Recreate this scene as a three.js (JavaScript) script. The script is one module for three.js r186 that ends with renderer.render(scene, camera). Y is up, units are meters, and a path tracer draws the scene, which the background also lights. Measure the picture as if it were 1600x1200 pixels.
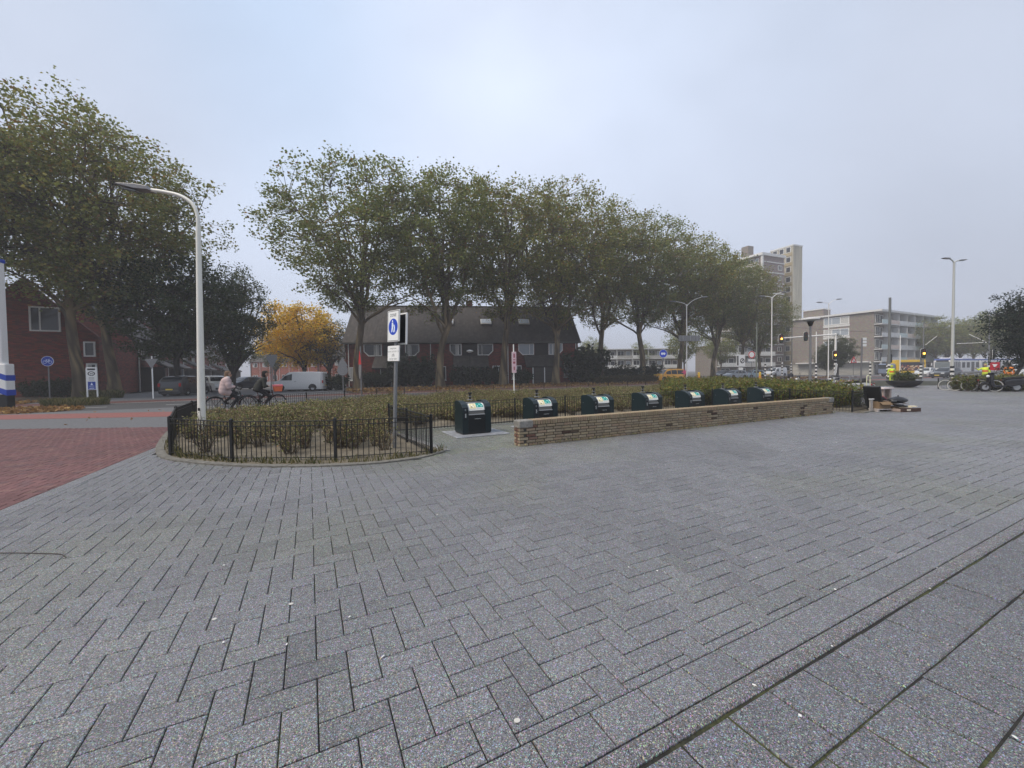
import * as THREE from 'three';
import { mergeGeometries, mergeVertices, toCreasedNormals } from 'three/addons/utils/BufferGeometryUtils.js';
import { RoundedBoxGeometry } from 'three/addons/geometries/RoundedBoxGeometry.js';
import { MarchingCubes } from 'three/addons/objects/MarchingCubes.js';

// ---------------------------------------------------------------- camera, sky, sun, exposure
const scene = new THREE.Scene();
const EYE = 1.55, F = 625, PITCH = Math.atan(17.5 / F), ROLL = 0.76 * Math.PI / 180;   // eye height (m), focal length in 1600 x 1200 pixels, tilts
const camera = new THREE.PerspectiveCamera(2 * Math.atan(600 / F) * 180 / Math.PI, 4 / 3, 0.05, 3000);
camera.position.set(0, EYE, 0);
camera.rotation.order = 'YXZ'; camera.rotation.set(-PITCH, 0, -ROLL);
const renderer = new THREE.WebGLRenderer({ antialias: true });
renderer.setSize(1024, 768);
renderer.toneMapping = THREE.LinearToneMapping;
renderer.toneMappingExposure = 2.05;
renderer.shadowMap.enabled = true;

// seeded random numbers and noise
function rng(seed) { let s = (seed * 2654435761) >>> 0 || 1; return () => { s ^= s << 13; s >>>= 0; s ^= s >>> 17; s ^= s << 5; s >>>= 0; return s / 4294967296; }; }
const R0 = rng(7);
function hash2(x, y, s) { let h = (x * 374761393 + y * 668265263 + s * 974634777) | 0; h = Math.imul(h ^ (h >>> 13), 1274126177); h ^= h >>> 16; return (h >>> 0) / 4294967296; }
const sm = (t) => t * t * (3 - 2 * t), lerp = (a, b, t) => a + (b - a) * t, clamp = (x, a = 0, b = 1) => Math.min(b, Math.max(a, x));
function vnoise(x, y, s = 0, per = 0) {
  const xi = Math.floor(x), yi = Math.floor(y), fx = sm(x - xi), fy = sm(y - yi), w = (v) => per ? ((v % per) + per) % per : v;
  return lerp(lerp(hash2(w(xi), w(yi), s), hash2(w(xi + 1), w(yi), s), fx), lerp(hash2(w(xi), w(yi + 1), s), hash2(w(xi + 1), w(yi + 1), s), fx), fy);
}
function fbm(x, y, s = 0, per = 0, oct = 4) { let v = 0, a = 0.5, f = 1; for (let o = 0; o < oct; o++) { v += a * vnoise(x * f, y * f, s + o * 17, per ? per * f : 0); a *= 0.5; f *= 2; } return v / (1 - Math.pow(0.5, oct)); }

// foggy overcast sky: pale lavender blue, brighter ahead where the mist is thin
const SUN = new THREE.Vector3(-0.52, 0.80, 0.28).normalize(), THIN = new THREE.Vector3(-0.2, 0.5, -0.84).normalize();
{
  const w = 1024, h = 512, data = new Float32Array(w * h * 4);
  for (let j = 0; j < h; j++) for (let i = 0; i < w; i++) {
    const el = ((j + 0.5) / h - 0.5) * Math.PI, az = ((i + 0.5) / w - 0.5) * 2 * Math.PI;
    const dx = Math.cos(el) * Math.cos(az), dy = Math.sin(el), dz = Math.cos(el) * Math.sin(az);
    const cs = dx * THIN.x + dy * THIN.y + dz * THIN.z;
    const cloud = fbm(dx * 2.1 + 5, dz * 1.8 + dy * 2.6 + 9, 3, 0, 5) - 0.5;
    const thin = sm(clamp(0.5 + (fbm(dx * 1.3 + 31, dz * 1.3 - dy + 4, 8, 0, 3) - 0.5) * 2.2));
    const b = 0.655 * (0.47 + 0.15 * Math.pow(clamp(cs * 0.5 + 0.5), 6) + 0.22 * cloud + 0.04 * clamp(dy)), up = sm(clamp(dy * 1.2));
    const k = (j * w + i) * 4;
    data[k] = b * lerp(0.895, 0.775, up * thin); data[k + 1] = b * lerp(0.99, 0.97, up * thin); data[k + 2] = b * lerp(1.20, 1.28, up * thin); data[k + 3] = 1;
    if (dy < 0) { const g = clamp(-dy * 6); for (let c = 0; c < 3; c++) data[k + c] = lerp(data[k + c], 0.1, g); }
  }
  const t = new THREE.DataTexture(data, w, h, THREE.RGBAFormat, THREE.FloatType);
  t.mapping = THREE.EquirectangularReflectionMapping; t.magFilter = THREE.LinearFilter; t.minFilter = THREE.LinearFilter; t.needsUpdate = true;
  scene.background = t; scene.environment = t;
}
const sun = new THREE.DirectionalLight(0xfff0dc, 1.5);
sun.position.copy(SUN).multiplyScalar(120); sun.castShadow = true; sun.shadow.radius = 60; sun.shadow.mapSize.set(2048, 2048);
Object.assign(sun.shadow.camera, { left: -70, right: 70, top: 70, bottom: -70, near: 1, far: 300 });
scene.add(sun, sun.target);
scene.fog = new THREE.FogExp2(0xf4f5fa, 0.0018);

// ---------------------------------------------------------------- layout helpers
const CB = 0.8918, SB = 0.4524, RY = Math.asin(SB);     // the paving grid: b runs along the low wall, a away from the viewer across it
const ab = (a, b) => [CB * b - SB * a, SB * b + CB * a];  // -> [x, distance]
// a pixel of the photograph gives a direction; the ground it meets gives the place
function ray(p, y) { const u = (p - 800) / F, v = -(y - 600) / F, c = Math.cos(ROLL), s = Math.sin(ROLL), x = u * c + v * s, w = -u * s + v * c, cp = Math.cos(PITCH), sp = Math.sin(PITCH); return [x, w * cp - sp, -w * sp - cp]; }
function ground(p, y) { const r = ray(p, y), t = -EYE / r[1]; return [r[0] * t, -r[2] * t]; }
const horizonAt = (p) => 582.5 - (p - 800) * Math.tan(ROLL);
// first survey: column p and a nominal distance d that stands for the ground row 574 + 1031 / d; placed() turns it into the real spot
const px = (p, d) => (p - 800) / F * d;
function placed(x, d) { const p = 800 + F * x / d, y = 574 + 1031.25 / d; if (y - horizonAt(p) > 8) return ground(p, y); const r = ray(p, horizonAt(p) + 2); return [r[0] / -r[2] * d, d]; }
const yh = (y, d) => 1.65 - (y - 574) * d / F;
let survey = 'plain';                                   // 'plain': metres; 'moved': survey spots; 'scaled': survey spots, sizes read at the nominal distance
const rowToNominal = (y) => 1031.25 / (y - 574);
const V = (x, y, d) => new THREE.Vector3(x, y, -d);
const taken = {};
const numbered = (n) => { const k = taken[n] = (taken[n] ?? -1) + 1; return k ? `${n}_${String(k).padStart(3, '0')}` : n; };
function shade(o) { o.traverse((m) => { if (m.isMesh) { m.castShadow = true; m.receiveShadow = true; } }); return o; }
function thing(name, label, category, x, y, d, ry = 0, group) {
  const g = new THREE.Group(); g.name = numbered(name); g.position.set(x, y, -d); g.rotation.y = ry;
  if (survey !== 'plain') { const [X, D] = placed(x, d); g.position.set(X, y, -D); if (survey === 'scaled') g.scale.setScalar(D / d); }
  g.userData = { label, category }; if (group) g.userData.group = group; scene.add(g); return g;
}
function mesh(name, geo, mat, parent) { const m = new THREE.Mesh(geo, mat); m.name = parent ? name : numbered(name); m.castShadow = m.receiveShadow = true; (parent ?? scene).add(m); return m; }
function single(name, label, category, geo, mat, group) { const m = mesh(name, geo, mat); m.userData = { label, category }; if (group) m.userData.group = group; return m; }
function structure(name, geo, mat) { const m = mesh(name, geo, mat); m.userData = { kind: 'structure' }; return m; }
function stuff(o, label, category) { o.userData = { ...o.userData, kind: 'stuff' }; if (label) o.userData.label = label; if (category) o.userData.category = category; return o; }
function copyOf(src, x, y, d, ry, label, group) { const c = src.clone(); c.name = numbered(src.name.replace(/_\d{3}$/, '')); c.position.set(x, y, -d); c.rotation.y = ry; c.userData = { ...src.userData }; if (label) c.userData.label = label; if (group) c.userData.group = group; scene.add(c); return c; }

// ---------------------------------------------------------------- geometry helpers
function norm(g) { for (const k of Object.keys(g.attributes)) if (!['position', 'normal', 'uv'].includes(k)) g.deleteAttribute(k); return g.index ? g.toNonIndexed() : g; }
const merge = (list) => mergeGeometries(list.map(norm), false);
function metric(g, s = 1, ox = 0, oy = 0) {   // uv in metres, from the face's own main direction
  g = g.index ? g.toNonIndexed() : g; g.computeVertexNormals();
  const p = g.attributes.position, n = g.attributes.normal, uv = new Float32Array(p.count * 2);
  for (let i = 0; i < p.count; i += 3) {
    const nx = Math.abs(n.getX(i)), ny = Math.abs(n.getY(i)), nz = Math.abs(n.getZ(i));
    for (let k = i; k < i + 3; k++) {
      const X = p.getX(k), Y = p.getY(k), Z = p.getZ(k);
      const [u, v] = ny > nx && ny > nz ? [X, Z] : nx > nz ? [Z, Y] : [X, Y];
      uv[k * 2] = u * s + ox; uv[k * 2 + 1] = v * s + oy;
    }
  }
  g.setAttribute('uv', new THREE.BufferAttribute(uv, 2)); return g;
}
const box = (w, h, d, x = 0, y = 0, z = 0) => new THREE.BoxGeometry(w, h, d).translate(x, y, z);
const rbox = (w, h, d, r = 0.02, x = 0, y = 0, z = 0, s = 2) => new RoundedBoxGeometry(w, h, d, s, Math.min(r, w / 2.01, h / 2.01, d / 2.01)).translate(x, y, z);
function rod(p, q, r0, r1 = r0, n = 6) {      // tapered round bar between two points [x, y, z]
  const a = new THREE.Vector3(...p), b = new THREE.Vector3(...q), v = b.clone().sub(a), L = v.length();
  const g = new THREE.CylinderGeometry(r1, r0, L, n, 1).translate(0, L / 2, 0);
  return g.applyQuaternion(new THREE.Quaternion().setFromUnitVectors(new THREE.Vector3(0, 1, 0), v.divideScalar(L))).translate(a.x, a.y, a.z);
}
function bend(pts, r, n = 6, seg = 16) { return new THREE.TubeGeometry(new THREE.CatmullRomCurve3(pts.map((p) => new THREE.Vector3(...p))), seg, r, n, false); }
const disc = (r, t, n = 24) => new THREE.CylinderGeometry(r, r, t, n).rotateX(Math.PI / 2);
function prism(pts, depth, bevel = 0) {        // polygon in xy, extruded along z, centred
  const s = new THREE.Shape(pts.map((p) => new THREE.Vector2(p[0], p[1])));
  return new THREE.ExtrudeGeometry(s, { depth: depth - 2 * bevel, bevelEnabled: bevel > 0, bevelThickness: bevel, bevelSize: bevel, bevelOffset: -bevel, bevelSegments: 2, curveSegments: 8 }).translate(0, 0, -depth / 2 + bevel);
}
function sheet(pts, y, t = 0.05, s = 1) {       // polygon of [x, d] laid on the ground with its top at y
  const g = new THREE.ExtrudeGeometry(new THREE.Shape(pts.map((p) => new THREE.Vector2(p[0], p[1]))), { depth: t, bevelEnabled: false });
  return metric(g.rotateX(-Math.PI / 2).translate(0, y - t, 0), s);
}
const abSheet = (pts, y, t, s) => sheet(pts.map((p) => ab(p[0], p[1])), y, t, s);
function band(pts, w, y0, y1, s = 1) {          // kerb of width w along a line of [x, d]
  const L = [], Rr = [];
  pts.forEach((p, i) => { const q = pts[Math.max(0, i - 1)], r = pts[Math.min(pts.length - 1, i + 1)], dx = r[0] - q[0], dy = r[1] - q[1], l = Math.hypot(dx, dy) || 1; L.push([p[0] - dy / l * w / 2, p[1] + dx / l * w / 2]); Rr.push([p[0] + dy / l * w / 2, p[1] - dx / l * w / 2]); });
  return sheet([...L, ...Rr.reverse()], y1, y1 - y0, s);
}
function smooth(pts, n = 8) { return new THREE.CatmullRomCurve3(pts.map((p) => new THREE.Vector3(p[0], 0, p[1])), false, 'centripetal').getPoints((pts.length - 1) * n).map((v) => [v.x, v.z]); }
function paint(g, fn) { g = g.index ? g.toNonIndexed() : g; const p = g.attributes.position, c = new Float32Array(p.count * 3); for (let i = 0; i < p.count; i++) { const q = fn(p.getX(i), p.getY(i), p.getZ(i), i); c[i * 3] = q[0]; c[i * 3 + 1] = q[1]; c[i * 3 + 2] = q[2]; } g.setAttribute('color', new THREE.BufferAttribute(c, 3)); return g; }

// ---------------------------------------------------------------- textures and materials
function texture(w, h, fn, colour = true) {
  const d = new Uint8Array(w * h * 4);
  for (let j = 0; j < h; j++) for (let i = 0; i < w; i++) { const c = fn(i, j), k = (j * w + i) * 4; if (typeof c === 'number') d[k] = d[k + 1] = d[k + 2] = clamp(c, 0, 255); else for (let q = 0; q < 3; q++) d[k + q] = clamp(c[q], 0, 255); d[k + 3] = 255; }
  const t = new THREE.DataTexture(d, w, h); t.wrapS = t.wrapT = THREE.RepeatWrapping; t.magFilter = THREE.LinearFilter; t.minFilter = THREE.LinearMipmapLinearFilter; t.generateMipmaps = true;
  if (colour) t.colorSpace = THREE.SRGBColorSpace; t.needsUpdate = true; return t;
}
function rep(t, x, y = x) { const c = t.clone(); c.repeat.set(x, y); c.needsUpdate = true; return c; }
const S = (color, o = {}) => { const m = new THREE.MeshStandardMaterial({ color: Array.isArray(color) ? new THREE.Color().setRGB(...color) : color, roughness: 0.8, ...o }); return m; };
const P = (color, o = {}) => new THREE.MeshPhysicalMaterial({ color: Array.isArray(color) ? new THREE.Color().setRGB(...color) : color, roughness: 0.8, ...o });
function canvasTexture(w, h, draw) { const c = document.createElement('canvas'); c.width = w; c.height = h; const x = c.getContext('2d'); draw(x, w, h); const t = new THREE.CanvasTexture(c); t.colorSpace = THREE.SRGBColorSpace; t.anisotropy = 4; return t; }

// exposed-aggregate concrete: dark matrix with pale, dark and brownish grains a few millimetres across
function aggregate(seed, base, pale, share) {
  const N = 512, r = rng(seed), v = new Float32Array(N * N * 3), hgt = new Float32Array(N * N);
  for (let j = 0; j < N; j++) for (let i = 0; i < N; i++) { const n = 0.82 + 0.36 * fbm(i / 16, j / 16, seed, 32, 4), k = (j * N + i) * 3; v[k] = base[0] * n; v[k + 1] = base[1] * n; v[k + 2] = base[2] * n; hgt[j * N + i] = 90; }
  for (let g = 0; g < N * N * share; g++) {
    const cx = r() * N | 0, cy = r() * N | 0, rad = 0.8 + r() * r() * 3.2, q = r(), e = 0.6 + r() * 0.8;
    const col = q < 0.36 ? pale.map((c) => c * (0.8 + 0.4 * r())) : q < 0.7 ? base.map((c) => c * (0.42 + 0.35 * r())) : q < 0.9 ? base.map((c) => c * (1.05 + 0.3 * r())) : [base[0] * 1.25, base[1] * 1.05, base[2] * 0.86];
    for (let y = -4; y <= 4; y++) for (let x = -4; x <= 4; x++) if (x * x * e + y * y / e < rad * rad) { const o = (((cy + y + N) % N) * N + (cx + x + N) % N); v[o * 3] = col[0]; v[o * 3 + 1] = col[1]; v[o * 3 + 2] = col[2]; hgt[o] = 120 + 110 * r(); }
  }
  return [texture(N, N, (i, j) => { const k = (j * N + i) * 3; return [v[k], v[k + 1], v[k + 2]]; }), texture(N, N, (i, j) => hgt[j * N + i], false)];
}
const [aggMap, aggBump] = aggregate(11, [103, 105, 109], [164, 167, 171], 0.085);
const [kerbMap, kerbBump] = aggregate(23, [98, 98, 99], [168, 168, 168], 0.09);
const grainMap = texture(512, 512, (i, j) => 190 + 80 * (fbm(i / 8, j / 8, 41, 64, 5) - 0.5) + 30 * (hash2(i, j, 5) - 0.5));
const grainBump = texture(512, 512, (i, j) => 128 + 150 * (fbm(i / 4, j / 4, 61, 128, 4) - 0.5) + 50 * (hash2(i, j, 9) - 0.5), false);
const blotchMap = texture(512, 512, (i, j) => { const n = fbm(i / 64, j / 64, 71, 8, 5), m = fbm(i / 10, j / 10, 75, 0.1 * 512, 3); return 205 + 90 * (n - 0.5) + 40 * (m - 0.5); });

const M = {
  paver: S(0xffffff, { map: rep(aggMap, 2.2), bumpMap: rep(aggBump, 2.2), bumpScale: 0.0016, roughness: 0.54, vertexColors: true }),
  tile: S([1.0, 1.0, 1.0], { map: rep(aggMap, 2.0), bumpMap: rep(aggBump, 2.0), bumpScale: 0.003, roughness: 0.72, vertexColors: true }),
  kerbDark: S([0.98, 1.0, 1.04], { map: rep(kerbMap, 2), bumpMap: rep(kerbBump, 2), bumpScale: 0.003, roughness: 0.75 }),
  redPaver: S(0xffffff, { map: rep(grainMap, 2), bumpMap: rep(grainBump, 2), bumpScale: 0.002, roughness: 0.8, vertexColors: true }),
  joint: S([1, 1, 1], { map: rep(texture(256, 256, (i, j) => { const n = fbm(i / 32, j / 32, 91, 8, 4), m = clamp((n - 0.47) * 5), k = 0.7 + 0.6 * hash2(i, j, 4); return [lerp(38, 62, m) * k, lerp(37, 66, m) * k, lerp(34, 38, m) * k]; }), 0.35), roughness: 0.95 }),
  concrete: S([0.34, 0.33, 0.31], { map: grainMap, bumpMap: grainBump, bumpScale: 0.002, roughness: 0.85 }),
  kerbStone: S([0.26, 0.25, 0.22], { map: rep(blotchMap, 1.3), bumpMap: grainBump, bumpScale: 0.003, roughness: 0.9 }),
  paleKerb: S([0.55, 0.54, 0.52], { map: grainMap, roughness: 0.85 }),
  asphalt: S([0.11, 0.113, 0.12], { map: rep(grainMap, 1.5), bumpMap: rep(grainBump, 3), bumpScale: 0.003, roughness: 0.8 }),
  greyPath: S([0.24, 0.245, 0.26], { map: rep(grainMap, 0.7), bumpMap: rep(grainBump, 2), bumpScale: 0.003, roughness: 0.8 }),
  pinkPath: S([0.44, 0.17, 0.15], { map: rep(grainMap, 1), roughness: 0.85 }),
  redPath: S([0.20, 0.075, 0.062], { map: rep(grainMap, 1), roughness: 0.85 }),
  whitePaint: S([0.7, 0.7, 0.68], { map: rep(blotchMap, 2), roughness: 0.7 }),
  soil: S([0.30, 0.26, 0.19], { map: rep(blotchMap, 0.6), bumpMap: rep(grainBump, 0.8), bumpScale: 0.03, roughness: 0.98 }),
  ground: S([0.14, 0.14, 0.13], { map: rep(blotchMap, 0.05), roughness: 0.95 }),
  black: S([0.006, 0.007, 0.008], { roughness: 0.4 }),
  fence: S([0.010, 0.011, 0.012], { roughness: 0.42 }),
  rubber: S([0.012, 0.012, 0.012], { roughness: 0.85 }),
  steel: S([0.42, 0.43, 0.44], { metalness: 0.7, roughness: 0.42 }),
  galv: S([0.42, 0.43, 0.44], { map: grainMap, metalness: 0.35, roughness: 0.5 }),
  plate: S([0.60, 0.62, 0.66], { map: rep(blotchMap, 1.1), metalness: 0.3, roughness: 0.5 }),
  white: S([0.82, 0.82, 0.80], { roughness: 0.45 }),
  cream: S([0.82, 0.81, 0.74], { roughness: 0.42 }),
  blue: S([0.012, 0.055, 0.42], { roughness: 0.4 }),
  red: S([0.5, 0.02, 0.025], { roughness: 0.45 }),
  orange: S([0.85, 0.22, 0.02], { roughness: 0.5 }),
  yellow: S([0.78, 0.50, 0.03], { roughness: 0.45 }),
  bark: S(0xffffff, { bumpMap: rep(grainBump, 1), bumpScale: 0.02, roughness: 0.95, vertexColors: true }),
  leaf: P(0xffffff, { roughness: 0.8, specularIntensity: 0.35, vertexColors: true, transmission: 0.42, side: THREE.DoubleSide }),
  twig: S([0.10, 0.075, 0.05], { roughness: 0.9 }),
  glass: P([0.05, 0.06, 0.07], { roughness: 0.06, metalness: 0, ior: 1.6 }),
  paleGlass: P([0.34, 0.38, 0.42], { roughness: 0.08 }),
};
M.leaf.side = THREE.DoubleSide;
// ---------------------------------------------------------------- the ground
structure('ground', metric(new THREE.PlaneGeometry(1400, 1400).rotateX(-Math.PI / 2).translate(0, -0.12, -300)), M.ground);

// one paving stone from a convex outline of [x, d]: chamfered top, sides down to the joint
function stoneGeometry(out, poly, { gap = 0.004, chamfer = 0.004, top = 0, side = true, depth = 0.02, tone = [1, 1, 1], du = 0, dv = 0, tilt = [0, 0] }) {
  const n = poly.length; let cx = 0, cy = 0; for (const p of poly) { cx += p[0] / n; cy += p[1] / n; }
  const inset = (k) => poly.map((p, i) => {
    const q = poly[(i + n - 1) % n], r = poly[(i + 1) % n];
    let ax = p[0] - q[0], ay = p[1] - q[1], bx = r[0] - p[0], by = r[1] - p[1]; const la = Math.hypot(ax, ay) || 1, lb = Math.hypot(bx, by) || 1;
    const nx1 = -ay / la, ny1 = ax / la, nx2 = -by / lb, ny2 = bx / lb; const dd = 1 + nx1 * nx2 + ny1 * ny2; const f = k / Math.max(0.3, dd);
    return [p[0] + (nx1 + nx2) * f, p[1] + (ny1 + ny2) * f];
  });
  const hgt = (p) => top + (p[0] - cx) * tilt[0] + (p[1] - cy) * tilt[1];
  const o = inset(gap / 2), t = inset(gap / 2 + chamfer);
  const push = (p, y) => { out.p.push(p[0], y, -p[1]); out.uv.push(p[0] + du, p[1] + dv); out.c.push(...tone); };
  for (let i = 1; i < n - 1; i++) { push(t[0], hgt(t[0])); push(t[i], hgt(t[i])); push(t[i + 1], hgt(t[i + 1])); }
  const ring = (A, yA, B, yB) => { for (let i = 0; i < n; i++) { const j = (i + 1) % n; push(A[i], yA(A[i])); push(B[i], yB(B[i])); push(B[j], yB(B[j])); push(A[i], yA(A[i])); push(B[j], yB(B[j])); push(A[j], yA(A[j])); } };
  const low = (p) => hgt(p) - chamfer * (side ? 0.9 : 1.6);
  ring(t, hgt, o, low); if (side) ring(o, low, o, () => top - depth);
}
function build(out) { const g = new THREE.BufferGeometry(); g.setAttribute('position', new THREE.Float32BufferAttribute(out.p, 3)); g.setAttribute('uv', new THREE.Float32BufferAttribute(out.uv, 2)); g.setAttribute('color', new THREE.Float32BufferAttribute(out.c, 3)); g.computeVertexNormals(); return g; }
const fresh = () => ({ p: [], uv: [], c: [] });
function clip(poly, nx, ny, c) {                 // keep n.p >= c
  const r = []; for (let i = 0; i < poly.length; i++) { const p = poly[i], q = poly[(i + 1) % poly.length], sp = nx * p[0] + ny * p[1] - c, sq = nx * q[0] + ny * q[1] - c; if (sp >= 0) r.push(p); if ((sp >= 0) !== (sq >= 0)) { const t = sp / (sp - sq); r.push([lerp(p[0], q[0], t), lerp(p[1], q[1], t)]); } } return r;
}
const areaOf = (p) => { let s = 0; for (let i = 0; i < p.length; i++) { const q = p[(i + 1) % p.length]; s += p[i][0] * q[1] - q[0] * p[i][1]; } return s / 2; };
const inView = (x, d) => d > 1.45 && Math.abs(x) < d * 1.32;
// lays a list of stones under a piece of the setting: the 300 that show largest as parts, the rest as one
function lay(parent, name, stones, mat, opts) {
  for (const s of stones) { let cx = 0, cy = 0; for (const p of s.poly) { cx += p[0] / s.poly.length; cy += p[1] / s.poly.length; } s.c = [cx, cy]; s.show = inView(cx, cy) ? Math.abs(areaOf(s.poly)) / (Math.pow(cy, 3)) : 0; }
  stones.sort((p, q) => q.show - p.show);
  const rest = fresh();
  stones.forEach((s, i) => {
    const near = i < 300 && s.show > 0, o = { ...opts, ...s.o, side: near || s.c[1] < 9 };
    if (near) { const f = fresh(); stoneGeometry(f, s.poly, o); mesh(name, build(f), mat, parent); }
    else stoneGeometry(rest, s.poly, o);
  });
  if (rest.p.length) stuff(mesh(name + '_field', build(rest), mat, parent));
}
function ccw(p) { return areaOf(p) < 0 ? p.slice().reverse() : p; }

// the line where the grey plaza meets the red brick lane
const E0 = [-6.10, 4.71], E1 = [-8.28, 9.61], EL = Math.hypot(E1[0] - E0[0], E1[1] - E0[1]), EN = [(E1[1] - E0[1]) / EL, -(E1[0] - E0[0]) / EL], EC = EN[0] * E0[0] + EN[1] * E0[1];
// planter outline (its kerb), as [x, d]
const rim = smooth([ab(18.9, -3.9), ab(16, -3.75), ab(13, -3.3), [-7.42, 8.37], [-6.62, 7.63], [-5.85, 7.25], [-4.94, 6.95], [-3.84, 6.79], [-2.67, 6.87], [-1.79, 7.3], [-1.39, 7.9]], 6);
const bayCorner = ab(11.3, 1.75), bayFar = ab(11.3, 17.1), hedgeCorner = ab(6.85, 16.95), hedgeEnd = ab(7.1, 19.3);
const bed = [...rim, bayCorner, bayFar, hedgeCorner, hedgeEnd, ab(8.6, 21.2), ab(10.4, 23.2), ab(15, 27), ab(24.3, 33), ab(24.3, 5.2)];
function inside(poly, x, y) { let c = false; for (let i = 0, j = poly.length - 1; i < poly.length; j = i++) { const [xi, yi] = poly[i], [xj, yj] = poly[j]; if ((yi > y) !== (yj > y) && x < (xj - xi) * (y - yi) / (yj - yi) + xi) c = !c; } return c; }

// ---- herringbone plaza, 30 x 15 cm stones
{
  const W = 0.15, plaza = new THREE.Group(); plaza.name = 'plaza'; plaza.userData = { kind: 'structure' }; scene.add(plaza);
  const list = [], r = rng(101), A0 = 1.44;
  for (let j = Math.floor(A0 / W) - 2; j * W < 34; j++) for (let i = Math.floor(-12 / W); i * W < 62; i++) {
    const k = (((i - j) % 4) + 4) % 4; if (k !== 0 && k !== 3) continue;
    const b0 = i * W, a0 = j * W, wb = k === 0 ? 2 * W : W, wa = k === 0 ? W : 2 * W;
    let poly = [[a0, b0], [a0, b0 + wb], [a0 + wa, b0 + wb], [a0 + wa, b0]];
    if (a0 + wa <= A0) continue;
    poly = clip(poly, 1, 0, A0); if (poly.length < 3) continue;
    let xy = ccw(poly.map((p) => ab(p[0], p[1])));
    const cx = xy.reduce((s, p) => s + p[0], 0) / xy.length, cy = xy.reduce((s, p) => s + p[1], 0) / xy.length;
    if (cy > 34 || cy < 0.2 || cx < -11 || cx > cy * 1.5 + 3) continue;
    const am = a0 + wa / 2, bm = b0 + wb / 2;
    if (am > 11.5 && (bm < 19 || am > 24)) continue;
    if (inside(bed, cx, cy) && inside(bed, cx - 0.15, cy + 0.2)) continue;
    const eMin = Math.min(...xy.map((p) => EN[0] * p[0] + EN[1] * p[1])) - EC;
    if (eMin < 0.2) { xy = clip(xy, EN[0], EN[1], EC + 0.2); if (xy.length < 3 || Math.abs(areaOf(xy)) < 0.004) continue; }
    const bay = bm > 1.9 && bm < 17 && am > 7.4 ? 1 : 0, mossN = fbm(cx * 0.55, cy * 0.55, 5, 0, 3), stain = fbm(cx * 0.9 + 40, cy * 0.9, 15, 0, 3);
    let t = 0.96 + 0.15 * (r() - 0.5) + 0.34 * (stain - 0.5), moss = clamp((mossN - 0.52) * 1.8) + bay * (0.55 + 0.3 * r()); if (r() < 0.04) t *= 0.92; const spill = fbm(cx * 1.7 + 11, cy * 1.7 + 3, 55, 0, 4); if (spill > 0.64) t *= 1 - 0.7 * (spill - 0.64); const worn = fbm(cx * 0.25 + 70, cy * 0.25, 57, 0, 3); t *= 1 + 0.22 * (worn - 0.5);
    const tone = [t * (1 + 0.02 * moss), t * (1 + 0.05 * moss), t * (1 - 0.20 * moss)];
    list.push({ poly: xy, o: { tone, du: r() * 7, dv: r() * 7, top: (r() - 0.5) * 0.003, tilt: [(r() - 0.5) * 0.014, (r() - 0.5) * 0.014] } });
  }
  mesh('sand_bed', abSheet([[1.1, -14], [1.1, 63], [34, 63], [26, 32.5], [22, 32.5], [11.5, 20], [11.5, -14]], -0.010, 0.05), M.joint, plaza);
  lay(plaza, 'paver', list, M.paver, { gap: 0.006, chamfer: 0.004 });
  // course of flat stones along the kerb
  const edge = [];
  for (let b = -4; b < 30; b += 0.3) edge.push({ poly: ccw([ab(1.247, b), ab(1.247, b + 0.3), ab(1.44, b + 0.3), ab(1.44, b)]), o: { tone: Array(3).fill(0.95 + 0.16 * (r() - 0.5)), du: r() * 7, dv: r() * 7, top: (r() - 0.5) * 0.003, tilt: [(r() - 0.5) * 0.012, (r() - 0.5) * 0.012] } });
  lay(plaza, 'edge_stone', edge, M.paver, { gap: 0.006, chamfer: 0.004 });
  // border course against the red lane
  const border = [], ux = (E1[0] - E0[0]) / EL, uy = (E1[1] - E0[1]) / EL;
  for (let s = -3.2; s < 6.6; s += 0.2) { const p = [E0[0] + ux * s, E0[1] + uy * s]; border.push({ poly: ccw([p, [p[0] + ux * 0.2, p[1] + uy * 0.2], [p[0] + ux * 0.2 + EN[0] * 0.2, p[1] + uy * 0.2 + EN[1] * 0.2], [p[0] + EN[0] * 0.2, p[1] + EN[1] * 0.2]]), o: { tone: Array(3).fill(0.98 + 0.15 * (r() - 0.5)), du: r() * 7, dv: r() * 7 } }); }
  lay(plaza, 'border_stone', border, M.paver, { gap: 0.006, chamfer: 0.004 });
}
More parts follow.
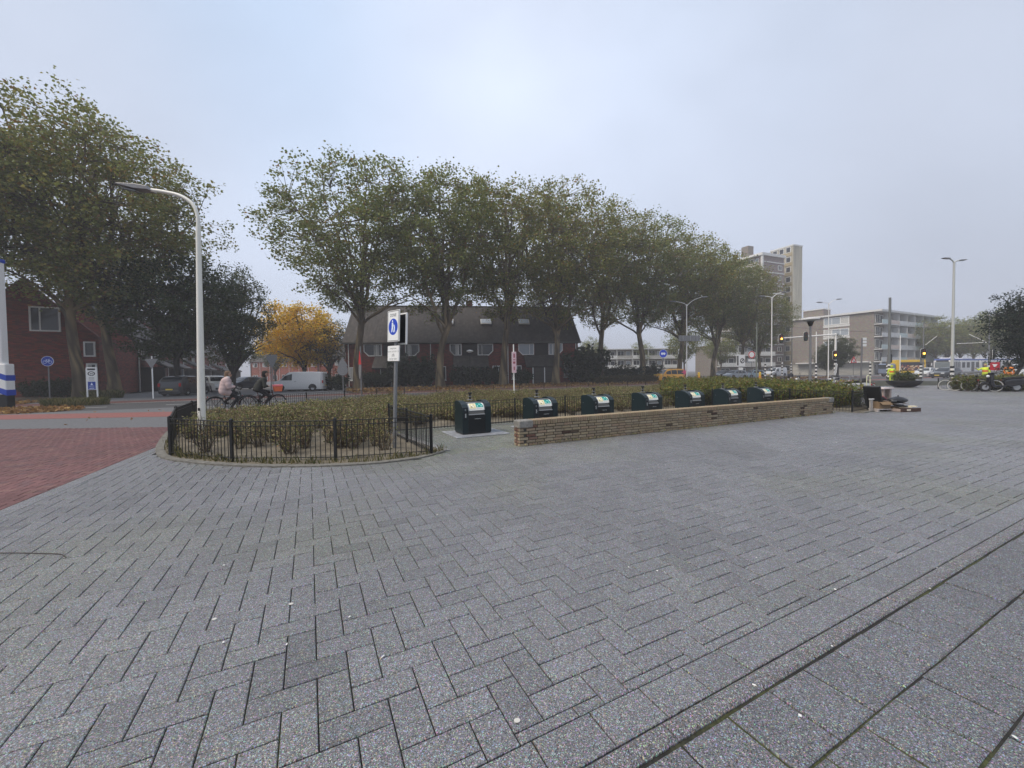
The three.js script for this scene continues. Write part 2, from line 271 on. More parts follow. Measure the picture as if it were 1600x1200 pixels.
// ---- kerb line and the 30 x 30 cm slabs on the near side
{
  const r = rng(131), kerb = new THREE.Group(); kerb.name = 'kerb'; kerb.userData = { kind: 'structure' }; scene.add(kerb);
  for (let b = -3.85; b < 30; b += 1.04) {
    const f = fresh(); stoneGeometry(f, ccw([ab(1.147, b), ab(1.147, b + 1.04), ab(1.245, b + 1.04), ab(1.245, b)]), { gap: 0.005, chamfer: 0.012, top: 0.006 + (r() - 0.5) * 0.004, depth: 0.04, du: r() * 5, dv: r() * 5, tilt: [(r() - 0.5) * 0.004, (r() - 0.5) * 0.004] });
    mesh('kerb_stone', build(f), M.kerbDark, kerb);
  }
  const walk = new THREE.Group(); walk.name = 'pavement'; walk.userData = { kind: 'structure' }; scene.add(walk);
  mesh('sand_bed', abSheet([[-6, -6], [-6, 26], [1.146, 26], [1.146, -6]], -0.012, 0.05), M.joint, walk);
  const list = [];
  for (let k = 0; k < 14; k++) for (let b = -5 + (k % 2 ? 0.15 : 0) + k * 0.02; b < 24; b += 0.302) {
    const a1 = 1.14 - k * 0.304, j = () => (r() - 0.5) * 0.006;
    list.push({ poly: ccw([ab(a1 + j(), b + j()), ab(a1 + j(), b + 0.302 + j()), ab(a1 - 0.304 + j(), b + 0.302 + j()), ab(a1 - 0.304 + j(), b + j())]), o: { tone: ((q) => [0.80 * q, 0.81 * q, 0.83 * q])((1 + 0.14 * (r() - 0.5)) * (1 + 0.2 * (fbm(b, k * 0.4, 3) - 0.5))), du: r() * 7, dv: r() * 7, top: -0.004 + (r() - 0.5) * 0.006, tilt: [(r() - 0.5) * 0.02, (r() - 0.5) * 0.02] } });
  }
  lay(walk, 'slab', list, M.tile, { gap: 0.009, chamfer: 0.006 });
}
// ---- red brick lane
{
  const r = rng(151), lane = new THREE.Group(); lane.name = 'brick_lane'; lane.userData = { kind: 'structure' }; scene.add(lane);
  const list = [], W = 0.1, far = 27; const farAt = (b) => 15.93 - 0.51 * (b + 3.83);
  for (let j = Math.floor(1.5 / W); j * W < far; j++) for (let i = Math.floor(-24 / W); i * W < -2.2; i++) {
    const k = (((i - j) % 4) + 4) % 4; if (k !== 0 && k !== 3) continue;
    const b0 = i * W, a0 = j * W, wb = k === 0 ? 2 * W : W, wa = k === 0 ? W : 2 * W, am = a0 + wa / 2, bm = b0 + wb / 2; if (am > farAt(bm)) continue;
    let xy = ccw(clip([[a0, b0], [a0, b0 + wb], [a0 + wa, b0 + wb], [a0 + wa, b0]], -1, 0, -far).map((p) => ab(p[0], p[1]))); if (xy.length < 3) continue;
    const [cx, cy] = ab(am, bm); if (cy < 3 || cx < -cy * 1.42 - 1) continue;
    const s0 = Math.max(...xy.map((p) => EN[0] * p[0] + EN[1] * p[1])) - EC;
    if (EN[0] * cx + EN[1] * cy - EC > 0.25 && cy < 10.2) continue;
    if (s0 > 0 && cy < 10.2) { xy = clip(xy, -EN[0], -EN[1], -EC); if (xy.length < 3 || Math.abs(areaOf(xy)) < 0.002) continue; }
    if (inside(bed, cx, cy)) continue;
    const q = r(), n = fbm(cx * 0.7, cy * 0.7, 21, 0, 3), g = (0.86 + 0.3 * r()) * (0.8 + 0.4 * n);
    const tone = (q < 0.7 ? [0.27, 0.125, 0.125] : q < 0.9 ? [0.22, 0.115, 0.12] : [0.30, 0.16, 0.14]).map((c) => c * g);
    list.push({ poly: xy, o: { tone, du: r() * 7, dv: r() * 7, top: (r() - 0.5) * 0.004, tilt: [(r() - 0.5) * 0.02, (r() - 0.5) * 0.02] } });
  }
  mesh('sand_bed', sheet([[-9.0, 10.8], E1, [-5.2, 2.8], [-6, 2], [-30, 2], ab(farAt(-24), -24), ab(farAt(-3.9), -3.9)], -0.013, 0.04), S([0.10, 0.07, 0.062]), lane);
  lay(lane, 'paving_brick', list, M.redPaver, { gap: 0.006, chamfer: 0.004 });
}
// ---- paths, road and its markings, all running along b
structure('grey_path', abSheet([[15.98, -3.95], [26.4, -24.3], [26.4, 95], [24.3, 95], [24.3, 5.2], [18.9, -3.95]], -0.006, 0.06, 1), M.greyPath);
structure('cycle_path', abSheet([[20.0, -4.3], [24.6, 5.1], [24.6, 95], [26.2, 95], [26.2, 4], [22.5, -4.3], [26.3, -13.3], [26.3, -18.7]], 0.0, 0.05, 1), M.pinkPath);
structure('road', abSheet([[26.4, -90], [26.4, 110], [33.3, 110], [33.3, -90]], -0.012, 0.07, 1), M.asphalt);
structure('near_verge', abSheet([[26.4, -24.3], [26.4, -90], [60, -90], [30, -26], [26.38, -24.3]].slice(0, 3), -0.02, 0.05, 0.5), M.greyPath);
structure('far_cycle_path', abSheet([[33.3, -90], [33.3, 110], [36, 110], [36, -90]], -0.004, 0.07, 1), M.redPath);
structure('side_street', abSheet([[36, -16], [36, 3.0], [140, 2], [140, -12]], -0.002, 0.08), M.greyPath);
structure('tram_square', sheet([ab(24.3, 33.2), ab(33.3, 72), [48, 84], [130, 125], [200, 70], [120, 20], [48, 26], [42, 35]], -0.02, 0.07), M.greyPath);
{
  const marks = thing('road_marking', 'white dashed centre line painted on the grey asphalt road', 'road marking', 0, 0, 0);
  for (let b = -39.5; b < 80; b += 4.6) mesh('dash', abSheet([[29.15, b], [29.15, b + 2.1], [29.3, b + 2.1], [29.3, b]], -0.006, 0.006), M.whitePaint, marks);
  const line = mesh('edge_line', abSheet([[33.05, -90], [33.05, 100], [33.22, 100], [33.22, -90]], -0.006, 0.006), M.whitePaint); line.userData = { label: 'long white edge line between asphalt road and red cycle path', category: 'road marking' };
}
structure('far_verge', abSheet([[36, -90], [36, -16], [50, -16], [50, -90]], 0.02, 0.08, 0.5), S([0.10, 0.075, 0.05], { map: rep(blotchMap, 0.4), bumpMap: grainBump, bumpScale: 0.03 }));
structure('tree_verge', abSheet([[36, 3.0], [36, 90], [62, 90], [50, 3.0]], 0.02, 0.08, 0.5), S([0.13, 0.085, 0.06], { map: rep(blotchMap, 0.4), bumpMap: grainBump, bumpScale: 0.03 }));

// ---- planter bed: rim kerb, soil
{
  const rimG = new THREE.Group(); rimG.name = 'planter_kerb'; rimG.userData = { kind: 'structure' }; scene.add(rimG);
  for (let i = 0; i < rim.length - 3; i += 3) mesh('kerb_stone', band(rim.slice(i, i + 4).map((p, k, q) => k === 3 && i + 6 < rim.length ? [lerp(p[0], q[2][0], 0.03), lerp(p[1], q[2][1], 0.03)] : p), 0.14, -0.08, 0.025 + (i % 2) * 0.003, 2), M.kerbStone, rimG);
  const strip = (p, q, off, w, nm, m) => { const dx = q[0] - p[0], dy = q[1] - p[1], l = Math.hypot(dx, dy), nx = dy / l * off, ny = -dx / l * off; mesh(nm, band([[p[0] + nx, p[1] + ny], [q[0] + nx, q[1] + ny]], w, -0.08, 0.03, 2), m, rimG); };
  strip([-1.39, 7.9], bayCorner, 0.06, 0.08, 'pale_strip', M.paleKerb); strip([-1.42, 7.86], bayCorner, 0.17, 0.06, 'pale_strip', M.paleKerb);
  strip(bayCorner, bayFar, 0.06, 0.09, 'kerb_stone', M.kerbStone); strip(bayFar, hedgeCorner, 0.06, 0.09, 'kerb_stone', M.kerbStone); strip(hedgeCorner, hedgeEnd, 0.06, 0.09, 'kerb_stone', M.kerbStone); strip(hedgeEnd, ab(8.6, 21.2), 0.06, 0.09, 'kerb_stone', M.kerbStone); strip(ab(8.6, 21.2), ab(10.4, 23.2), 0.06, 0.09, 'kerb_stone', M.kerbStone);
  // gently mounded soil
  const N = 60, g = new THREE.BufferGeometry(), pos = [], idx = [];
  const [x0, x1, d0, d1] = [-16, 22, 6.4, 38]; const vid = {};
  const hgt = (x, d) => -0.03 + 0.11 * fbm(x * 0.9, d * 0.9, 33, 0, 4) + 0.03 * fbm(x * 5, d * 5, 35, 0, 2);
  const edgeDist = (x, y) => { let m = 9; for (let i = 0, j = bed.length - 1; i < bed.length; j = i++) { const [ax, ay] = bed[j], [bx, by] = bed[i], vx = bx - ax, vy = by - ay, t = clamp(((x - ax) * vx + (y - ay) * vy) / (vx * vx + vy * vy + 1e-9)); m = Math.min(m, Math.hypot(x - ax - vx * t, y - ay - vy * t)); } return m; };
  const NX = 190, ND = 158, put = (i, j) => vid[i * 1000 + j] ??= (pos.push(lerp(x0, x1, i / NX), lerp(-0.004, Math.max(0.0, hgt(lerp(x0, x1, i / NX), lerp(d0, d1, j / ND))) + 0.012, clamp((edgeDist(lerp(x0, x1, i / NX), lerp(d0, d1, j / ND)) - 0.24) * 3)), -lerp(d0, d1, j / ND)), pos.length / 3 - 1);
  for (let i = 0; i < NX; i++) for (let j = 0; j < ND; j++) { if (![[0, 0], [1, 0], [0, 1], [1, 1]].every(([p, q]) => inside(bed, lerp(x0, x1, (i + p) / NX), lerp(d0, d1, (j + q) / ND)))) continue; const a = put(i, j), b = put(i + 1, j), c = put(i + 1, j + 1), d = put(i, j + 1); idx.push(a, b, c, a, c, d); }
  g.setAttribute('position', new THREE.Float32BufferAttribute(pos, 3)); g.setIndex(idx);
  mesh('bed_base', sheet(bed, 0.006, 0.07), M.soil, rimG);
  const soil = structure('planter_soil', metric(g), M.soil);
}
// ---------------------------------------------------------------- fence round the planter
{
  const H = 0.74, postG = merge([box(0.045, H + 0.07, 0.045, 0, (H + 0.07) / 2 - 0.04, 0), new THREE.ConeGeometry(0.034, 0.03, 4).rotateY(Math.PI / 4).translate(0, H + 0.045, 0)]);
  const picketG = rod([0, 0.03, 0], [0, H - 0.012, 0], 0.0075, 0.0075, 5);
  const run = (label, pts, group) => {              // pts: posts as [x, d]
    const f = thing('picket_fence', label, 'fence', pts[0][0], 0, pts[0][1], 0, group);
    const loc = (p) => [p[0] - pts[0][0], -(p[1] - pts[0][1])];
    pts.forEach((p) => { const [x, z] = loc(p), m = mesh('post', postG, M.fence, f); m.position.set(x, 0.0, z); });
    for (let i = 0; i + 1 < pts.length; i++) {
      const [x0, z0] = loc(pts[i]), [x1, z1] = loc(pts[i + 1]), L = Math.hypot(x1 - x0, z1 - z0), an = Math.atan2(-(z1 - z0), x1 - x0);
      for (const [y, h] of [[H - 0.006, 0.012], [H - 0.09, 0.01], [0.075, 0.01]]) { const m = mesh('rail', box(L - 0.045, h, 0.03), M.fence, f); m.position.set((x0 + x1) / 2, y, (z0 + z1) / 2); m.rotation.y = an; }
      const n = Math.max(2, Math.round(L / 0.092)); for (let k = 1; k < n; k++) { const m = mesh('picket', picketG, M.fence, f); m.position.set(lerp(x0, x1, k / n), 0, lerp(z0, z1, k / n)); }
    }
    return f;
  };
  const mid = (p, q, n) => Array.from({ length: n + 1 }, (_, i) => [lerp(p[0], q[0], i / n), lerp(p[1], q[1], i / n)]);
  const c1 = [-6.76, 7.86], c2 = [-1.56, 7.64], c3 = ab(10.8, 1.85), c4 = ab(11.15, 16.9), c5 = ab(7.05, 16.88);
  run('black picket fence bending round the planter front before the pedestrian zone sign', [c1, [-5.09, 7.21], [-3.19, 7.16], c2], 'planter fences');
  run('black picket fence leading from the planter front toward the cyclists', [c1, ab(13.6, -3.2), ab(16.2, -3.4), ab(18.6, -3.55)], 'planter fences');
  run('short black picket fence beside the first waste container', [c2, mid(c2, c3, 2)[1], c3], 'planter fences');
  run('black picket fence standing behind the row of green waste containers', mid(c3, c4, 8), 'planter fences');
  run('short black picket fence between the last container and the hedge corner', mid(c4, c5, 2), 'planter fences');
  run('black picket fence in front of the green hedge beside the dumped furniture', mid(c5, ab(7.3, 19.1), 1), 'planter fences');
  run('long black picket fence along the road behind the planter', [...mid(ab(18.6, -3.55), ab(23.9, 5), 5), ...mid(ab(23.9, 5), ab(24.0, 32), 14).slice(1)], 'planter fences');
  survey = 'plain'; run('short black picket fence in front of the parked bicycles', [placed(px(1466, 30.5), 30.5), placed(px(1503, 29.5), 29.5)], 'far fence');
}

// ---------------------------------------------------------------- trees
function tube(pts, rad, n = 6) {                 // pts: Vector3[], rad: number[]
  const pos = [], idx = [], nrm = []; const up = new THREE.Vector3(0.31, 0.2, 0.93), t = new THREE.Vector3(), u = new THREE.Vector3(), v = new THREE.Vector3();
  pts.forEach((p, i) => { t.copy(pts[Math.min(i + 1, pts.length - 1)]).sub(pts[Math.max(i - 1, 0)]).normalize(); u.crossVectors(t, up).normalize(); v.crossVectors(t, u); for (let k = 0; k < n; k++) { const c = Math.cos(k / n * 2 * Math.PI), s = Math.sin(k / n * 2 * Math.PI), x = u.x * c + v.x * s, y = u.y * c + v.y * s, z = u.z * c + v.z * s; pos.push(p.x + x * rad[i], p.y + y * rad[i], p.z + z * rad[i]); nrm.push(x, y, z); } });
  for (let i = 0; i + 1 < pts.length; i++) for (let k = 0; k < n; k++) { const a = i * n + k, b = i * n + (k + 1) % n; idx.push(a, b, a + n, b, b + n, a + n); }
  const g = new THREE.BufferGeometry(); g.setAttribute('position', new THREE.Float32BufferAttribute(pos, 3)); g.setAttribute('normal', new THREE.Float32BufferAttribute(nrm, 3)); g.setIndex(idx); return g;
}
function plain(list) { return mergeGeometries(list.map((g) => { for (const k of Object.keys(g.attributes)) if (!['position', 'normal'].includes(k)) g.deleteAttribute(k); return g.index ? g.toNonIndexed() : g; }), false); }
class Leaves {                                    // many small folded leaves in one surface
  constructor(simple) { this.p = []; this.c = []; this.i = []; this.simple = simple; }
  add(x, y, z, size, r, pal, droop = 0.35, slim = 0.5) {
    const n = this.p.length / 3, th = r() * 2 * Math.PI, ph = Math.acos(2 * r() - 1);
    let dx = Math.sin(ph) * Math.cos(th), dy = Math.cos(ph) * 0.7 - droop, dz = Math.sin(ph) * Math.sin(th); const l = Math.hypot(dx, dy, dz); dx /= l; dy /= l; dz /= l;
    const q = r() * 2 * Math.PI; let ax = Math.cos(q), ay = (r() - 0.5) * 0.9, az = Math.sin(q); const dt = ax * dx + ay * dy + az * dz; ax -= dt * dx; ay -= dt * dy; az -= dt * dz; const m = Math.hypot(ax, ay, az) || 1; ax /= m; ay /= m; az /= m;
    const nx = dy * az - dz * ay, ny = dz * ax - dx * az, nz = dx * ay - dy * ax;
    const put = (u, v, w) => this.p.push(x + (dx * u + ax * v + nx * w) * size, y + (dy * u + ay * v + ny * w) * size, z + (dz * u + az * v + nz * w) * size);
    if (this.simple) { put(0, 0, 0); put(0.45, slim, 0.14); put(1, 0, -0.05); put(0.45, -slim, 0.14); this.i.push(n, n + 2, n + 1, n, n + 3, n + 2); const c = pal(r), k = 0.75 + 0.5 * r(); for (let s = 0; s < 4; s++) this.c.push(c[0] * k, c[1] * k, c[2] * k); return; }
    put(0, 0, 0); put(0.42, slim, 0.12); put(1, 0, -0.08); put(0.42, -slim, 0.12); put(0.45, 0, 0);
    this.i.push(n, n + 4, n + 1, n + 1, n + 4, n + 2, n + 2, n + 4, n + 3, n + 3, n + 4, n);
    const c = pal(r), k = 0.8 + 0.4 * r(); for (let s = 0; s < 5; s++) this.c.push(c[0] * k, c[1] * k, c[2] * k);
  }
  build() { const g = new THREE.BufferGeometry(); g.setAttribute('position', new THREE.Float32BufferAttribute(this.p, 3)); g.setAttribute('color', new THREE.Float32BufferAttribute(this.c, 3)); g.setIndex(this.i); g.computeVertexNormals(); return g; }
}
const pick = (list) => (r) => { let q = r(); for (const [w, c] of list) { if (q < w) return c; q -= w; } return list[0][1]; };
const PAL = {
  plane: pick([[0.46, [0.235, 0.27, 0.07]], [0.30, [0.165, 0.205, 0.06]], [0.18, [0.30, 0.285, 0.08]], [0.06, [0.27, 0.16, 0.05]]]),
  planeB: pick([[0.42, [0.26, 0.28, 0.07]], [0.28, [0.175, 0.205, 0.06]], [0.22, [0.33, 0.29, 0.08]], [0.10, [0.28, 0.165, 0.05]]]),
  dark: pick([[0.7, [0.05, 0.075, 0.022]], [0.3, [0.08, 0.10, 0.03]]]),
  horn: pick([[0.6, [0.065, 0.095, 0.022]], [0.3, [0.09, 0.115, 0.028]], [0.1, [0.17, 0.14, 0.03]]]),
  yellow: pick([[0.55, [0.82, 0.58, 0.04]], [0.25, [0.64, 0.48, 0.04]], [0.15, [0.80, 0.42, 0.03]], [0.05, [0.30, 0.26, 0.04]]]),
  hedge: pick([[0.50, [0.125, 0.165, 0.028]], [0.27, [0.23, 0.22, 0.045]], [0.14, [0.20, 0.115, 0.035]], [0.09, [0.045, 0.065, 0.018]]]),
  brush: pick([[0.32, [0.23, 0.24, 0.075]], [0.28, [0.38, 0.32, 0.16]], [0.22, [0.28, 0.19, 0.11]], [0.18, [0.10, 0.13, 0.04]]]),
  ever: pick([[0.7, [0.026, 0.042, 0.018]], [0.3, [0.045, 0.06, 0.024]]]),
};
function makeTree(o) {
  const r = rng(o.seed), H = o.H, R = o.R, bot = o.bottom, fork = o.fork, wood = [], nodes = [], lv = new Leaves(true), v3 = (x, y, z) => new THREE.Vector3(x, y, z);
  const lean = o.lean ?? [0.3, 0.2], at = (t) => v3(lean[0] * t * t + 0.08 * Math.sin(t * 5 + o.seed), fork * t, lean[1] * t * t + 0.07 * Math.cos(t * 4 + o.seed));
  const T = [], Tr = []; for (let i = 0; i <= 9; i++) { const t = i / 9; T.push(at(t)); Tr.push(o.trunk * (1 + 0.55 * Math.pow(1 - t, 6) - 0.25 * t)); }
  T[0].y = -0.1; wood.push(tube(T, Tr, 12));
  const cy = (H + bot) / 2, ry = (H - bot) / 2, top = T[9], shape = o.shape ?? 1;
  const limb = (a, e, r0, r1, sag, n, sides) => { const c = a.clone().lerp(e, 0.45); c.y += sag; const p = [], q = []; for (let i = 0; i <= n; i++) { const t = i / n, x = a.clone().multiplyScalar((1 - t) * (1 - t)).addScaledVector(c, 2 * t * (1 - t)).addScaledVector(e, t * t); if (i && i < n) x.add(v3((r() - 0.5) * 0.3, (r() - 0.5) * 0.2, (r() - 0.5) * 0.3).multiplyScalar(a.distanceTo(e) * 0.09)); p.push(x); q.push(lerp(r0, r1, Math.pow(t, 0.8))); } wood.push(tube(p, q, sides)); p.forEach((x, i) => i && nodes.push([x, q[i]])); return p; };
  const spot = (rr) => { const th = r() * 2 * Math.PI, u = r() * 2 - 1, s = Math.sqrt(1 - u * u); const k = u < 0 ? Math.pow(1 + u, 0.25 * shape) : 1; return v3(Math.cos(th) * s * R * rr * k + (o.off?.[0] ?? 0), cy + u * ry * rr, Math.sin(th) * s * R * rr * k + (o.off?.[1] ?? 0)); };
  const mains = o.mains ?? 5, base = r() * 6;
  for (let i = 0; i < mains; i++) {
    const th = base + i * 2 * Math.PI / mains + (r() - 0.5) * 0.7, el = i === 0 ? 1.35 : 0.35 + r() * 0.85, rr = 0.8, s = Math.cos(el);
    const e = v3(Math.cos(th) * s * R * rr + (o.off?.[0] ?? 0), cy + Math.sin(el) * ry * rr, Math.sin(th) * s * R * rr + (o.off?.[1] ?? 0)), st = T[9 - (i % 3)].clone();
    const p = limb(st, e, o.trunk * (0.62 - 0.04 * i), 0.035, o.sag ?? 0.6, 9, 8);
    for (let k = 0; k < (o.subs ?? 5); k++) { const a = p[2 + Math.floor(r() * 6)], e2 = spot(0.55 + 0.4 * r()).lerp(a, 0.25); limb(a, e2, 0.09 + 0.03 * r(), 0.02, 0.35, 5, 5); }
  }
  for (let i = 0; i < (o.low ?? 3); i++) { const a = T[8].clone(), th = r() * 6.3, e = v3(Math.cos(th) * R * 0.8, bot + 0.8 + r() * 1.4, Math.sin(th) * R * 0.8); limb(a, e, 0.12, 0.02, 1.0, 7, 6); }
  for (let i = 0; i < o.clusters; i++) {
    const rr = Math.pow(0.10 + 0.9 * r(), 0.42), c = spot(rr); c.x += (r() - 0.5) * 1.2; c.z += (r() - 0.5) * 1.2; c.y += (r() - 0.5) * 1.0;
    let bn = null, bd = 1e9; for (const [n] of nodes) { const d = n.distanceToSquared(c) + (n.y > c.y ? 1.5 * (n.y - c.y) : 0); if (d < bd) { bd = d; bn = n; } }
    const mm = bn.clone().lerp(c, 0.55); mm.y += 0.12; wood.push(tube([bn, mm, c], [0.03, 0.018, 0.008], 3));
    const n = Math.round(o.leaves * (0.6 + 0.8 * r())), sp = o.spread * (0.7 + 0.6 * r()), gs = () => (r() + r() + r() - 1.5) * 1.15;
    for (let k = 0; k < n; k++) lv.add(c.x + gs() * sp, c.y + gs() * sp * 0.7, c.z + gs() * sp, o.size * (0.7 + 0.6 * r()), r, o.pal, 0.3, o.slim ?? 0.5);
  }
  const wg = plain(wood); paint(wg, (x, y, z) => { const n = fbm((Math.atan2(z, x) + 7) * 3, y * 1.4, o.seed, 0, 3), b = o.bark ?? [0.15, 0.13, 0.10]; const k = o.mottle ? (n > 0.57 ? 1.75 : n < 0.45 ? 0.5 : 0.95) : 0.85 + 0.3 * n; return [b[0] * k, b[1] * k, b[2] * k * (k > 1.3 ? 0.85 : 1)]; });
  wg.setAttribute('uv', new THREE.Float32BufferAttribute(new Float32Array(wg.attributes.position.count * 2).map((_, i) => { const k = i >> 1, p = wg.attributes.position; return i & 1 ? p.getY(k) : (p.getX(k) + p.getZ(k)); }), 2));
  return { wood: wg, leaves: lv.build() };
}
function plant(src, name, label, x, d, s, ry, group, cat = 'tree') {  const t = thing(name, label, cat, x, 0, d, ry, group); t.scale.set(s * (0.93 + 0.14 * hash2(Math.round(x * 7), 3, 1)), s * (0.96 + 0.08 * hash2(Math.round(x * 7), 5, 2)), s * (0.93 + 0.14 * hash2(Math.round(x * 7), 7, 3))); mesh('trunk', src.wood, M.bark, t); mesh('crown', src.leaves, M.leaf, t); return t; }
const planeOpt = { H: 18.6, R: 6.6, bottom: 5.9, fork: 5.9, trunk: 0.31, clusters: 500, leaves: 56, spread: 0.62, size: 0.165, pal: PAL.plane, mottle: true, bark: [0.15, 0.115, 0.075], slim: 0.52, mains: 6, subs: 6 };
const planes = [makeTree({ ...planeOpt, seed: 3 }), makeTree({ ...planeOpt, seed: 8, lean: [0.9, 0.2], R: 5.9, fork: 5.6, H: 18.2 }), makeTree({ ...planeOpt, seed: 14, lean: [-0.3, 0.3], fork: 6.2, pal: PAL.planeB }), makeTree({ ...planeOpt, seed: 23, lean: [0.2, -0.4], fork: 5.3, R: 6.7, H: 17.8, bottom: 5.4, pal: PAL.planeB }), makeTree({ ...planeOpt, seed: 29, lean: [0.5, 0.1], clusters: 200, leaves: 44, size: 0.3, spread: 1.1 })];
{
  const row = [[4.9, 47.5, 0, 1.36, 'large plane tree standing by the terrace corner next to the yellow tree'], [13.4, 45, 1, 1.38, 'plane tree with a leaning trunk before the terrace, beside the pedestrian zone sign'], [21.7, 45, 2, 1.36, 'plane tree before the terrace beside the tall narrow pink sign'], [29.2, 44.5, 3, 1.40, 'leaning plane tree before the terrace garage doors']];
  row.forEach(([b, a, v, s, label], i) => { const [x, d] = ab(a, b); plant(planes[v], 'plane_tree', label, x, d, s, [0.4, 0.15, 2.2, 0.35][i], 'plane trees along the road'); });
  [37, 45, 53, 61, 68.5, 74].forEach((b, i) => { const [x, d] = ab(45, b); plant(planes[[2, 0, 3, 1, 2, 0][i]], 'plane_tree', 'plane tree in the row between the terrace and the tower', x, d, [1.38, 1.34, 1.29, 1.22, 1.1, 0.86][i], 1.1 + i * 1.9, 'plane trees along the road'); });
  survey = 'moved';
  plant(planes[2], 'plane_tree', 'tall plane tree between the round blue cycle sign and the parking board', px(124, 21.5), 21.5, 1.2, 0.9, 'plane trees along the road');
  plant(planes[3], 'plane_tree', 'dark trunked plane tree behind the parking board at the house corner', px(177, 22.3), 22.3, 1.2, 3.9, 'plane trees along the road');
  survey = 'plain'; const [x3, d3] = ab(44, -24); plant(planes[1], 'plane_tree', 'plane tree in front of the brick gable wall by the striped mast', x3, d3, 1.3, 5.2, 'plane trees along the road');
  survey = 'moved';
}
{
  const dark = makeTree({ seed: 31, H: 9.4, R: 3.7, bottom: 2.2, fork: 2.7, trunk: 0.2, clusters: 300, leaves: 80, spread: 0.5, size: 0.15, pal: PAL.dark, bark: [0.03, 0.027, 0.022], mains: 6 });
  plant(dark, 'street_tree', 'dark leafy tree by the porch behind the yield sign', px(274, 24), 24, 1.3, 0.3, 'small trees by the brick houses');
  const horn = makeTree({ seed: 37, H: 9.6, R: 3.1, bottom: 2.0, fork: 1.35, trunk: 0.24, clusters: 300, leaves: 80, spread: 0.46, size: 0.14, pal: PAL.horn, bark: [0.045, 0.038, 0.03], mains: 10, subs: 4, low: 5, sag: 0.3, slim: 0.35 });
  plant(horn, 'hornbeam', 'green hornbeam with upswept branches behind the person in pink', px(361, 27.6), 27.6, 1.37, 0.5, 'small trees by the brick houses');
  const gold = makeTree({ seed: 41, H: 8.6, R: 4.2, bottom: 1.9, fork: 1.9, trunk: 0.22, clusters: 300, leaves: 75, spread: 0.6, size: 0.155, pal: PAL.yellow, bark: [0.04, 0.034, 0.028], mains: 7 });
  plant(gold, 'maple', 'round autumn tree with golden yellow leaves behind the white van', px(472, 33.8), 33.8, 1.38, 0.4);
  const mid = makeTree({ seed: 43, H: 7.6, R: 2.6, bottom: 1.8, fork: 1.8, trunk: 0.16, clusters: 120, leaves: 60, spread: 0.55, size: 0.13, pal: PAL.horn, bark: [0.04, 0.034, 0.028] });
  plant(mid, 'street_tree', 'small green tree beside the golden tree and the terrace end', px(512, 35), 35, 1.3, 0.4, 'small trees by the brick houses');
  plant(mid, 'street_tree', 'small green tree behind the golden tree at the street bend', px(430, 40), 40, 1.35, 2.4, 'small trees by the brick houses');
  // sparse dark tree on the square, and trees by the far flats
  const sparse = makeTree({ seed: 47, H: 7.2, R: 1.25, bottom: 1.5, fork: 2.0, trunk: 0.11, clusters: 170, leaves: 44, spread: 0.42, size: 0.14, pal: pick([[0.8, [0.018, 0.036, 0.022]], [0.2, [0.04, 0.06, 0.025]]]), bark: [0.05, 0.045, 0.04], mains: 7, slim: 0.3 });
  plant(sparse, 'young_tree', 'dark sparse young tree in the bed behind the black scooter', px(1584, 31), 31, 0.95, 0.2);
  const wood = planes, pool = [[1442, 112, 0.62], [1462, 104, 0.72], [1482, 110, 0.70], [1500, 118, 0.76], [1518, 108, 0.66], [1536, 114, 0.74], [1556, 120, 0.82], [1578, 116, 0.72], [1600, 120, 0.82], [1625, 118, 0.85]];
  pool.forEach(([p, d, s], i) => plant(wood[4], 'park_tree', 'hazy tree in the dense group behind the tram', px(p, d), d, s, i * 1.3, 'trees behind the tram'));
  [[1308, 62, 0.52], [1292, 68, 0.42]].forEach(([p, d, s], i) => plant(dark, 'evergreen_tree', i ? 'low dark evergreen tree behind the disc lamp' : 'dark evergreen tree before the brick flats, behind the traffic light', px(p, d), d, s * 1.35, i, 'evergreens before the flats'));
  [[925, 62, 0.55], [1003, 74, 0.55], [1070, 84, 0.6], [1125, 92, 0.55]].forEach(([p, d, s], i) => plant(planes[4], 'background_tree', 'smaller tree behind the row of plane trees', px(p, d), d, s, i * 2, 'trees behind the plane row'));
}

// ---------------------------------------------------------------- shrubs, hedges, litter of leaves
function bushGeometry(seed, { h, w, stems, leaves, size, pal, slim = 0.45, twig = [0.13, 0.095, 0.06], fill = 0.2 }) {
  const r = rng(seed), lv = new Leaves(), wood = [];
  for (let s = 0; s < stems; s++) {
    const th = r() * 6.283, k = Math.sqrt(r()), e = new THREE.Vector3(Math.cos(th) * w * k, h * (0.6 + 0.45 * r()) * (1 - 0.25 * k), Math.sin(th) * w * k), b = new THREE.Vector3(Math.cos(th) * w * 0.25 * r(), -0.03, Math.sin(th) * w * 0.25 * r()), m = b.clone().lerp(e, 0.5); m.y += 0.08; m.x += (r() - 0.5) * 0.1; m.z += (r() - 0.5) * 0.1;
    wood.push(tube([b, m, e], [0.007, 0.005, 0.003], 3));
    const n = Math.round(leaves / stems); for (let i = 0; i < n; i++) { const t = fill + (1 - fill) * Math.pow(r(), 0.7), q = t < 0.5 ? b.clone().lerp(m, t * 2) : m.clone().lerp(e, t * 2 - 1); lv.add(q.x + (r() - 0.5) * 0.16, q.y + (r() - 0.5) * 0.12, q.z + (r() - 0.5) * 0.16, size * (0.6 + 0.8 * r()), r, pal, 0.0, slim); }
  }
  const wg = plain(wood); paint(wg, () => twig); const lg = lv.build().toNonIndexed();
  return mergeGeometries([wg, lg], false);
}
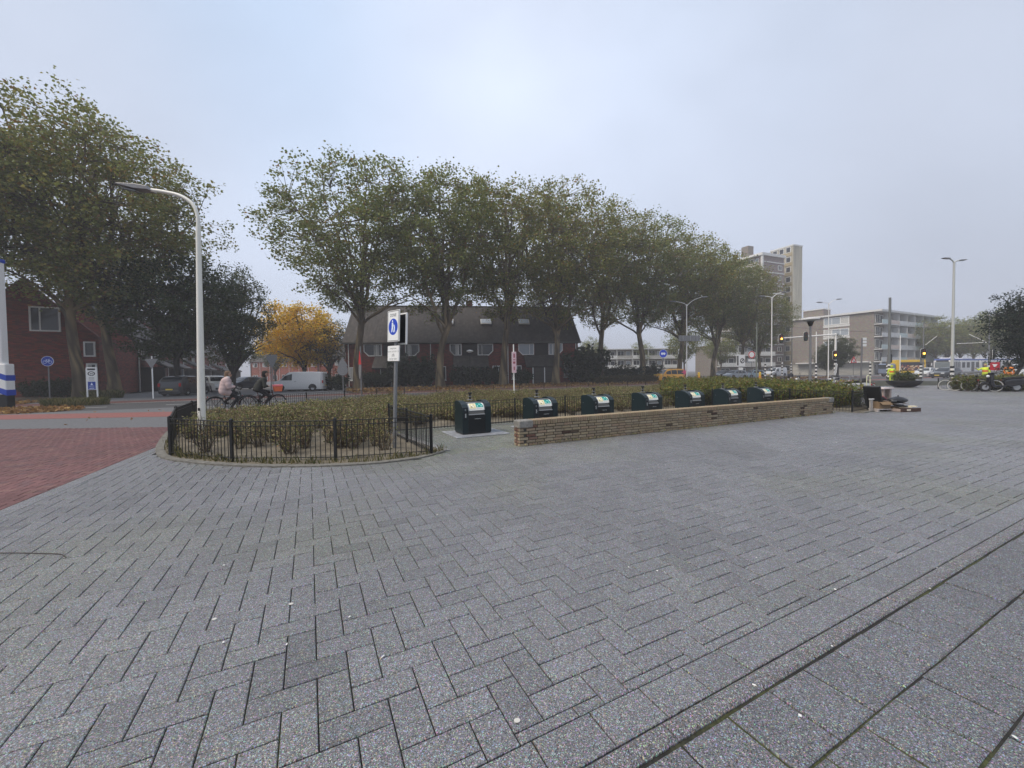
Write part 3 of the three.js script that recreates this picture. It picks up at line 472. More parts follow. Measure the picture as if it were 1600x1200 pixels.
function scatter(name, label, cat, geos, spots, sc = [0.8, 1.2]) {
  const r = rng(name.length * 7 + spots.length);
  geos.forEach((g, v) => {
    const mine = spots.filter((_, i) => i % geos.length === v); if (!mine.length) return;
    const im = new THREE.InstancedMesh(g, M.leaf, mine.length); im.name = numbered(name); const m4 = new THREE.Matrix4(), q = new THREE.Quaternion(), up = new THREE.Vector3(0, 1, 0);
    mine.forEach(([x, d, s = 1, y = 0.02], i) => { const k = s * lerp(sc[0], sc[1], r()); m4.compose(new THREE.Vector3(x, y, -d), q.setFromAxisAngle(up, r() * 6.283), new THREE.Vector3(k, k * lerp(0.85, 1.15, r()), k)); im.setMatrixAt(i, m4); });
    stuff(im, label, cat); scene.add(im);
  });
}
{
  survey = 'plain';
  const r = rng(501), fronts = [], brush = [], hedge = [];
  for (let a = 7.0; a < 24; a += 0.44) for (let b = -4; b < 33; b += 0.44) {
    const aa = a + (r() - 0.5) * 0.4, bb = b + (r() - 0.5) * 0.4, [x, d] = ab(aa, bb); if (!inside(bed, x, d) || !inside(bed, x + 0.35, d - 0.35) || !inside(bed, x - 0.3, d - 0.35)) continue;
    if (bb > 1.4 && bb < 17.5 && aa < 11.7) continue;
    if (bb > 14.4 + (aa - 13) * 1.1) { if (r() < 0.95) hedge.push([x, d, bb > 17.5 ? 1.0 : 0.92]); }
    else if (aa > 12 || bb > 1.4) { if (r() < 0.86) brush.push([x, d, 0.62 + 0.75 * fbm(x * 0.8, d * 0.8, 77, 0, 2)]); }
    else if (r() < (d < 8.2 ? 0.42 : 0.75)) fronts.push([x, d, 0.7 + 0.35 * r()]);
  }
  const g1 = [1, 2, 3].map((k) => bushGeometry(600 + k, { h: 0.46, w: 0.40, stems: 36, leaves: 210, size: 0.044, pal: PAL.brush }));
  const g2 = [1, 2].map((k) => bushGeometry(620 + k, { h: 0.74, w: 0.38, stems: 30, leaves: 170, size: 0.042, pal: PAL.brush, fill: 0.1 }));
  const g3 = [1, 2, 3].map((k) => bushGeometry(640 + k, { h: 0.98, w: 0.42, stems: 24, leaves: 460, size: 0.075, pal: PAL.hedge, fill: 0.06 }));
  scatter('planter_brush', 'dry twiggy low shrubs filling the fenced planter', 'shrubs', g1, brush);
  scatter('thin_shrubs', 'sparse thin shrubs on bare soil behind the front fence', 'shrubs', g2, fronts);
  scatter('planter_hedge', 'dense green hedge behind the last waste containers and low wall', 'hedge', g3, hedge, [0.85, 1.15]);
  // bed on the far right behind the bicycles
  const right = []; for (let i = 0; i < 150; i++) { const t = r(), d = lerp(27.5, 33, r()); right.push([...placed(px(lerp(1492, 1640, t), d), d), 0.95]); }
  scatter('square_shrubs', 'green shrub bed behind the parked bicycles', 'shrubs', g3, right);
  // clipped low hedge before the park, dark evergreens at the terrace
  const low = []; for (let b = 33; b < 43; b += 0.4) for (let k = 0; k < 2; k++) { const [x, d] = ab(40.5 + k * 0.5, b + (r() - 0.5) * 0.3); low.push([x, d, 1.15]); }
  const gl = [1, 2].map((k) => bushGeometry(660 + k, { h: 0.95, w: 0.45, stems: 18, leaves: 380, size: 0.09, pal: pick([[0.5, [0.06, 0.065, 0.02]], [0.3, [0.10, 0.07, 0.03]], [0.2, [0.04, 0.05, 0.02]]]), fill: 0.05 }));
  scatter('roadside_hedge', 'low brown and green hedge along the far side of the road', 'hedge', gl, low);
  const ge = [1, 2].map((k) => bushGeometry(680 + k, { h: 1.5, w: 0.75, stems: 26, leaves: 700, size: 0.13, pal: PAL.ever, fill: 0.03, twig: [0.03, 0.025, 0.02] }));
  survey = 'scaled'; const clump = (name, label, p0, p1, d, hh, n, rows = 2) => { const g = thing(name, label, 'bush', px((p0 + p1) / 2, d), 0, d, 0, 'dark garden bushes'); const q = rng(p0); for (let i = 0; i < n; i++) for (let k = 0; k < rows; k++) { const m = mesh('foliage', ge[(i + k) % 2], M.leaf, g); m.position.set(px(lerp(p0, p1, (i + 0.5) / n), d) - px((p0 + p1) / 2, d), 0, -k * 0.7 + (q() - 0.5) * 0.3); m.rotation.y = q() * 6; const s = hh / 1.5 * (0.85 + 0.3 * q()); m.scale.set(s * 0.9, s, s * 0.9); } return g; };
  clump('evergreen_hedge', 'broad dark clipped hedge in front of the white van', 450, 536, 28.4, 1.35, 5);
  clump('garden_bush', 'dark evergreen bush at the terrace corner behind the first plane tree', 566, 606, 33.6, 1.5, 3);
  clump('garden_bush', 'tall dark evergreen bush before the terrace beside the pedestrian zone sign', 616, 676, 34.7, 2.9, 3);
  clump('garden_bush', 'dark evergreen bush between two plane trunks before the terrace', 706, 786, 36.6, 1.9, 5);
  clump('garden_bush', 'low dark bush beside the terrace garage doors', 808, 826, 38.3, 1.6, 2);
  clump('garden_bush', 'tall dark evergreen mass at the end of the terrace', 892, 935, 42.4, 4.2, 3, 3);
  clump('garden_bush', 'dark evergreen bushes behind the low roadside hedge', 940, 1032, 46.5, 2.3, 5);
  clump('garden_bush', 'dark bush against the brick gable wall', 40, 118, 22, 1.2, 6, 1);
  // fallen leaves and tufts of long grass
  const lf = new Leaves(), brown = pick([[0.4, [0.30, 0.17, 0.06]], [0.35, [0.22, 0.12, 0.05]], [0.25, [0.42, 0.28, 0.10]]]);
  const drop = (x, d, s = 0.16, y = 0.03) => lf.add(x, y + r() * 0.03, -d, s * (0.7 + 0.6 * r()), r, brown, 0, 0.45);
  survey = 'plain'; const mastAt = placed(px(9, 16.4), 16.4), pileAt = placed(px(22, 15), 15), tuftAt = placed(px(178, 22), 22);
  for (let i = 0; i < 6500; i++) { const b = -60 + 44 * r(), a = 35.9 + 5 * r() * r(); const [x, d] = ab(a, b); if (x > -d * 1.35) drop(x, d, 0.2); }
  for (let i = 0; i < 12000; i++) { const [x, d] = ab(36.1 + 10 * r(), 3.4 + 80 * r()); drop(x, d, 0.23); }
  for (let i = 0; i < 2200; i++) { const q = Math.sqrt(r()), t = r() * 6.283; drop(pileAt[0] + Math.cos(t) * q * 2.6, pileAt[1] + Math.sin(t) * q * 2.0, 0.17, 0.02); }
  for (let i = 0; i < 60; i++) { const [x, d] = ab(18 + 14 * r(), -32 + 28 * r()); drop(x, d, 0.13, 0.004); }
  const lm = mesh('fallen_leaves', lf.build(), M.leaf); stuff(lm, 'brown fallen leaves along the far verges', 'leaves');
  const gr = new Leaves(), straw = pick([[0.5, [0.22, 0.19, 0.08]], [0.5, [0.10, 0.11, 0.035]]]);
  const blade = (x, d, h) => { const n = gr.p.length / 3, q = r() * 6.28, wx = Math.cos(q) * 0.012, wz = Math.sin(q) * 0.012, lx = (r() - 0.5) * h * 0.9, lz = (r() - 0.5) * h * 0.9; gr.p.push(x - wx, 0, -d - wz, x + wx, 0, -d + wz, x + lx * 0.4, h * 0.65, -d + lz * 0.4, x + lx, h * 0.9, -d + lz); gr.i.push(n, n + 1, n + 2, n, n + 2, n + 3); const c = straw(r); for (let k = 0; k < 4; k++) gr.c.push(...c); };
  for (let i = 0; i < 1500; i++) { const q = Math.sqrt(r()), t = r() * 6.28; blade(mastAt[0] + 2.4 + Math.cos(t) * q * 1.7, mastAt[1] + 1.4 + Math.sin(t) * q * 1.0, 0.2 + 0.35 * r()); }
  for (let i = 0; i < 500; i++) { const q = Math.sqrt(r()), t = r() * 6.28; blade(tuftAt[0] + Math.cos(t) * q * 1.4, tuftAt[1] - 0.8 + Math.sin(t) * q * 0.6, 0.35 + 0.45 * r()); }
  for (let i = 0; i < 900; i++) { const k = Math.floor(r() * (rim.length - 1)), p = rim[k]; blade(p[0] + (r() - 0.5) * 0.2 + 0.05, p[1] + 0.12 + r() * 0.2, 0.05 + 0.12 * r()); }
  const gm = mesh('long_grass', gr.build(), M.leaf); stuff(gm, 'tufts of long straw coloured grass on the verges', 'grass');
}
survey = 'plain';
// ---------------------------------------------------------------- low brick wall
{
  const r = rng(211), L = 12.35, T = 0.25, [wx, wd] = ab(7.38, 3.9), w = thing('low_wall', 'low buff brick wall with soldier course in front of the waste containers', 'wall', wx, 0, wd, RY - 0.004);
  // local x runs along the wall, +z is its front
  const bl = 0.207, bh = 0.049, ch = 0.0625, courses = 7, top = courses * ch;
  mesh('mortar_core', metric(box(L - 0.02, top + 0.085, T - 0.03, L / 2, (top + 0.085) / 2 - 0.02, -T / 2)), S([0.13, 0.115, 0.09], { map: grainMap, bumpMap: grainBump, bumpScale: 0.004 }), w);
  const buff = [[0.58, 0.47, 0.30], [0.52, 0.41, 0.26], [0.66, 0.55, 0.38], [0.48, 0.39, 0.27], [0.58, 0.43, 0.29]], redd = [[0.36, 0.19, 0.13], [0.42, 0.26, 0.19], [0.28, 0.15, 0.11]];
  const mats = [...buff, [0.13, 0.075, 0.055], [0.17, 0.12, 0.08], ...redd].map((c) => S(c, { map: rep(grainMap, 3), bumpMap: rep(grainBump, 3), bumpScale: 0.004, roughness: 0.92 }));
  const full = [0, 1].map((k) => metric(rbox(bl, bh, 0.1, 0.006, 0, 0, 0, 1), 1, k * 0.37, k * 0.21)), header = metric(rbox(0.102, bh, 0.1, 0.006, 0, 0, 0, 1));
  const all = [];
  for (let c = 0; c < courses; c++) for (let x = c % 2 ? 0.055 : 0.11; x < L; x += 0.225) {
    const q = r(), wet = fbm(x * 1.4, c * 0.35, 9, 0, 3), mi = q < 0.022 || (wet > 0.67 && q < 0.2) ? 5 + (r() < 0.5 ? 0 : 1) : x < 0.5 && q < 0.5 ? 7 + Math.floor(r() * 3) : Math.floor(r() * 5);
    if (c % 2 && x < 0.06) all.push([header, 0.052, c, mi, 0]); else if (x + bl / 2 > L) all.push([header, x - 0.057, c, mi, 0]); else all.push([full[q < 0.5 ? 0 : 1], x, c, mi, 0]);
  }
  const rest = {};
  all.sort((p, q) => p[1] - q[1]).forEach(([g, x, c, mi], i) => {
    const z = -0.046 + (r() - 0.5) * 0.009, y = c * ch + ch / 2 - 0.006;
    if (i < 294) { const m = mesh('brick', g, mats[mi], w); m.position.set(x, y, z); m.rotation.y = (r() - 0.5) * 0.02; m.rotation.z = (r() - 0.5) * 0.012; }
    else (rest[mi] ??= []).push(g.clone().translate(x, y, z));
    (rest[mi] ??= []).push(g.clone().translate(x, y, -T + 0.048));        // back face
  });
  for (let c = 0; c < courses; c++) for (const [z, g] of c % 2 ? [[-0.08, 0], [-0.19, 0]] : [[-0.125, 0]]) { const m = mesh('brick', metric(rbox(0.1, bh, c % 2 ? 0.085 : 0.05, 0.006)), mats[7 + (c % 3)], w); m.position.set(0.046, c * ch + ch / 2 - 0.006, z); }
  for (const k of Object.keys(rest)) stuff(mesh('brickwork', mergeGeometries(rest[k]), mats[k], w));
  const cap = [[], [], []]; for (let x = 0.36; x < L - 0.3; x += 0.0625) cap[Math.floor(r() * 3)].push(metric(rbox(0.049, 0.1, T + 0.012, 0.006, x, top + 0.052 + (r() - 0.5) * 0.004, -T / 2 + (r() - 0.5) * 0.006, 1), 1, r(), r()));
  cap.forEach((l, i) => stuff(mesh('soldier_course', mergeGeometries(l), mats[[0, 1, 4][i]], w)));
  for (const x of [0.165, L - 0.135]) mesh('end_stone', metric(rbox(0.34, 0.165, T + 0.03, 0.03, x, top + 0.022, -T / 2)), S([0.36, 0.35, 0.32], { map: blotchMap, bumpMap: grainBump, bumpScale: 0.004, roughness: 0.9 }), w);
  const wl = new Leaves(), wr = rng(5); for (let i = 0; i < 260; i++) { const x = wr() * L; wl.add(x, 0.02 + wr() * 0.04, 0.03 + wr() * 0.05, 0.04, wr, PAL.brush, 0); } stuff(mesh('weeds', wl.build(), M.leaf, w));
}

// ---------------------------------------------------------------- underground waste container inlets
{
  const W = 0.78, D = 0.6, H = 0.86, green = S([0.003, 0.014, 0.018], { roughness: 0.42 }), dark = S([0.002, 0.005, 0.007], { roughness: 0.42 });
  const poster = canvasTexture(256, 128, (c, w, h) => { c.fillStyle = '#f3f4ec'; c.fillRect(0, 0, w, h); c.fillStyle = '#eadfae'; c.fillRect(14, 20, 108, 82); c.fillStyle = '#f8f3dc'; c.beginPath(); c.arc(62, 66, 24, 0, 7); c.fill(); c.fillStyle = '#4a3d2c'; c.beginPath(); c.ellipse(50, 78, 13, 7, 0.5, 0, 7); c.fill(); c.beginPath(); c.ellipse(82, 48, 5, 10, 0.6, 0, 7); c.fill(); c.fillStyle = '#0f9a90'; c.beginPath(); c.moveTo(126, 12); c.lineTo(212, 12); c.quadraticCurveTo(246, 30, 246, 66); c.lineTo(246, 88); c.lineTo(126, 88); c.fill(); c.fillStyle = '#c9f0ea'; for (const [x, y] of [[150, 66], [190, 36], [214, 68]]) { c.beginPath(); c.moveTo(x - 12, y + 9); c.lineTo(x + 12, y + 9); c.lineTo(x + 4, y - 12); c.lineTo(x - 4, y - 12); c.fill(); } c.fillStyle = '#9a9a90'; c.fillRect(20, 108, 90, 4); c.fillRect(130, 100, 100, 4); });
  const rest = canvasTexture(128, 512, (c, w, h) => { c.fillStyle = '#06101a'; c.fillRect(0, 0, w, h); c.save(); c.translate(w / 2, h * 0.62); c.rotate(-Math.PI / 2); c.fillStyle = '#e8ecec'; c.font = 'bold 92px sans-serif'; c.textAlign = 'center'; c.textBaseline = 'middle'; c.fillText('rest', -20, 0); c.restore(); c.strokeStyle = '#98a4a8'; c.lineWidth = 9; c.beginPath(); c.arc(64, 92, 36, 0.5, 5.6); c.stroke(); c.beginPath(); c.arc(64, 92, 16, 0, 6.3); c.stroke(); });
  const nameT = canvasTexture(256, 64, (c, w, h) => { c.fillStyle = '#0a1216'; c.fillRect(0, 0, w, h); c.fillStyle = '#d8dcda'; c.font = 'bold 36px sans-serif'; c.textAlign = 'center'; c.textBaseline = 'middle'; c.fillText('LOMBARDIJE', w / 2, h / 2); });
  const g = thing('waste_container', 'dark green waste container inlet on a steel plate, open on the planter side of the wall end', 'waste container', 0, 0, 0, 0, 'row of waste containers');
  mesh('base_plate', rbox(1.42, 0.02, 1.22, 0.006, 0.06, 0.012, 0.0), M.plate, g);
  mesh('base_seam', box(1.28, 0.004, 1.08, 0.06, 0.024, 0.0), S([0.5, 0.52, 0.56], { metalness: 0.3, roughness: 0.6, map: rep(blotchMap, 2) }), g);
  mesh('plinth', box(W - 0.03, 0.04, D - 0.03, 0, 0.045, 0), M.black, g);
  // side profile: flat back, curved shoulder
  const prof = [[-D / 2, 0.06], [D / 2, 0.06], [D / 2, 0.70], [0.22, 0.775], [0.1, 0.83], [-0.06, H], [-D / 2 + 0.05, H - 0.015], [-D / 2, H - 0.06]];
  const side = () => prism(prof.map((p) => [p[0], p[1]]), 0.16, 0.008).rotateY(-Math.PI / 2);
  for (const s of [-1, 1]) mesh('side_housing', side().translate(s * (W / 2 - 0.08), 0, 0), green, g);
  mesh('front_panel', rbox(W - 0.3, 0.44, 0.03, 0.006, 0, 0.285, D / 2 - 0.022), dark, g);
  mesh('body', box(W - 0.3, 0.74, D - 0.14, 0, 0.43, -0.06), green, g);
  mesh('lid', prism([[-D / 2 + 0.02, 0.8], [-0.08, 0.81], [0.08, 0.775], [0.08, 0.75], [-D / 2 + 0.02, 0.76]], W - 0.31).rotateY(-Math.PI / 2), dark, g);
  // steel drum with its printed sticker
  const drum = mesh('drum', new THREE.CylinderGeometry(0.225, 0.225, W - 0.33, 20, 1, false, -0.2, 1.95).rotateZ(Math.PI / 2).rotateX(-0.35).translate(0, 0.585, 0.06), M.steel, g);
  const drumBox = mesh('drum_box', box(W - 0.34, 0.2, 0.2, 0, 0.58, 0.12), M.steel, g);
  const st = new THREE.PlaneGeometry(W - 0.38, 0.19, 1, 8); { const p = st.attributes.position; for (let i = 0; i < p.count; i++) { const t = p.getY(i) / 0.19, an = 0.66 + t * 1.05; p.setXYZ(i, p.getX(i) - 0.0, 0.585 + Math.sin(an) * 0.232, 0.06 + Math.cos(an) * 0.232); } st.computeVertexNormals(); }
  mesh('sticker', st, S(0xffffff, { map: poster, roughness: 0.35 }), drum);
  mesh('handle', rbox(W - 0.35, 0.025, 0.035, 0.01, 0, 0.515, 0.29), M.steel, drum);
  mesh('apron', rbox(W - 0.35, 0.07, 0.02, 0.006, 0, 0.55, 0.272), S([0.16, 0.16, 0.15], { roughness: 0.5 }), drum);
  const tl = mesh('side_lettering', new THREE.PlaneGeometry(0.075, 0.3).translate(-W / 2 + 0.085, 0.545, D / 2 + 0.003), S(0xffffff, { map: rest, roughness: 0.4 }), g);
  mesh('name_plate', new THREE.BoxGeometry(0.2, 0.036, 0.004).translate(0.02, 0.405, D / 2 - 0.004), S(0xffffff, { map: nameT, roughness: 0.4 }), g);
  for (const y of [0.2, 0.62]) mesh('rivet', disc(0.012, 0.008, 10).rotateY(Math.PI / 2).translate(-W / 2 - 0.002, y, -0.2), M.galv, g);
  for (const y of [0.16, 0.62]) mesh('hinge', box(0.006, 0.07, 0.012, -W / 2 - 0.002, y, 0.22), M.black, g);
  const hook = mesh('lifting_post', new THREE.CylinderGeometry(0.028, 0.028, 0.2, 12).translate(0, H + 0.08, -0.18), M.black, g);
  mesh('ring', new THREE.CylinderGeometry(0.075, 0.08, 0.02, 16).translate(0, H + 0.005, -0.18), M.galv, hook);
  mesh('ring', new THREE.CylinderGeometry(0.055, 0.055, 0.022, 16).translate(0, H + 0.09, -0.18), M.galv, hook);
  mesh('cap', new THREE.CylinderGeometry(0.05, 0.055, 0.04, 16).translate(0, H + 0.175, -0.18), M.black, hook);
  const at = (k) => ab(9.66, 3.75 + k * 2.03);
  const names = ['waste container standing fully in view on its steel plate beside the short fence', 'second waste container from the wall end with the grey stone block', 'third waste container from the wall end with the grey stone block', 'fourth waste container, in the middle of the row behind the wall', 'fifth waste container from the wall end with the grey stone block', 'sixth waste container, next to last before the hedge', 'last waste container of the row beside the green hedge'];
  for (let k = 0; k < 7; k++) { const [x, d] = at(k); if (!k) { g.position.set(x, 0, -d); g.rotation.y = RY; g.userData.label = names[0]; } else copyOf(g, x, 0, d, RY + (hash2(k, 3, 3) - 0.5) * 0.05, names[k]); }
}

// ---------------------------------------------------------------- signs
function signTexture(w, h, draw) { return canvasTexture(w, h, draw); }
const plateBack = M.galv;
function pole(parent, h, r = 0.03, m = M.galv) { return mesh('pole', new THREE.CylinderGeometry(r, r, h, 10).translate(0, h / 2 - 0.1, 0), m, parent); }
function board(parent, name, w, h, y, z, map, edge = M.white, x = 0) { const b = mesh(name, rbox(w, h, 0.025, 0.012, x, y, z), edge, parent); if (map) mesh('face', new THREE.PlaneGeometry(w - 0.01, h - 0.01).translate(x, y, z + 0.0145), S(0xffffff, { map, roughness: 0.45 }), b); return b; }
function bicycleMark(c, x, y, s, col) { c.strokeStyle = col; c.lineWidth = s * 0.09; for (const k of [-1, 1]) { c.beginPath(); c.arc(x + k * s * 0.55, y + s * 0.2, s * 0.36, 0, 7); c.stroke(); } c.beginPath(); c.moveTo(x - s * 0.55, y + s * 0.2); c.lineTo(x - s * 0.2, y - s * 0.35); c.lineTo(x + s * 0.38, y - s * 0.35); c.lineTo(x, y + s * 0.2); c.lineTo(x - s * 0.2, y - s * 0.35); c.moveTo(x + s * 0.55, y + s * 0.2); c.lineTo(x + s * 0.32, y - s * 0.55); c.lineTo(x + s * 0.5, y - s * 0.6); c.moveTo(x - s * 0.32, y - s * 0.5); c.lineTo(x - s * 0.1, y - s * 0.5); c.stroke(); }
{
  const zone = signTexture(192, 288, (c, w, h) => {
    c.fillStyle = '#eef0ef'; c.fillRect(0, 0, w, h); c.strokeStyle = '#3a3d40'; c.lineWidth = 5; c.strokeRect(7, 7, w - 14, h - 14); c.fillStyle = '#6a6e72'; c.font = 'bold 40px sans-serif'; c.textAlign = 'center'; c.fillText('ZONE', w / 2, 58);
    c.fillStyle = '#0a3fc0'; c.beginPath(); c.arc(w / 2, 152, 76, 0, 7); c.fill(); c.fillStyle = '#eaf4fb';
    const fig = (x, y, s) => { c.beginPath(); c.arc(x, y - s * 0.46, s * 0.085, 0, 7); c.fill(); c.beginPath(); c.moveTo(x - s * 0.11, y - s * 0.34); c.lineTo(x + s * 0.11, y - s * 0.34); c.lineTo(x + s * 0.1, y + s * 0.05); c.lineTo(x + s * 0.17, y + s * 0.46); c.lineTo(x + s * 0.06, y + s * 0.46); c.lineTo(x, y + s * 0.14); c.lineTo(x - s * 0.1, y + s * 0.46); c.lineTo(x - s * 0.2, y + s * 0.46); c.lineTo(x - s * 0.1, y + s * 0.05); c.fill(); };
    fig(84, 150, 112); fig(118, 172, 70); c.strokeStyle = '#eaf4fb'; c.lineWidth = 7; c.beginPath(); c.moveTo(92, 122); c.lineTo(112, 156); c.stroke();
  });
  const sub = signTexture(224, 160, (c, w, h) => { c.fillStyle = '#eef0ef'; c.fillRect(0, 0, w, h); c.fillStyle = '#55585c'; c.textAlign = 'center'; c.font = '26px sans-serif'; c.fillText('toegestaan', w / 2, 34); c.fillText('ma t/m zo 6:00-11:30', w / 2, 68); bicycleMark(c, w / 2, 98, 30, '#55585c'); c.fillText('overige tijden', w / 2, 146); });
  const t = thing('zone_sign', 'white pedestrian zone sign with blue disc on a grey pole in the planter', 'sign', -2.41, 0, 8.1, -0.78); t.rotation.order = 'ZYX'; t.rotation.z = -0.038;
  pole(t, 2.75, 0.038); for (const dy of [0.02]) mesh('back_rail', box(0.05, 0.55, 0.05, 0, 2.5, 0.0), M.black, t);
  board(t, 'zone_board', 0.46, 0.63, 2.52, 0.06, zone); const bb = mesh('zone_board', rbox(0.46, 0.63, 0.04, 0.012, 0.03, 2.47, -0.085), M.white, t); mesh('hollow_back', box(0.41, 0.57, 0.01, 0.03, 2.47, -0.063), M.black, bb);
  board(t, 'text_board', 0.45, 0.31, 1.97, 0.05, sub); for (const y of [1.9, 2.04, 2.3, 2.66]) mesh('clamp', box(0.1, 0.02, 0.1, 0, y, 0.0), M.steel, t);
}
survey = 'scaled';
function roundSign(name, label, p, d, y0, r, ry, map, h = y0 + r, group) { const t = thing(name, label, 'sign', px(p, d), 0, d, ry, group); pole(t, y0 + 0.05, 0.028); const b = mesh('sign_disc', disc(r, 0.02, 32).translate(0, y0, 0.04), map ? M.white : plateBack, t); if (map) mesh('face', new THREE.CircleGeometry(r * 0.985, 32).translate(0, y0, 0.052), S(0xffffff, { map, roughness: 0.45 }), b); return t; }
function triangle(parent, name, s, y, up, z, m) { const k = up ? 1 : -1, g = prism([[-s / 2, -k * s * 0.29], [s / 2, -k * s * 0.29], [0, k * s * 0.577]], 0.018, 0.004).translate(0, y, z); return mesh(name, g, m, parent); }
{
  const bike = signTexture(128, 128, (c, w, h) => { c.fillStyle = '#eef'; c.fillRect(0, 0, w, h); c.fillStyle = '#0c3aa8'; c.beginPath(); c.arc(64, 64, 60, 0, 7); c.fill(); bicycleMark(c, 64, 66, 50, '#e8eef8'); });
  roundSign('cycle_sign', 'round blue sign with a white bicycle before the brick gable', 78, 20.8, 1.97, 0.26, 0.25, bike);
  const bus = signTexture(128, 128, (c, w, h) => { c.fillStyle = '#dde3f0'; c.fillRect(0, 0, w, h); c.fillStyle = '#0c3cc4'; c.beginPath(); c.arc(64, 64, 61, 0, 7); c.fill(); c.fillStyle = '#e8eef8'; c.beginPath(); c.roundRect(28, 48, 72, 30, 8); c.fill(); c.beginPath(); c.arc(44, 80, 7, 0, 7); c.arc(84, 80, 7, 0, 7); c.fill(); });
  const t = roundSign('bus_lane_sign', 'round blue bus lane sign on a pole beside the orange van', 1036, 38, 2.95, 0.39, 0.1, bus); mesh('sub_plate', rbox(0.22, 0.3, 0.02, 0.006, 0, 2.35, 0.04), M.galv, t);
  const no = signTexture(128, 128, (c, w, h) => { c.fillStyle = '#c81e28'; c.fillRect(0, 0, w, h); c.fillStyle = '#eeeeec'; c.beginPath(); c.arc(64, 64, 47, 0, 7); c.fill(); });
  const n = roundSign('closed_road_sign', 'round white sign with a red ring and a plate below', 1174, 46, 3.1, 0.42, 0.1, no); mesh('sub_plate', rbox(0.85, 0.26, 0.02, 0.006, 0, 2.45, 0.04), M.white, n);
  // parking zone board
  const park = signTexture(128, 512, (c, w, h) => { c.fillStyle = '#e6e7e6'; c.fillRect(0, 0, w, h); c.fillStyle = '#111'; c.fillRect(8, 6, 112, 40); c.strokeStyle = '#222'; c.lineWidth = 16; c.beginPath(); c.arc(64, 128, 46, 0, 7); c.stroke(); c.fillStyle = '#222'; c.font = 'bold 52px sans-serif'; c.textAlign = 'center'; c.fillText('30', 64, 147); c.fillStyle = '#888'; for (const y of [210, 228, 246, 268, 290]) c.fillRect(22, y, 84, 8); c.fillStyle = '#123a9c'; c.fillRect(8, 318, 112, 186); c.fillStyle = '#e8eef8'; c.beginPath(); c.moveTo(64, 336); c.lineTo(82, 400); c.lineTo(46, 400); c.fill(); c.fillRect(28, 420, 72, 8); c.fillRect(28, 466, 72, 14); });
  const q = thing('parking_board', 'tall white information board with blue lower panel on two white legs', 'sign', px(145, 20.6), 0, 20.6, 0.35); board(q, 'board', 0.36, 1.12, 1.05, 0.02, park); for (const s of [-1, 1]) mesh('leg', rbox(0.06, 1.62, 0.06, 0.02, s * 0.2, 0.79, 0), M.white, q); mesh('top_cap', rbox(0.44, 0.07, 0.07, 0.03, 0, 1.62, 0), M.white, q);
  // backs of signs
  const y1 = thing('yield_sign', 'bare grey back of an inverted triangle sign before the porch', 'sign', px(239.5, 21.2), 0, 21.2, 0.2, 'grey sign backs'); pole(y1, 2.35, 0.03, M.white); triangle(y1, 'sign_back', 0.62, 1.92, false, 0.035, M.galv);
  const y2 = thing('yield_sign', 'grey backs of a square and an inverted triangle sign above the cyclist', 'sign', px(427, 26), 0, 26, -0.1, 'grey sign backs'); pole(y2, 2.45, 0.03, M.galv); mesh('second_pole', new THREE.CylinderGeometry(0.03, 0.03, 2.2, 8).translate(-0.2, 1.1, -0.1), M.galv, y2); mesh('square_back', rbox(0.72, 0.34, 0.02, 0.02, 0, 2.28, 0.04), M.galv, y2); triangle(y2, 'sign_back', 0.66, 1.95, false, 0.035, M.galv);
  const y3 = thing('warning_sign', 'grey backs of a triangle above a round sign by the dark hedge', 'sign', px(536.5, 26), 0, 26, 0.1, 'grey sign backs'); pole(y3, 2.2, 0.028); triangle(y3, 'sign_back', 0.7, 1.92, true, 0.035, M.galv); mesh('round_back', disc(0.34, 0.02, 32).translate(0, 1.46, 0.04), M.galv, y3);
  const y4 = thing('warning_sign', 'red edged triangle sign seen edge on above a round one', 'sign', px(565, 19), 0, 19, -1.06, 'grey sign backs'); pole(y4, 2.75, 0.03); triangle(y4, 'triangle_plate', 0.75, 2.0, true, 0.04, M.red); mesh('round_plate', disc(0.36, 0.02, 32).translate(0, 1.45, 0.04), M.galv, y4);
  const nar = signTexture(64, 256, (c, w, h) => { c.fillStyle = '#e6c4cc'; c.fillRect(0, 0, w, h); c.fillStyle = '#a04450'; c.fillRect(22, 22, 20, 50); c.fillRect(16, 92, 32, 10); c.fillRect(16, 118, 32, 26); c.fillRect(24, 180, 16, 44); });
  const y5 = thing('narrow_sign', 'tall narrow pink and white sign on a pole beside a plane trunk', 'sign', px(803.5, 20), 0, 20, 0.35); pole(y5, 2.9, 0.03, M.white); board(y5, 'board', 0.24, 1.05, 1.9, 0.05, nar);
  const wk = signTexture(128, 128, (c, w, h) => { c.fillStyle = '#c41b2c'; c.fillRect(0, 0, w, h); c.fillStyle = '#f0f0ee'; c.beginPath(); c.moveTo(64, 42); c.lineTo(104, 112); c.lineTo(24, 112); c.fill(); c.fillStyle = '#222'; c.fillRect(56, 62, 9, 22); c.beginPath(); c.moveTo(52, 106); c.lineTo(68, 78); c.lineTo(92, 106); c.fill(); });
  const triFace = (t, s, y, z, map) => { const g = new THREE.BufferGeometry(); g.setAttribute('position', new THREE.Float32BufferAttribute([-s / 2, y - s * 0.29, z, s / 2, y - s * 0.29, z, 0, y + s * 0.577, z], 3)); g.setAttribute('uv', new THREE.Float32BufferAttribute([0.02, 0.04, 0.98, 0.04, 0.5, 0.97], 2)); g.computeVertexNormals(); mesh('face', g, S(0xffffff, { map, roughness: 0.45 }), t); };
  const y6 = thing('roadworks_sign', 'red bordered roadworks triangle beyond the motorcycle', 'sign', px(1333, 42), 0, 42, 0.2); pole(y6, 2.5, 0.03); triangle(y6, 'plate', 0.78, 2.35, true, 0.03, M.red); triFace(y6, 0.78, 2.35, 0.045, wk);
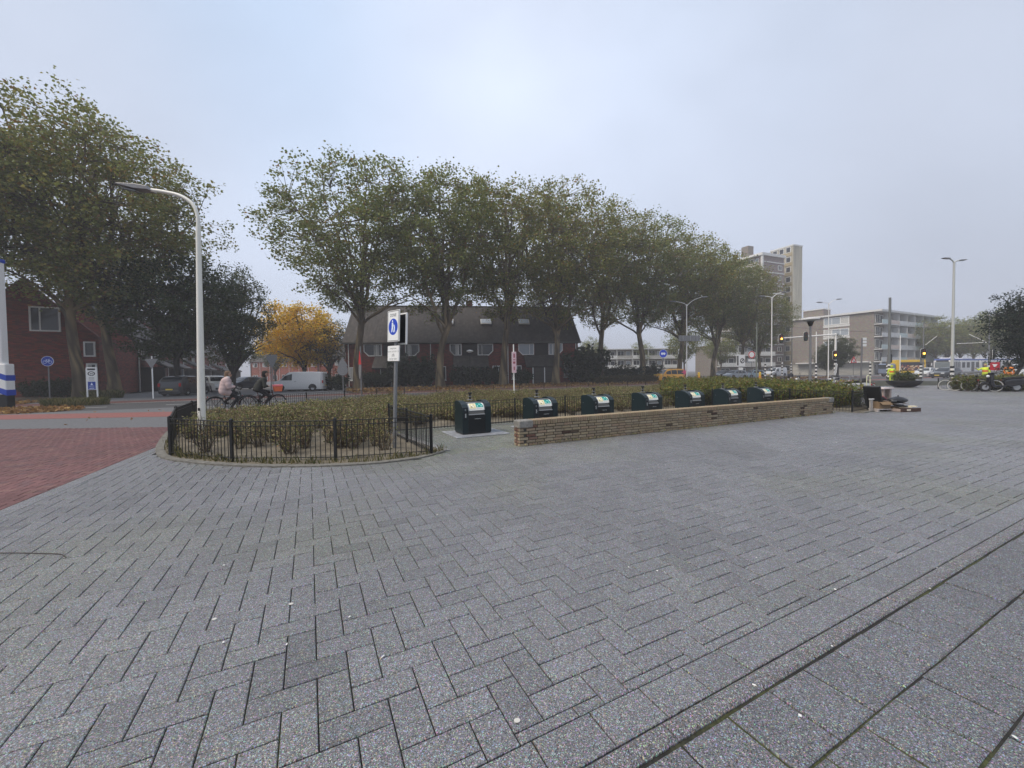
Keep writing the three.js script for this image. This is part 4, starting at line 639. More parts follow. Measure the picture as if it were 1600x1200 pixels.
  const yd = signTexture(128, 128, (c, w, h) => { c.fillStyle = '#c41b2c'; c.fillRect(0, 0, w, h); c.fillStyle = '#f0f0ee'; c.beginPath(); c.moveTo(64, 96); c.lineTo(100, 30); c.lineTo(28, 30); c.fill(); });
  const y7 = thing('yield_board', 'red and white inverted triangle on a square board beside the tram', 'sign', px(1553, 36), 0, 36, -0.2); pole(y7, 1.6, 0.03); board(y7, 'board', 0.72, 0.72, 1.75, 0.04, yd, M.red);
  const yb = signTexture(128, 160, (c, w, h) => { c.fillStyle = '#e4e5e4'; c.fillRect(0, 0, w, h); c.fillStyle = '#111'; c.fillRect(6, 14, 22, 130); c.strokeStyle = '#333'; c.lineWidth = 12; c.beginPath(); c.arc(86, 82, 28, 0, 7); c.stroke(); c.beginPath(); c.moveTo(70, 100); c.lineTo(102, 64); c.stroke(); });
  const y8 = thing('parking_ban_board', 'white board with a black bar and ring before the grey cars', 'sign', px(1157, 42), 0, 42, 0.1); for (const s of [-0.18, 0.18]) mesh('pole', new THREE.CylinderGeometry(0.03, 0.03, 1.9, 8).translate(s, 0.9, 0), M.galv, y8); board(y8, 'board', 0.95, 1.25, 2.35, 0.04, yb); mesh('sub_plate', rbox(0.5, 0.28, 0.02, 0.006, 0, 1.5, 0.04), M.white, y8);
  // route flags on a dark pole by the dumped furniture
  const y9 = thing('route_sign', 'dark pole topped by small white route flags beside the motorcycle', 'sign', px(1344, 17.2), 0, 17.2, 0.15); mesh('pole', rod([0, 0, 0], [0.06, 2.9, 0], 0.035, 0.03, 10), S([0.2, 0.2, 0.21], { roughness: 0.5, metalness: 0.4 }), y9); for (const y of [2.6, 2.74, 2.87]) mesh('flag', rbox(0.2, 0.1, 0.015, 0.01, 0.16, y, 0.02), M.white, y9);
}
// traffic island mast with blue and white foot
{
  const d = 16.4, t = thing('striped_mast', 'tall white mast with blue stripes and a black foot in the leafy verge', 'mast', px(9, d), 0, d, 0.2);
  mesh('shaft', rbox(0.34, 4.2, 0.3, 0.04, -0.1, 3.85, 0).applyMatrix4(new THREE.Matrix4().makeShear(-0.02, 0, 0, 0, 0, 0)), M.white, t);
  mesh('lower_sleeve', rbox(0.42, 1.25, 0.38, 0.04, 0, 1.17, 0), M.white, t); mesh('foot', rbox(0.36, 0.64, 0.34, 0.03, 0.02, 0.26, 0), M.black, t);
  for (const y of [1.38, 0.78]) mesh('stripe', prism([[-0.213, y + 0.13], [0.213, y - 0.05], [0.213, y - 0.28], [-0.213, y - 0.1]], 0.386).translate(0, 0, 0), M.blue, t);
  mesh('blue_panel', rbox(0.2, 0.62, 0.36, 0.03, -0.28, 5.1, 0.03), M.blue, t); mesh('blue_cap', rbox(0.5, 0.16, 0.34, 0.03, -0.16, 5.98, 0), M.blue, t); mesh('panel_bracket', rbox(0.1, 0.5, 0.32, 0.02, -0.12, 5.1, 0.03), M.galv, t);
}

// ---------------------------------------------------------------- lamps
function streetLamp(label, p, d, H, arms, { m = M.cream, r = 0.085, ry = 0, stripe = 0, sign } = {}, name = 'street_lamp', group) {
  const t = thing(name, label, 'street lamp', px(p, d), 0, d, ry, group);
  mesh('pole', new THREE.CylinderGeometry(r * 0.62, r, H, 14).translate(0, H / 2 - 0.05, 0), m, t);
  for (const [dir, len, rise] of arms) {
    const a = mesh('arm', bend([[0, H - 0.25, 0], [dir * len * 0.12, H - 0.02, 0], [dir * len * 0.5, H + rise * 0.6, 0], [dir * len, H + rise, 0]], r * 0.42, 8, 14), m, t);
    const hd = mesh('lantern', prism([[0, -0.05], [0.62, -0.07], [0.78, -0.03], [0.6, 0.03], [0.1, 0.06], [0, 0.03]], 0.24, 0.015).rotateY(dir < 0 ? Math.PI : 0).rotateZ(dir * 0.1).translate(dir * (len - 0.05), H + rise, 0), S([0.24, 0.24, 0.25], { roughness: 0.45, metalness: 0.3 }), a);
    mesh('lens', box(0.42, 0.012, 0.16).rotateZ(dir * 0.1).translate(dir * (len + 0.32), H + rise - 0.045, 0), M.paleGlass, hd);
  }
  if (stripe) for (let k = 0; k < 7; k++) mesh('stripe', new THREE.CylinderGeometry(r + 0.012, r + 0.012, 0.22, 14).translate(0, 0.35 + k * 0.22, 0), k % 2 ? M.white : M.black, t);
  return t;
}
{
  survey = 'plain'; const t = thing('street_lamp', 'tall cream lamp post with one curved arm standing in the planter', 'street lamp', -7.75, 0, 9.94, 0); survey = 'scaled';
  mesh('pole', new THREE.CylinderGeometry(0.052, 0.09, 5.3, 18).translate(0, 2.6, 0), M.cream, t); t.rotation.z = -0.017;
  const a = mesh('arm', bend([[0, 5.2, 0], [-0.01, 5.5, 0], [-0.12, 5.78, 0], [-0.4, 5.98, 0], [-0.8, 6.08, 0], [-1.15, 6.13, 0]], 0.042, 10, 24), M.cream, t);
  const hd = mesh('lantern', prism([[0.05, -0.045], [-0.3, -0.06], [-0.78, 0.005], [-0.72, 0.03], [-0.3, 0.06], [0.0, 0.045]], 0.26, 0.014).rotateZ(-0.12).translate(-1.15, 6.14, 0), S([0.22, 0.22, 0.23], { roughness: 0.45, metalness: 0.3 }), a);
  mesh('lens', box(0.36, 0.01, 0.17).rotateZ(-0.2).translate(-1.62, 6.115, 0), M.paleGlass, hd);
  const st = mesh('sticker', new THREE.CylinderGeometry(0.0855, 0.0862, 0.07, 12, 1, true, -0.4, 0.7).translate(0.002, 0.75, 0.002), M.black, t);
}
streetLamp('white twin arm lamp post carrying a grey direction sign', 1073, 46, 8.9, [[-1, 1.3, 0.3], [1, 1.7, 0.75]], { m: M.white, r: 0.075 });
{ const t = thing('direction_sign', 'grey back of a wide direction sign on the white twin lamp post', 'sign', px(1076, 46), 0, 46, 0.12); mesh('panel', rbox(2.6, 0.66, 0.06, 0.02, 0, yh(529, 46), 0.13), M.galv, t); for (const s of [-0.8, 0.1, 0.9]) mesh('brace', box(0.05, 0.62, 0.05, s, yh(529, 46), 0.19), M.steel, t); mesh('mount', box(0.3, 0.1, 0.3, -0.25, yh(529, 46), 0.0), M.steel, t); }
streetLamp('white twin arm lamp post with a black and white foot before the tower', 1205.5, 50, 10.4, [[-1, 1.0, 0.1], [1, 1.2, 0.55]], { m: M.white, r: 0.08, stripe: 1 });
streetLamp('white twin arm lamp post before the brick flats', 1294, 56, 10.6, [[-1, 1.0, 0.1], [1, 1.1, 0.5]], { m: M.white, r: 0.075 });
streetLamp('tall grey twin arm lamp post with a black and white striped foot beside the tram', 1487.5, 40, 12.1, [[-1, 0.5, 0.35], [1, 0.5, 0.15]], { m: S([0.5, 0.52, 0.5], { roughness: 0.5 }), r: 0.14, stripe: 1 });
{
  const d = 25, t = thing('disc_lamp', 'grey pedestrian lamp with a wide flat disc hat behind the hedge', 'street lamp', px(1265.5, d), 0, d); mesh('pole', new THREE.CylinderGeometry(0.05, 0.09, 4.3, 12).translate(0, 2.15, 0), M.galv, t);
  mesh('lantern', new THREE.LatheGeometry([[0.0, 4.2], [0.09, 4.22], [0.16, 4.42], [0.2, 4.52]].map((p) => new THREE.Vector2(...p)), 20), M.black, t); mesh('hat', new THREE.LatheGeometry([[0.15, 4.5], [0.46, 4.58], [0.5, 4.62], [0.44, 4.68], [0.2, 4.76], [0.001, 4.78]].map((p) => new THREE.Vector2(...p)), 28), S([0.5, 0.5, 0.5], { roughness: 0.5 }), t);
  const e = thing('garden_lamp', 'small white disc lamp before the terrace', 'street lamp', px(735, 34), 0, 34); mesh('pole', new THREE.CylinderGeometry(0.03, 0.05, 3.0, 8).translate(0, 1.5, 0), M.black, e); mesh('hat', new THREE.LatheGeometry([[0.1, 2.9], [0.3, 3.0], [0.28, 3.06], [0.1, 3.14], [0.001, 3.15]].map((p) => new THREE.Vector2(...p)), 20), M.white, e);
}

// ---------------------------------------------------------------- traffic lights
const amber = S([0.9, 0.6, 0.1], { emissive: new THREE.Color(1.0, 0.62, 0.16), emissiveIntensity: 1.1 });
function signalHead(parent, x, y, z, lit, s = 1) {
  const g = mesh('signal_head', (() => { const sh = new THREE.Shape(); sh.absarc(0, 0.3 * s, 0.19 * s, 0, Math.PI); sh.absarc(0, -0.3 * s, 0.19 * s, Math.PI, 2 * Math.PI); return new THREE.ExtrudeGeometry(sh, { depth: 0.2, bevelEnabled: true, bevelSize: 0.01, bevelThickness: 0.01, bevelSegments: 1 }).translate(x, y, z - 0.1); })(), M.black, parent);
  mesh('white_rim', (() => { const sh = new THREE.Shape(); sh.absarc(0, 0.3 * s, 0.225 * s, 0, Math.PI); sh.absarc(0, -0.3 * s, 0.225 * s, Math.PI, 2 * Math.PI); return new THREE.ExtrudeGeometry(sh, { depth: 0.02, bevelEnabled: false }).translate(x, y, z - 0.06); })(), M.white, g);
  [0.3, 0, -0.3].forEach((k, i) => { const on = lit && i === 1; mesh(on ? 'lit_lamp' : 'lamp', disc(0.09 * s, 0.02, 16).translate(x, y + k * s, z + 0.12), on ? amber : S([[0.08, 0.01, 0.01], [0.09, 0.06, 0.01], [0.01, 0.05, 0.03]][i], { roughness: 0.3 }), g); });
  if (lit) { const l = new THREE.PointLight(0xffb040, 0.35); l.position.set(x, y, z + 0.2); l.castShadow = true; l.shadow.radius = 3; parent.add(l); }
}
function stripes(t, r, y0, n, h = 0.2, x = 0) { for (let k = 0; k < n; k++) mesh('stripe', new THREE.CylinderGeometry(r, r, h, 12).translate(x, y0 + k * h + h / 2, 0), k % 2 ? M.white : M.black, t); }
{
  const d = 44, t = thing('traffic_light', 'mast arm traffic light with two amber signals over the road and one on the pole', 'traffic light', px(1305, d), 0, d), Y = yh(524, d), ax = px(1221, d) - px(1305, d);
  mesh('pole', new THREE.CylinderGeometry(0.09, 0.12, Y + 0.25, 12).translate(0, Y / 2 + 0.1, 0), M.white, t); mesh('mast_arm', rod([0.1, Y + 0.1, 0], [ax, Y - 0.25, 0], 0.09, 0.06, 10), M.white, t);
  signalHead(t, ax - 0.15, yh(528.5, d), 0.1, true); signalHead(t, px(1257, d) - px(1305, d), yh(525.5, d), 0.1, false); signalHead(t, px(1301, d) - px(1305, d), yh(555, d), 0.25, true); stripes(t, 0.14, 0.3, 9, 0.23);
  const mk = (label, p, dd, y, lit, h, ry = 0) => { const q = thing('traffic_light', label, 'traffic light', px(p, dd), 0, dd, ry, 'pole traffic lights'); mesh('pole', new THREE.CylinderGeometry(0.07, 0.09, h, 10).translate(0, h / 2, 0), M.galv, q); signalHead(q, 0, yh(y, dd), 0.2, lit); stripes(q, 0.11, 0.5, 9, 0.17); return q; };
  mk('traffic light with a lit amber signal on a striped pole beside the yellow truck', 1438.5, 41, 552.5, true, 3.4);
  mk('unlit traffic light on a striped pole in front of the tram middle', 1545.5, 40, 554, false, 3.4, 0.8);
  mk('small traffic light on a striped pole behind the planter bowl', 1386.5, 44, 560, false, 3.0, 1.2);
}
// poles: striped bollard posts, tram masts
function post(name, label, p, d, h, r, m, st, group, y0 = 0) { const t = thing(name, label, 'pole', px(p, d), 0, d, 0, group); mesh('shaft', new THREE.CylinderGeometry(r * 0.85, r, h, 10).translate(0, h / 2, 0), m, t); if (st) stripes(t, r + 0.015, y0, st, 0.2); return t; }
post('tram_mast', 'dark grey tram mast with a striped foot behind the planter bowl', 1389, 43, 9.1, 0.13, S([0.16, 0.17, 0.17], { roughness: 0.6 }), 8, 'tram masts', 0.4);
post('tram_mast', 'green grey mast standing beside the closed road sign', 1182, 52, 7.4, 0.09, S([0.22, 0.25, 0.2], { roughness: 0.6 }), 0, 'tram masts');
post('tram_mast', 'slim grey mast beside the yellow tower strip', 1237, 66, 9.4, 0.07, M.galv, 0, 'tram masts');
post('tram_mast', 'slim pale mast before the gallery flats', 1406, 62, 6.6, 0.07, M.white, 0, 'tram masts');
post('tram_mast', 'slim grey mast behind the lit traffic light', 1442, 60, 8.2, 0.08, M.galv, 0, 'tram masts');
post('tram_mast', 'slim grey mast beside the sparse dark tree', 1544.5, 62, 9.4, 0.09, M.galv, 0, 'tram masts');
post('tram_mast', 'slim white mast behind the disc lamp', 1275, 58, 6.8, 0.08, M.white, 0, 'tram masts');
[[1195.5, 52, 2.2], [1222, 56, 2.4], [1236, 58, 2.3], [1359.5, 46, 2.3], [1275, 44, 2.2]].forEach(([p, d, h], i) => post('striped_post', ['black and white striped post by the white car', 'black and white striped post beside the parked scooter', 'slim black and white striped post before the tower foot', 'black and white striped post before the flats entrance', 'black and white striped post behind the disc lamp pole'][i], p, d, h, 0.08, M.white, 9, 'striped posts', 0.3));
[[1092, 44, 'yellow bollard behind the hedge beside the twin lamp post'], [1187.5, 47, 'yellow bollard behind the hedge in front of the silver car']].forEach(([p, d, l]) => { const t = thing('bollard', l, 'bollard', px(p, d), 0, d, 0, 'yellow bollards'); mesh('shaft', new THREE.CylinderGeometry(0.12, 0.14, 1.0, 12).translate(0, 0.5, 0), M.yellow, t); mesh('cap', new THREE.SphereGeometry(0.125, 12, 6, 0, 6.3, 0, 1.57).translate(0, 1.0, 0), M.yellow, t); mesh('band', new THREE.CylinderGeometry(0.135, 0.14, 0.14, 12).translate(0, 0.55, 0), M.orange, t); });
// overhead wires of the tram
{
  const wire = (name, label, p, q) => single(name, label, 'wire', bend([p, p.map((v, i) => (v + q[i]) / 2 - (i === 1 ? 0.25 : 0)), q], 0.018, 4, 12), S([0.12, 0.12, 0.13], { roughness: 0.7 }), 'tram wires');
  const W = (x, y, d) => { const [, D] = placed(px(x, d), d), r = ray(x, y), t = D / -r[2]; return [r[0] * t, EYE + r[1] * t, -D]; };
  wire('overhead_wire', 'dark overhead tram wire spanning from the flats to the tree', W(1389, 512, 43), W(1690, 500, 52)); wire('overhead_wire', 'lower overhead tram wire above the tram roof', W(1442, 527, 60), W(1640, 520, 62)); wire('overhead_wire', 'overhead wire running past the tower toward the square', W(1182, 504, 52), W(1389, 520, 43));
  wire('overhead_wire', 'slack wire between slim masts before the wooded background', W(1442, 505, 60), W(1544, 497, 62));
  const brace = (l, p, q) => single('catenary_bracket', l, 'bracket', rod(p, q, 0.035, 0.03, 6), M.white, 'catenary brackets');
  brace('white slanting bracket on the mast behind the traffic light', W(1446, 539, 60), W(1464, 525, 60)); brace('white slanting bracket by the sparse tree mast', W(1514, 522, 62), W(1541, 535, 62)); brace('flat white bracket above the tram', W(1495, 537, 62), W(1543, 535, 62));
}
survey = 'plain';
// ---------------------------------------------------------------- buildings
function brickTexture(mortar, bricks, seed) { const r = rng(seed), w = 512, h = 512, rows = 32, cols = 8, tone = Array.from({ length: rows * cols * 2 }, () => bricks[Math.floor(r() * bricks.length)].map((c) => c * (0.85 + 0.3 * r()))); return texture(w, h, (i, j) => { const row = Math.floor(j / 16), y = j % 16, x = (i + (row % 2) * 32) % w, col = Math.floor(x / 64), n = 0.9 + 0.2 * hash2(i, j, seed); if (y < 2 || x % 64 < 3) return mortar.map((c) => c * n); return tone[row * cols + col].map((c) => c * n); }); }
// 512 px = 32 courses of 6.25 cm = 2 m
const redBrick = S([1, 1, 1], { map: rep(brickTexture([84, 64, 58], [[112, 48, 40], [98, 41, 35], [122, 56, 46]], 61), 0.5), bumpMap: rep(grainBump, 1), bumpScale: 0.004, roughness: 0.9 });  // toned down slightly, tree shade at the corner house put into the colour
const lightBrick = S([1, 1, 1], { map: rep(brickTexture([120, 92, 82], [[160, 84, 66], [146, 76, 60], [170, 96, 76]], 63), 0.5), roughness: 0.9 });
const taupeBrick = S([1, 1, 1], { map: rep(brickTexture([138, 132, 124], [[130, 121, 112], [120, 112, 104], [140, 130, 119]], 65), 0.5), roughness: 0.9 });
const hazedBrick = S([1, 1, 1], { map: rep(brickTexture([140, 132, 130], [[134, 118, 112], [124, 110, 106], [142, 126, 120]], 67), 0.5), roughness: 0.9 });  // tower brick, lightened so its colour carries part of the mist
const roofTile = S([0.088, 0.080, 0.076], { map: rep(blotchMap, 0.7), roughness: 0.75 }), roofTile2 = S([0.115, 0.10, 0.095], { map: rep(blotchMap, 0.7), roughness: 0.75 });
const trim = S([0.80, 0.80, 0.78], { roughness: 0.5 }), darkWood = S([0.022, 0.02, 0.019], { roughness: 0.7 }), curtain = S([0.5, 0.5, 0.48], { roughness: 0.9 });
const windowGlass = P([0.03, 0.035, 0.04], { roughness: 0.05 });
// a window on a wall facing +z: frame bars round a pane, optional curtain behind a strip of it
function windowAt(parent, x, y, z, w, h, o = {}) {
  const f = o.f ?? 0.08, dz = o.dz ?? 0.07, bars = [box(w, f, dz, 0, h / 2 - f / 2, 0), box(w, f, dz, 0, -h / 2 + f / 2, 0), box(f, h - 2 * f, dz, -w / 2 + f / 2, 0, 0), box(f, h - 2 * f, dz, w / 2 - f / 2, 0, 0)];
  for (const m of o.mull ?? []) bars.push(box(f * 0.8, h - 2 * f, dz * 0.9, -w / 2 + m * w, 0, 0));
  const fr = mesh('window', merge(bars), o.m ?? trim, parent); fr.position.set(x, y, z + dz / 2); if (o.ry) fr.rotation.y = o.ry; if (o.rx) fr.rotation.x = o.rx;
  mesh('pane', box(w - 2 * f, h - 2 * f, 0.012, 0, 0, -dz * 0.2), o.glass ?? windowGlass, fr);
  if (o.curtain) mesh('curtain', box((w - 2 * f) * o.curtain, h - 2 * f, 0.006, (o.cx ?? -1) * (w - 2 * f) * (1 - o.curtain) / 2, 0, -dz * 0.2 + 0.012), curtain, fr);
  if (o.sill) mesh('sill', box(w + 0.12, 0.06, dz + 0.06, 0, -h / 2 - 0.03, 0.02), trim, fr);
  return fr;
}
// overlapping tile courses on a slope that rises from (y0, z0) to (y1, z1), x from x0 to x1
function tiledSlope(parent, x0, x1, y0, z0, y1, z1, cw = 0.3, name = 'roof_tiles') {
  const run = Math.hypot(y1 - y0, z1 - z0), n = Math.round(run / 0.33), an = Math.atan2(y1 - y0, -(z1 - z0)), r = rng(Math.round(x1 * 10 + y1 * 7)), L = [[], []], cols = Math.round((x1 - x0) / cw), w = (x1 - x0) / cols;
  for (let i = 0; i < n; i++) for (let k = 0; k < cols; k++) { const t = (i + 0.5) / n, g = new THREE.BoxGeometry(w * 0.94, 0.035, run / n * 1.08).rotateX(0.075).translate(0, 0.03 + (r() - 0.5) * 0.008, 0); g.rotateX(an).translate(x0 + (k + 0.5) * w, lerp(y0, y1, t), lerp(z0, z1, t)); L[r() < 0.7 ? 0 : 1].push(g); }
  const deck = mesh('roof', box(x1 - x0, 0.12, run).translate(0, -0.07, 0).rotateX(an).translate((x0 + x1) / 2, (y0 + y1) / 2, (z0 + z1) / 2), darkWood, parent);
  L.forEach((l, i) => stuff(mesh(name, metric(mergeGeometries(l)), i ? roofTile2 : roofTile, deck)));
  return deck;
}
function gutter(parent, x0, x1, y, z) { mesh('gutter', box(x1 - x0, 0.12, 0.14, (x0 + x1) / 2, y, z), S([0.09, 0.085, 0.08], { roughness: 0.6 }), parent); }
function pipe(parent, x, y, z) { mesh('drainpipe', new THREE.CylinderGeometry(0.045, 0.045, y, 8).translate(x, y / 2, z), trim, parent); }
// ---- terrace behind the plane trees
{
  const an = 0.12, x0 = px(541, 53), d0 = 53, t = thing('terrace_house', 'long red brick terrace under one dark tiled roof behind the plane trees', 'house', x0, 0, d0, an); t.scale.setScalar(1.35);
  const L = 23.4, D = 8.6, E = 4.35, RG = 8.55;
  mesh('wall', metric(merge([box(L, E, 0.3, L / 2, E / 2, -0.15), box(L, E, 0.3, L / 2, E / 2, -D + 0.15), prism([[0, 0], [D, 0], [D, E], [D / 2, RG - 0.15], [0, E]], 0.3).rotateY(Math.PI / 2).translate(0.15, 0, 0), prism([[0, 0], [D, 0], [D, E], [D / 2, RG - 0.15], [0, E]], 0.3).rotateY(Math.PI / 2).translate(L - 0.15, 0, 0)])), redBrick, t);
  const rf = tiledSlope(t, -0.25, L + 0.25, E - 0.12, 0.35, RG, -D / 2); tiledSlope(t, -0.25, L + 0.25, E - 0.12, -D - 0.35, RG, -D / 2); mesh('ridge', box(L + 0.5, 0.12, 0.26, L / 2, RG + 0.06, -D / 2), roofTile, rf);
  gutter(t, -0.25, L + 0.25, E - 0.1, 0.42); for (const x of [0.3, 8.2, 16.0, L - 0.25]) pipe(t, x, E - 0.2, 0.08);
  const chim = mesh('chimney', metric(box(0.7, 1.1, 0.7, 12.2, RG + 0.2, -D / 2 - 0.6)), redBrick, t);
  // chamfered bedroom windows
  const cw = (x, w, side, c, gl) => { const h = 1.22, y = 3.56, f = 0.1, s = side, pts = [[-w / 2, h / 2], [w / 2, h / 2], [w / 2, s > 0 ? -h / 2 + 0.45 : -h / 2], ...(s > 0 ? [[w / 2 - 0.45, -h / 2]] : []), ...(s < 0 ? [[-w / 2 + 0.45, -h / 2], [-w / 2, -h / 2 + 0.45]] : [[-w / 2, -h / 2]])]; const sh = new THREE.Shape(pts.map((p) => new THREE.Vector2(...p))), k = 0.86, hole = new THREE.Path(pts.map((p) => new THREE.Vector2(p[0] * (1 - 2 * f / w), p[1] * (1 - 2 * f / h)))); sh.holes.push(hole); const fr = mesh('window', new THREE.ExtrudeGeometry(sh, { depth: 0.08, bevelEnabled: false }).translate(x, y, 0.0), trim, t); mesh('pane', prism(pts.map((p) => [p[0] * 0.97, p[1] * 0.97]), 0.02).translate(x, y, 0.025), gl ? M.paleGlass : windowGlass, fr); mesh('mullion', box(0.06, h - 0.1, 0.07, x + (s > 0 ? -w * 0.22 : w * 0.22), y, 0.045), trim, fr); if (c) mesh('curtain', box(w * 0.3, h - 0.25, 0.01, x + c * w * 0.2, y, 0.042), curtain, fr); };
  cw(2.6, 1.75, -1, 1); cw(6.4, 1.4, 1, -1); cw(10.7, 1.2, -1, 0.6); cw(13.7, 1.6, 1, 0); cw(17.9, 1.65, -1, 0, true); cw(21.0, 1.5, 1, -0.6, true);
  for (const [x, w] of [[4.6, 2.0], [12.1, 1.5], [19.5, 1.4]]) mesh('cladding', box(w, 1.3, 0.05, x, 3.56, 0.02), darkWood, t);
  // lean-to porches
  for (const [x, w] of [[4.4, 3.0], [12.2, 3.3], [19.5, 3.5]]) { for (const s of [-1, 1]) mesh('porch_wall', metric(box(0.2, 1.75, 1.4, x + s * (w / 2 - 0.1), 0.87, 0.75)), redBrick, t); tiledSlope(t, x - w / 2 - 0.1, x + w / 2 + 0.1, 1.75, 1.65, 2.92, 0.06); mesh('beam', box(w + 0.1, 0.14, 0.1, x, 1.72, 1.52), trim, t); }
  for (const [x, w, h, y, c] of [[0.9, 1.1, 1.3, 1.25, 0.4], [7.2, 1.1, 1.3, 1.25, 0], [9.2, 1.0, 1.4, 1.2, 0.4], [15, 1.2, 1.3, 1.25, 0], [16.9, 1.0, 1.4, 1.2, 0.5], [22.5, 1.25, 1.45, 1.35, 0.8]]) windowAt(t, x, y, 0, w, h, { curtain: c, mull: [0.5], sill: true });
  const gd = (x) => { const d = mesh('garage_door', box(1.05, 1.62, 0.06, x, 0.83, 1.42), darkWood, t); for (let k = 0; k < 4; k++) mesh('board', box(0.98, 0.36, 0.02, x, 0.24 + k * 0.4, 1.46), S([0.05, 0.045, 0.04], { roughness: 0.7 }), d); }; gd(18.95); gd(20.08);
  for (const x of [18.35, 19.52, 20.68]) mesh('door_post', box(0.09, 1.66, 0.1, x, 0.83, 1.44), trim, t);
  for (const x of [4.0, 11.6]) { const d = mesh('front_door', box(0.95, 1.62, 0.06, x, 0.82, 1.0), darkWood, t); mesh('frame', merge([box(0.08, 1.7, 0.1, x - 0.52, 0.85, 1.0), box(0.08, 1.7, 0.1, x + 0.52, 0.85, 1.0)]), trim, d); }
  // roof windows
  const slope = Math.atan2(RG - E + 0.12, D / 2 + 0.35); for (const x of [9.9, 13.9, 18.0]) { const k = 0.52, g = mesh('roof_window', rbox(1.15, 0.1, 0.85, 0.02).rotateX(slope).translate(x, lerp(E, RG, k) + 0.1, lerp(0.35, -D / 2, k) + 0.16), trim, t); mesh('pane', box(0.98, 0.02, 0.68).rotateX(slope).translate(x, lerp(E, RG, k) + 0.155, lerp(0.35, -D / 2, k) + 0.195), P([0.55, 0.62, 0.72], { roughness: 0.05 }), g); }
}
// ---- corner terrace by the side street: gable to the road, long side along the street
{
  const HS = 1.41, [gx, gd] = ab(49, -16.8), t = thing('corner_house', 'red brick corner house with a wide gable toward the road', 'house', gx, 0, gd, RY), Wd = 6.6, E = 3.75, RG = 7.15, L = 6.2;
  const shell = (t, L, gable) => {                  // local: x < 0 under the gable, z < 0 away along the side street
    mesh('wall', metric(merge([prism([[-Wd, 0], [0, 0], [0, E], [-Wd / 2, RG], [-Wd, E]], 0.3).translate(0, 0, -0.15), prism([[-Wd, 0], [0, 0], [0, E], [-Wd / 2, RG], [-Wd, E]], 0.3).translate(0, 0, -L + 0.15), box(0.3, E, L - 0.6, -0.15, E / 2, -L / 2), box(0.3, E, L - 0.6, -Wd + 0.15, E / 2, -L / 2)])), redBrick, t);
    const side = new THREE.Group(); side.name = 'street_side'; t.add(side); side.rotation.y = Math.PI / 2;     // its +z is the street side, its x runs toward the road
    return side;
  };
  const street = (t, side, L, k) => {
    tiledSlope(side, gableOut[0], L + gableOut[1], E - 0.12, 0.35, RG, -Wd / 2); const back = tiledSlope(side, gableOut[0], L + gableOut[1], E - 0.12, -Wd - 0.35, RG, -Wd / 2);
    gutter(side, 0, L, E - 0.08, 0.42); pipe(side, 0.25, E - 0.2, 0.08);
    windowAt(side, L * 0.72, 3.0, 0, 0.95, 1.0, { curtain: 0.4, mull: [0.5] }); windowAt(side, L * 0.25, 3.0, 0, 1.2, 1.0, { mull: [0.4] }); windowAt(side, L * 0.75, 1.25, 0, 1.05, 1.25, { mull: [0.5], curtain: 0.5, sill: true });
    const x = L * 0.32, w = 2.6, pr = mesh('porch', merge([box(0.14, 1.95, 1.5, x - w / 2, 0.97, 0.8), box(0.14, 1.95, 1.5, x + w / 2, 0.97, 0.8), box(w, 0.12, 0.12, x, 1.95, 1.52)]), darkWood, side);
    tiledSlope(side, x - w / 2 - 0.15, x + w / 2 + 0.15, 1.95, 1.75, 2.85, 0.08); const dr = mesh('door', box(0.9, 1.9, 0.06, x + 0.3, 0.95, 1.2), S([[0.1, 0.03, 0.03], [0.03, 0.05, 0.08], [0.4, 0.4, 0.38]][k % 3], { roughness: 0.5 }), side); mesh('door_frame', merge([box(0.1, 2, 0.1, x - 0.22, 1.0, 1.2), box(0.1, 2, 0.1, x + 0.82, 1.0, 1.2)]), trim, dr);
    mesh('garden_fence', box(2.2, 0.9, 0.06, L * 0.78, 0.45, 2.2), S([0.11, 0.07, 0.045], { roughness: 0.85 }), side);
  };
  const gableOut = [-0.0, 0.0];
  t.scale.setScalar(HS); const s0 = shell(t, L, true); gableOut[0] = 0; gableOut[1] = 0.18; s0.position.z = -L; s0.position.x = 0; street(t, s0, L, 0);
  windowAt(t, -2.35, 4.75, 0, 1.35, 1.5, { mull: [0.34], m: trim }); windowAt(t, -0.42, 2.95, 0, 0.55, 0.95, {}); windowAt(t, -0.35, 1.3, 0, 0.5, 1.5, { curtain: 0.5 });
  mesh('flue', box(0.4, 0.05, 0.05, -5.0, 2.6, 0.1), trim, t);
  for (let k = 1; k < 7; k++) { const [x, d] = ab(49 + k * 6.25 * HS, -16.8 - (k % 2) * 0.5), q = thing('row_house', ['', 'red brick row house next to the corner house with a dark porch', 'red brick row house behind the yield sign and dark tree', 'red brick row house behind the parked white car', 'red brick row house behind the hornbeam trunk', 'red brick row house farther down the side street', 'last red brick row house down the side street'][k], 'house', x, 0, d, RY, 'side street row houses'); q.scale.setScalar(HS); gableOut[0] = 0; gableOut[1] = 0; const s = shell(q, 6.2, false); s.position.z = -6.2; street(q, s, 6.2, k); }
}
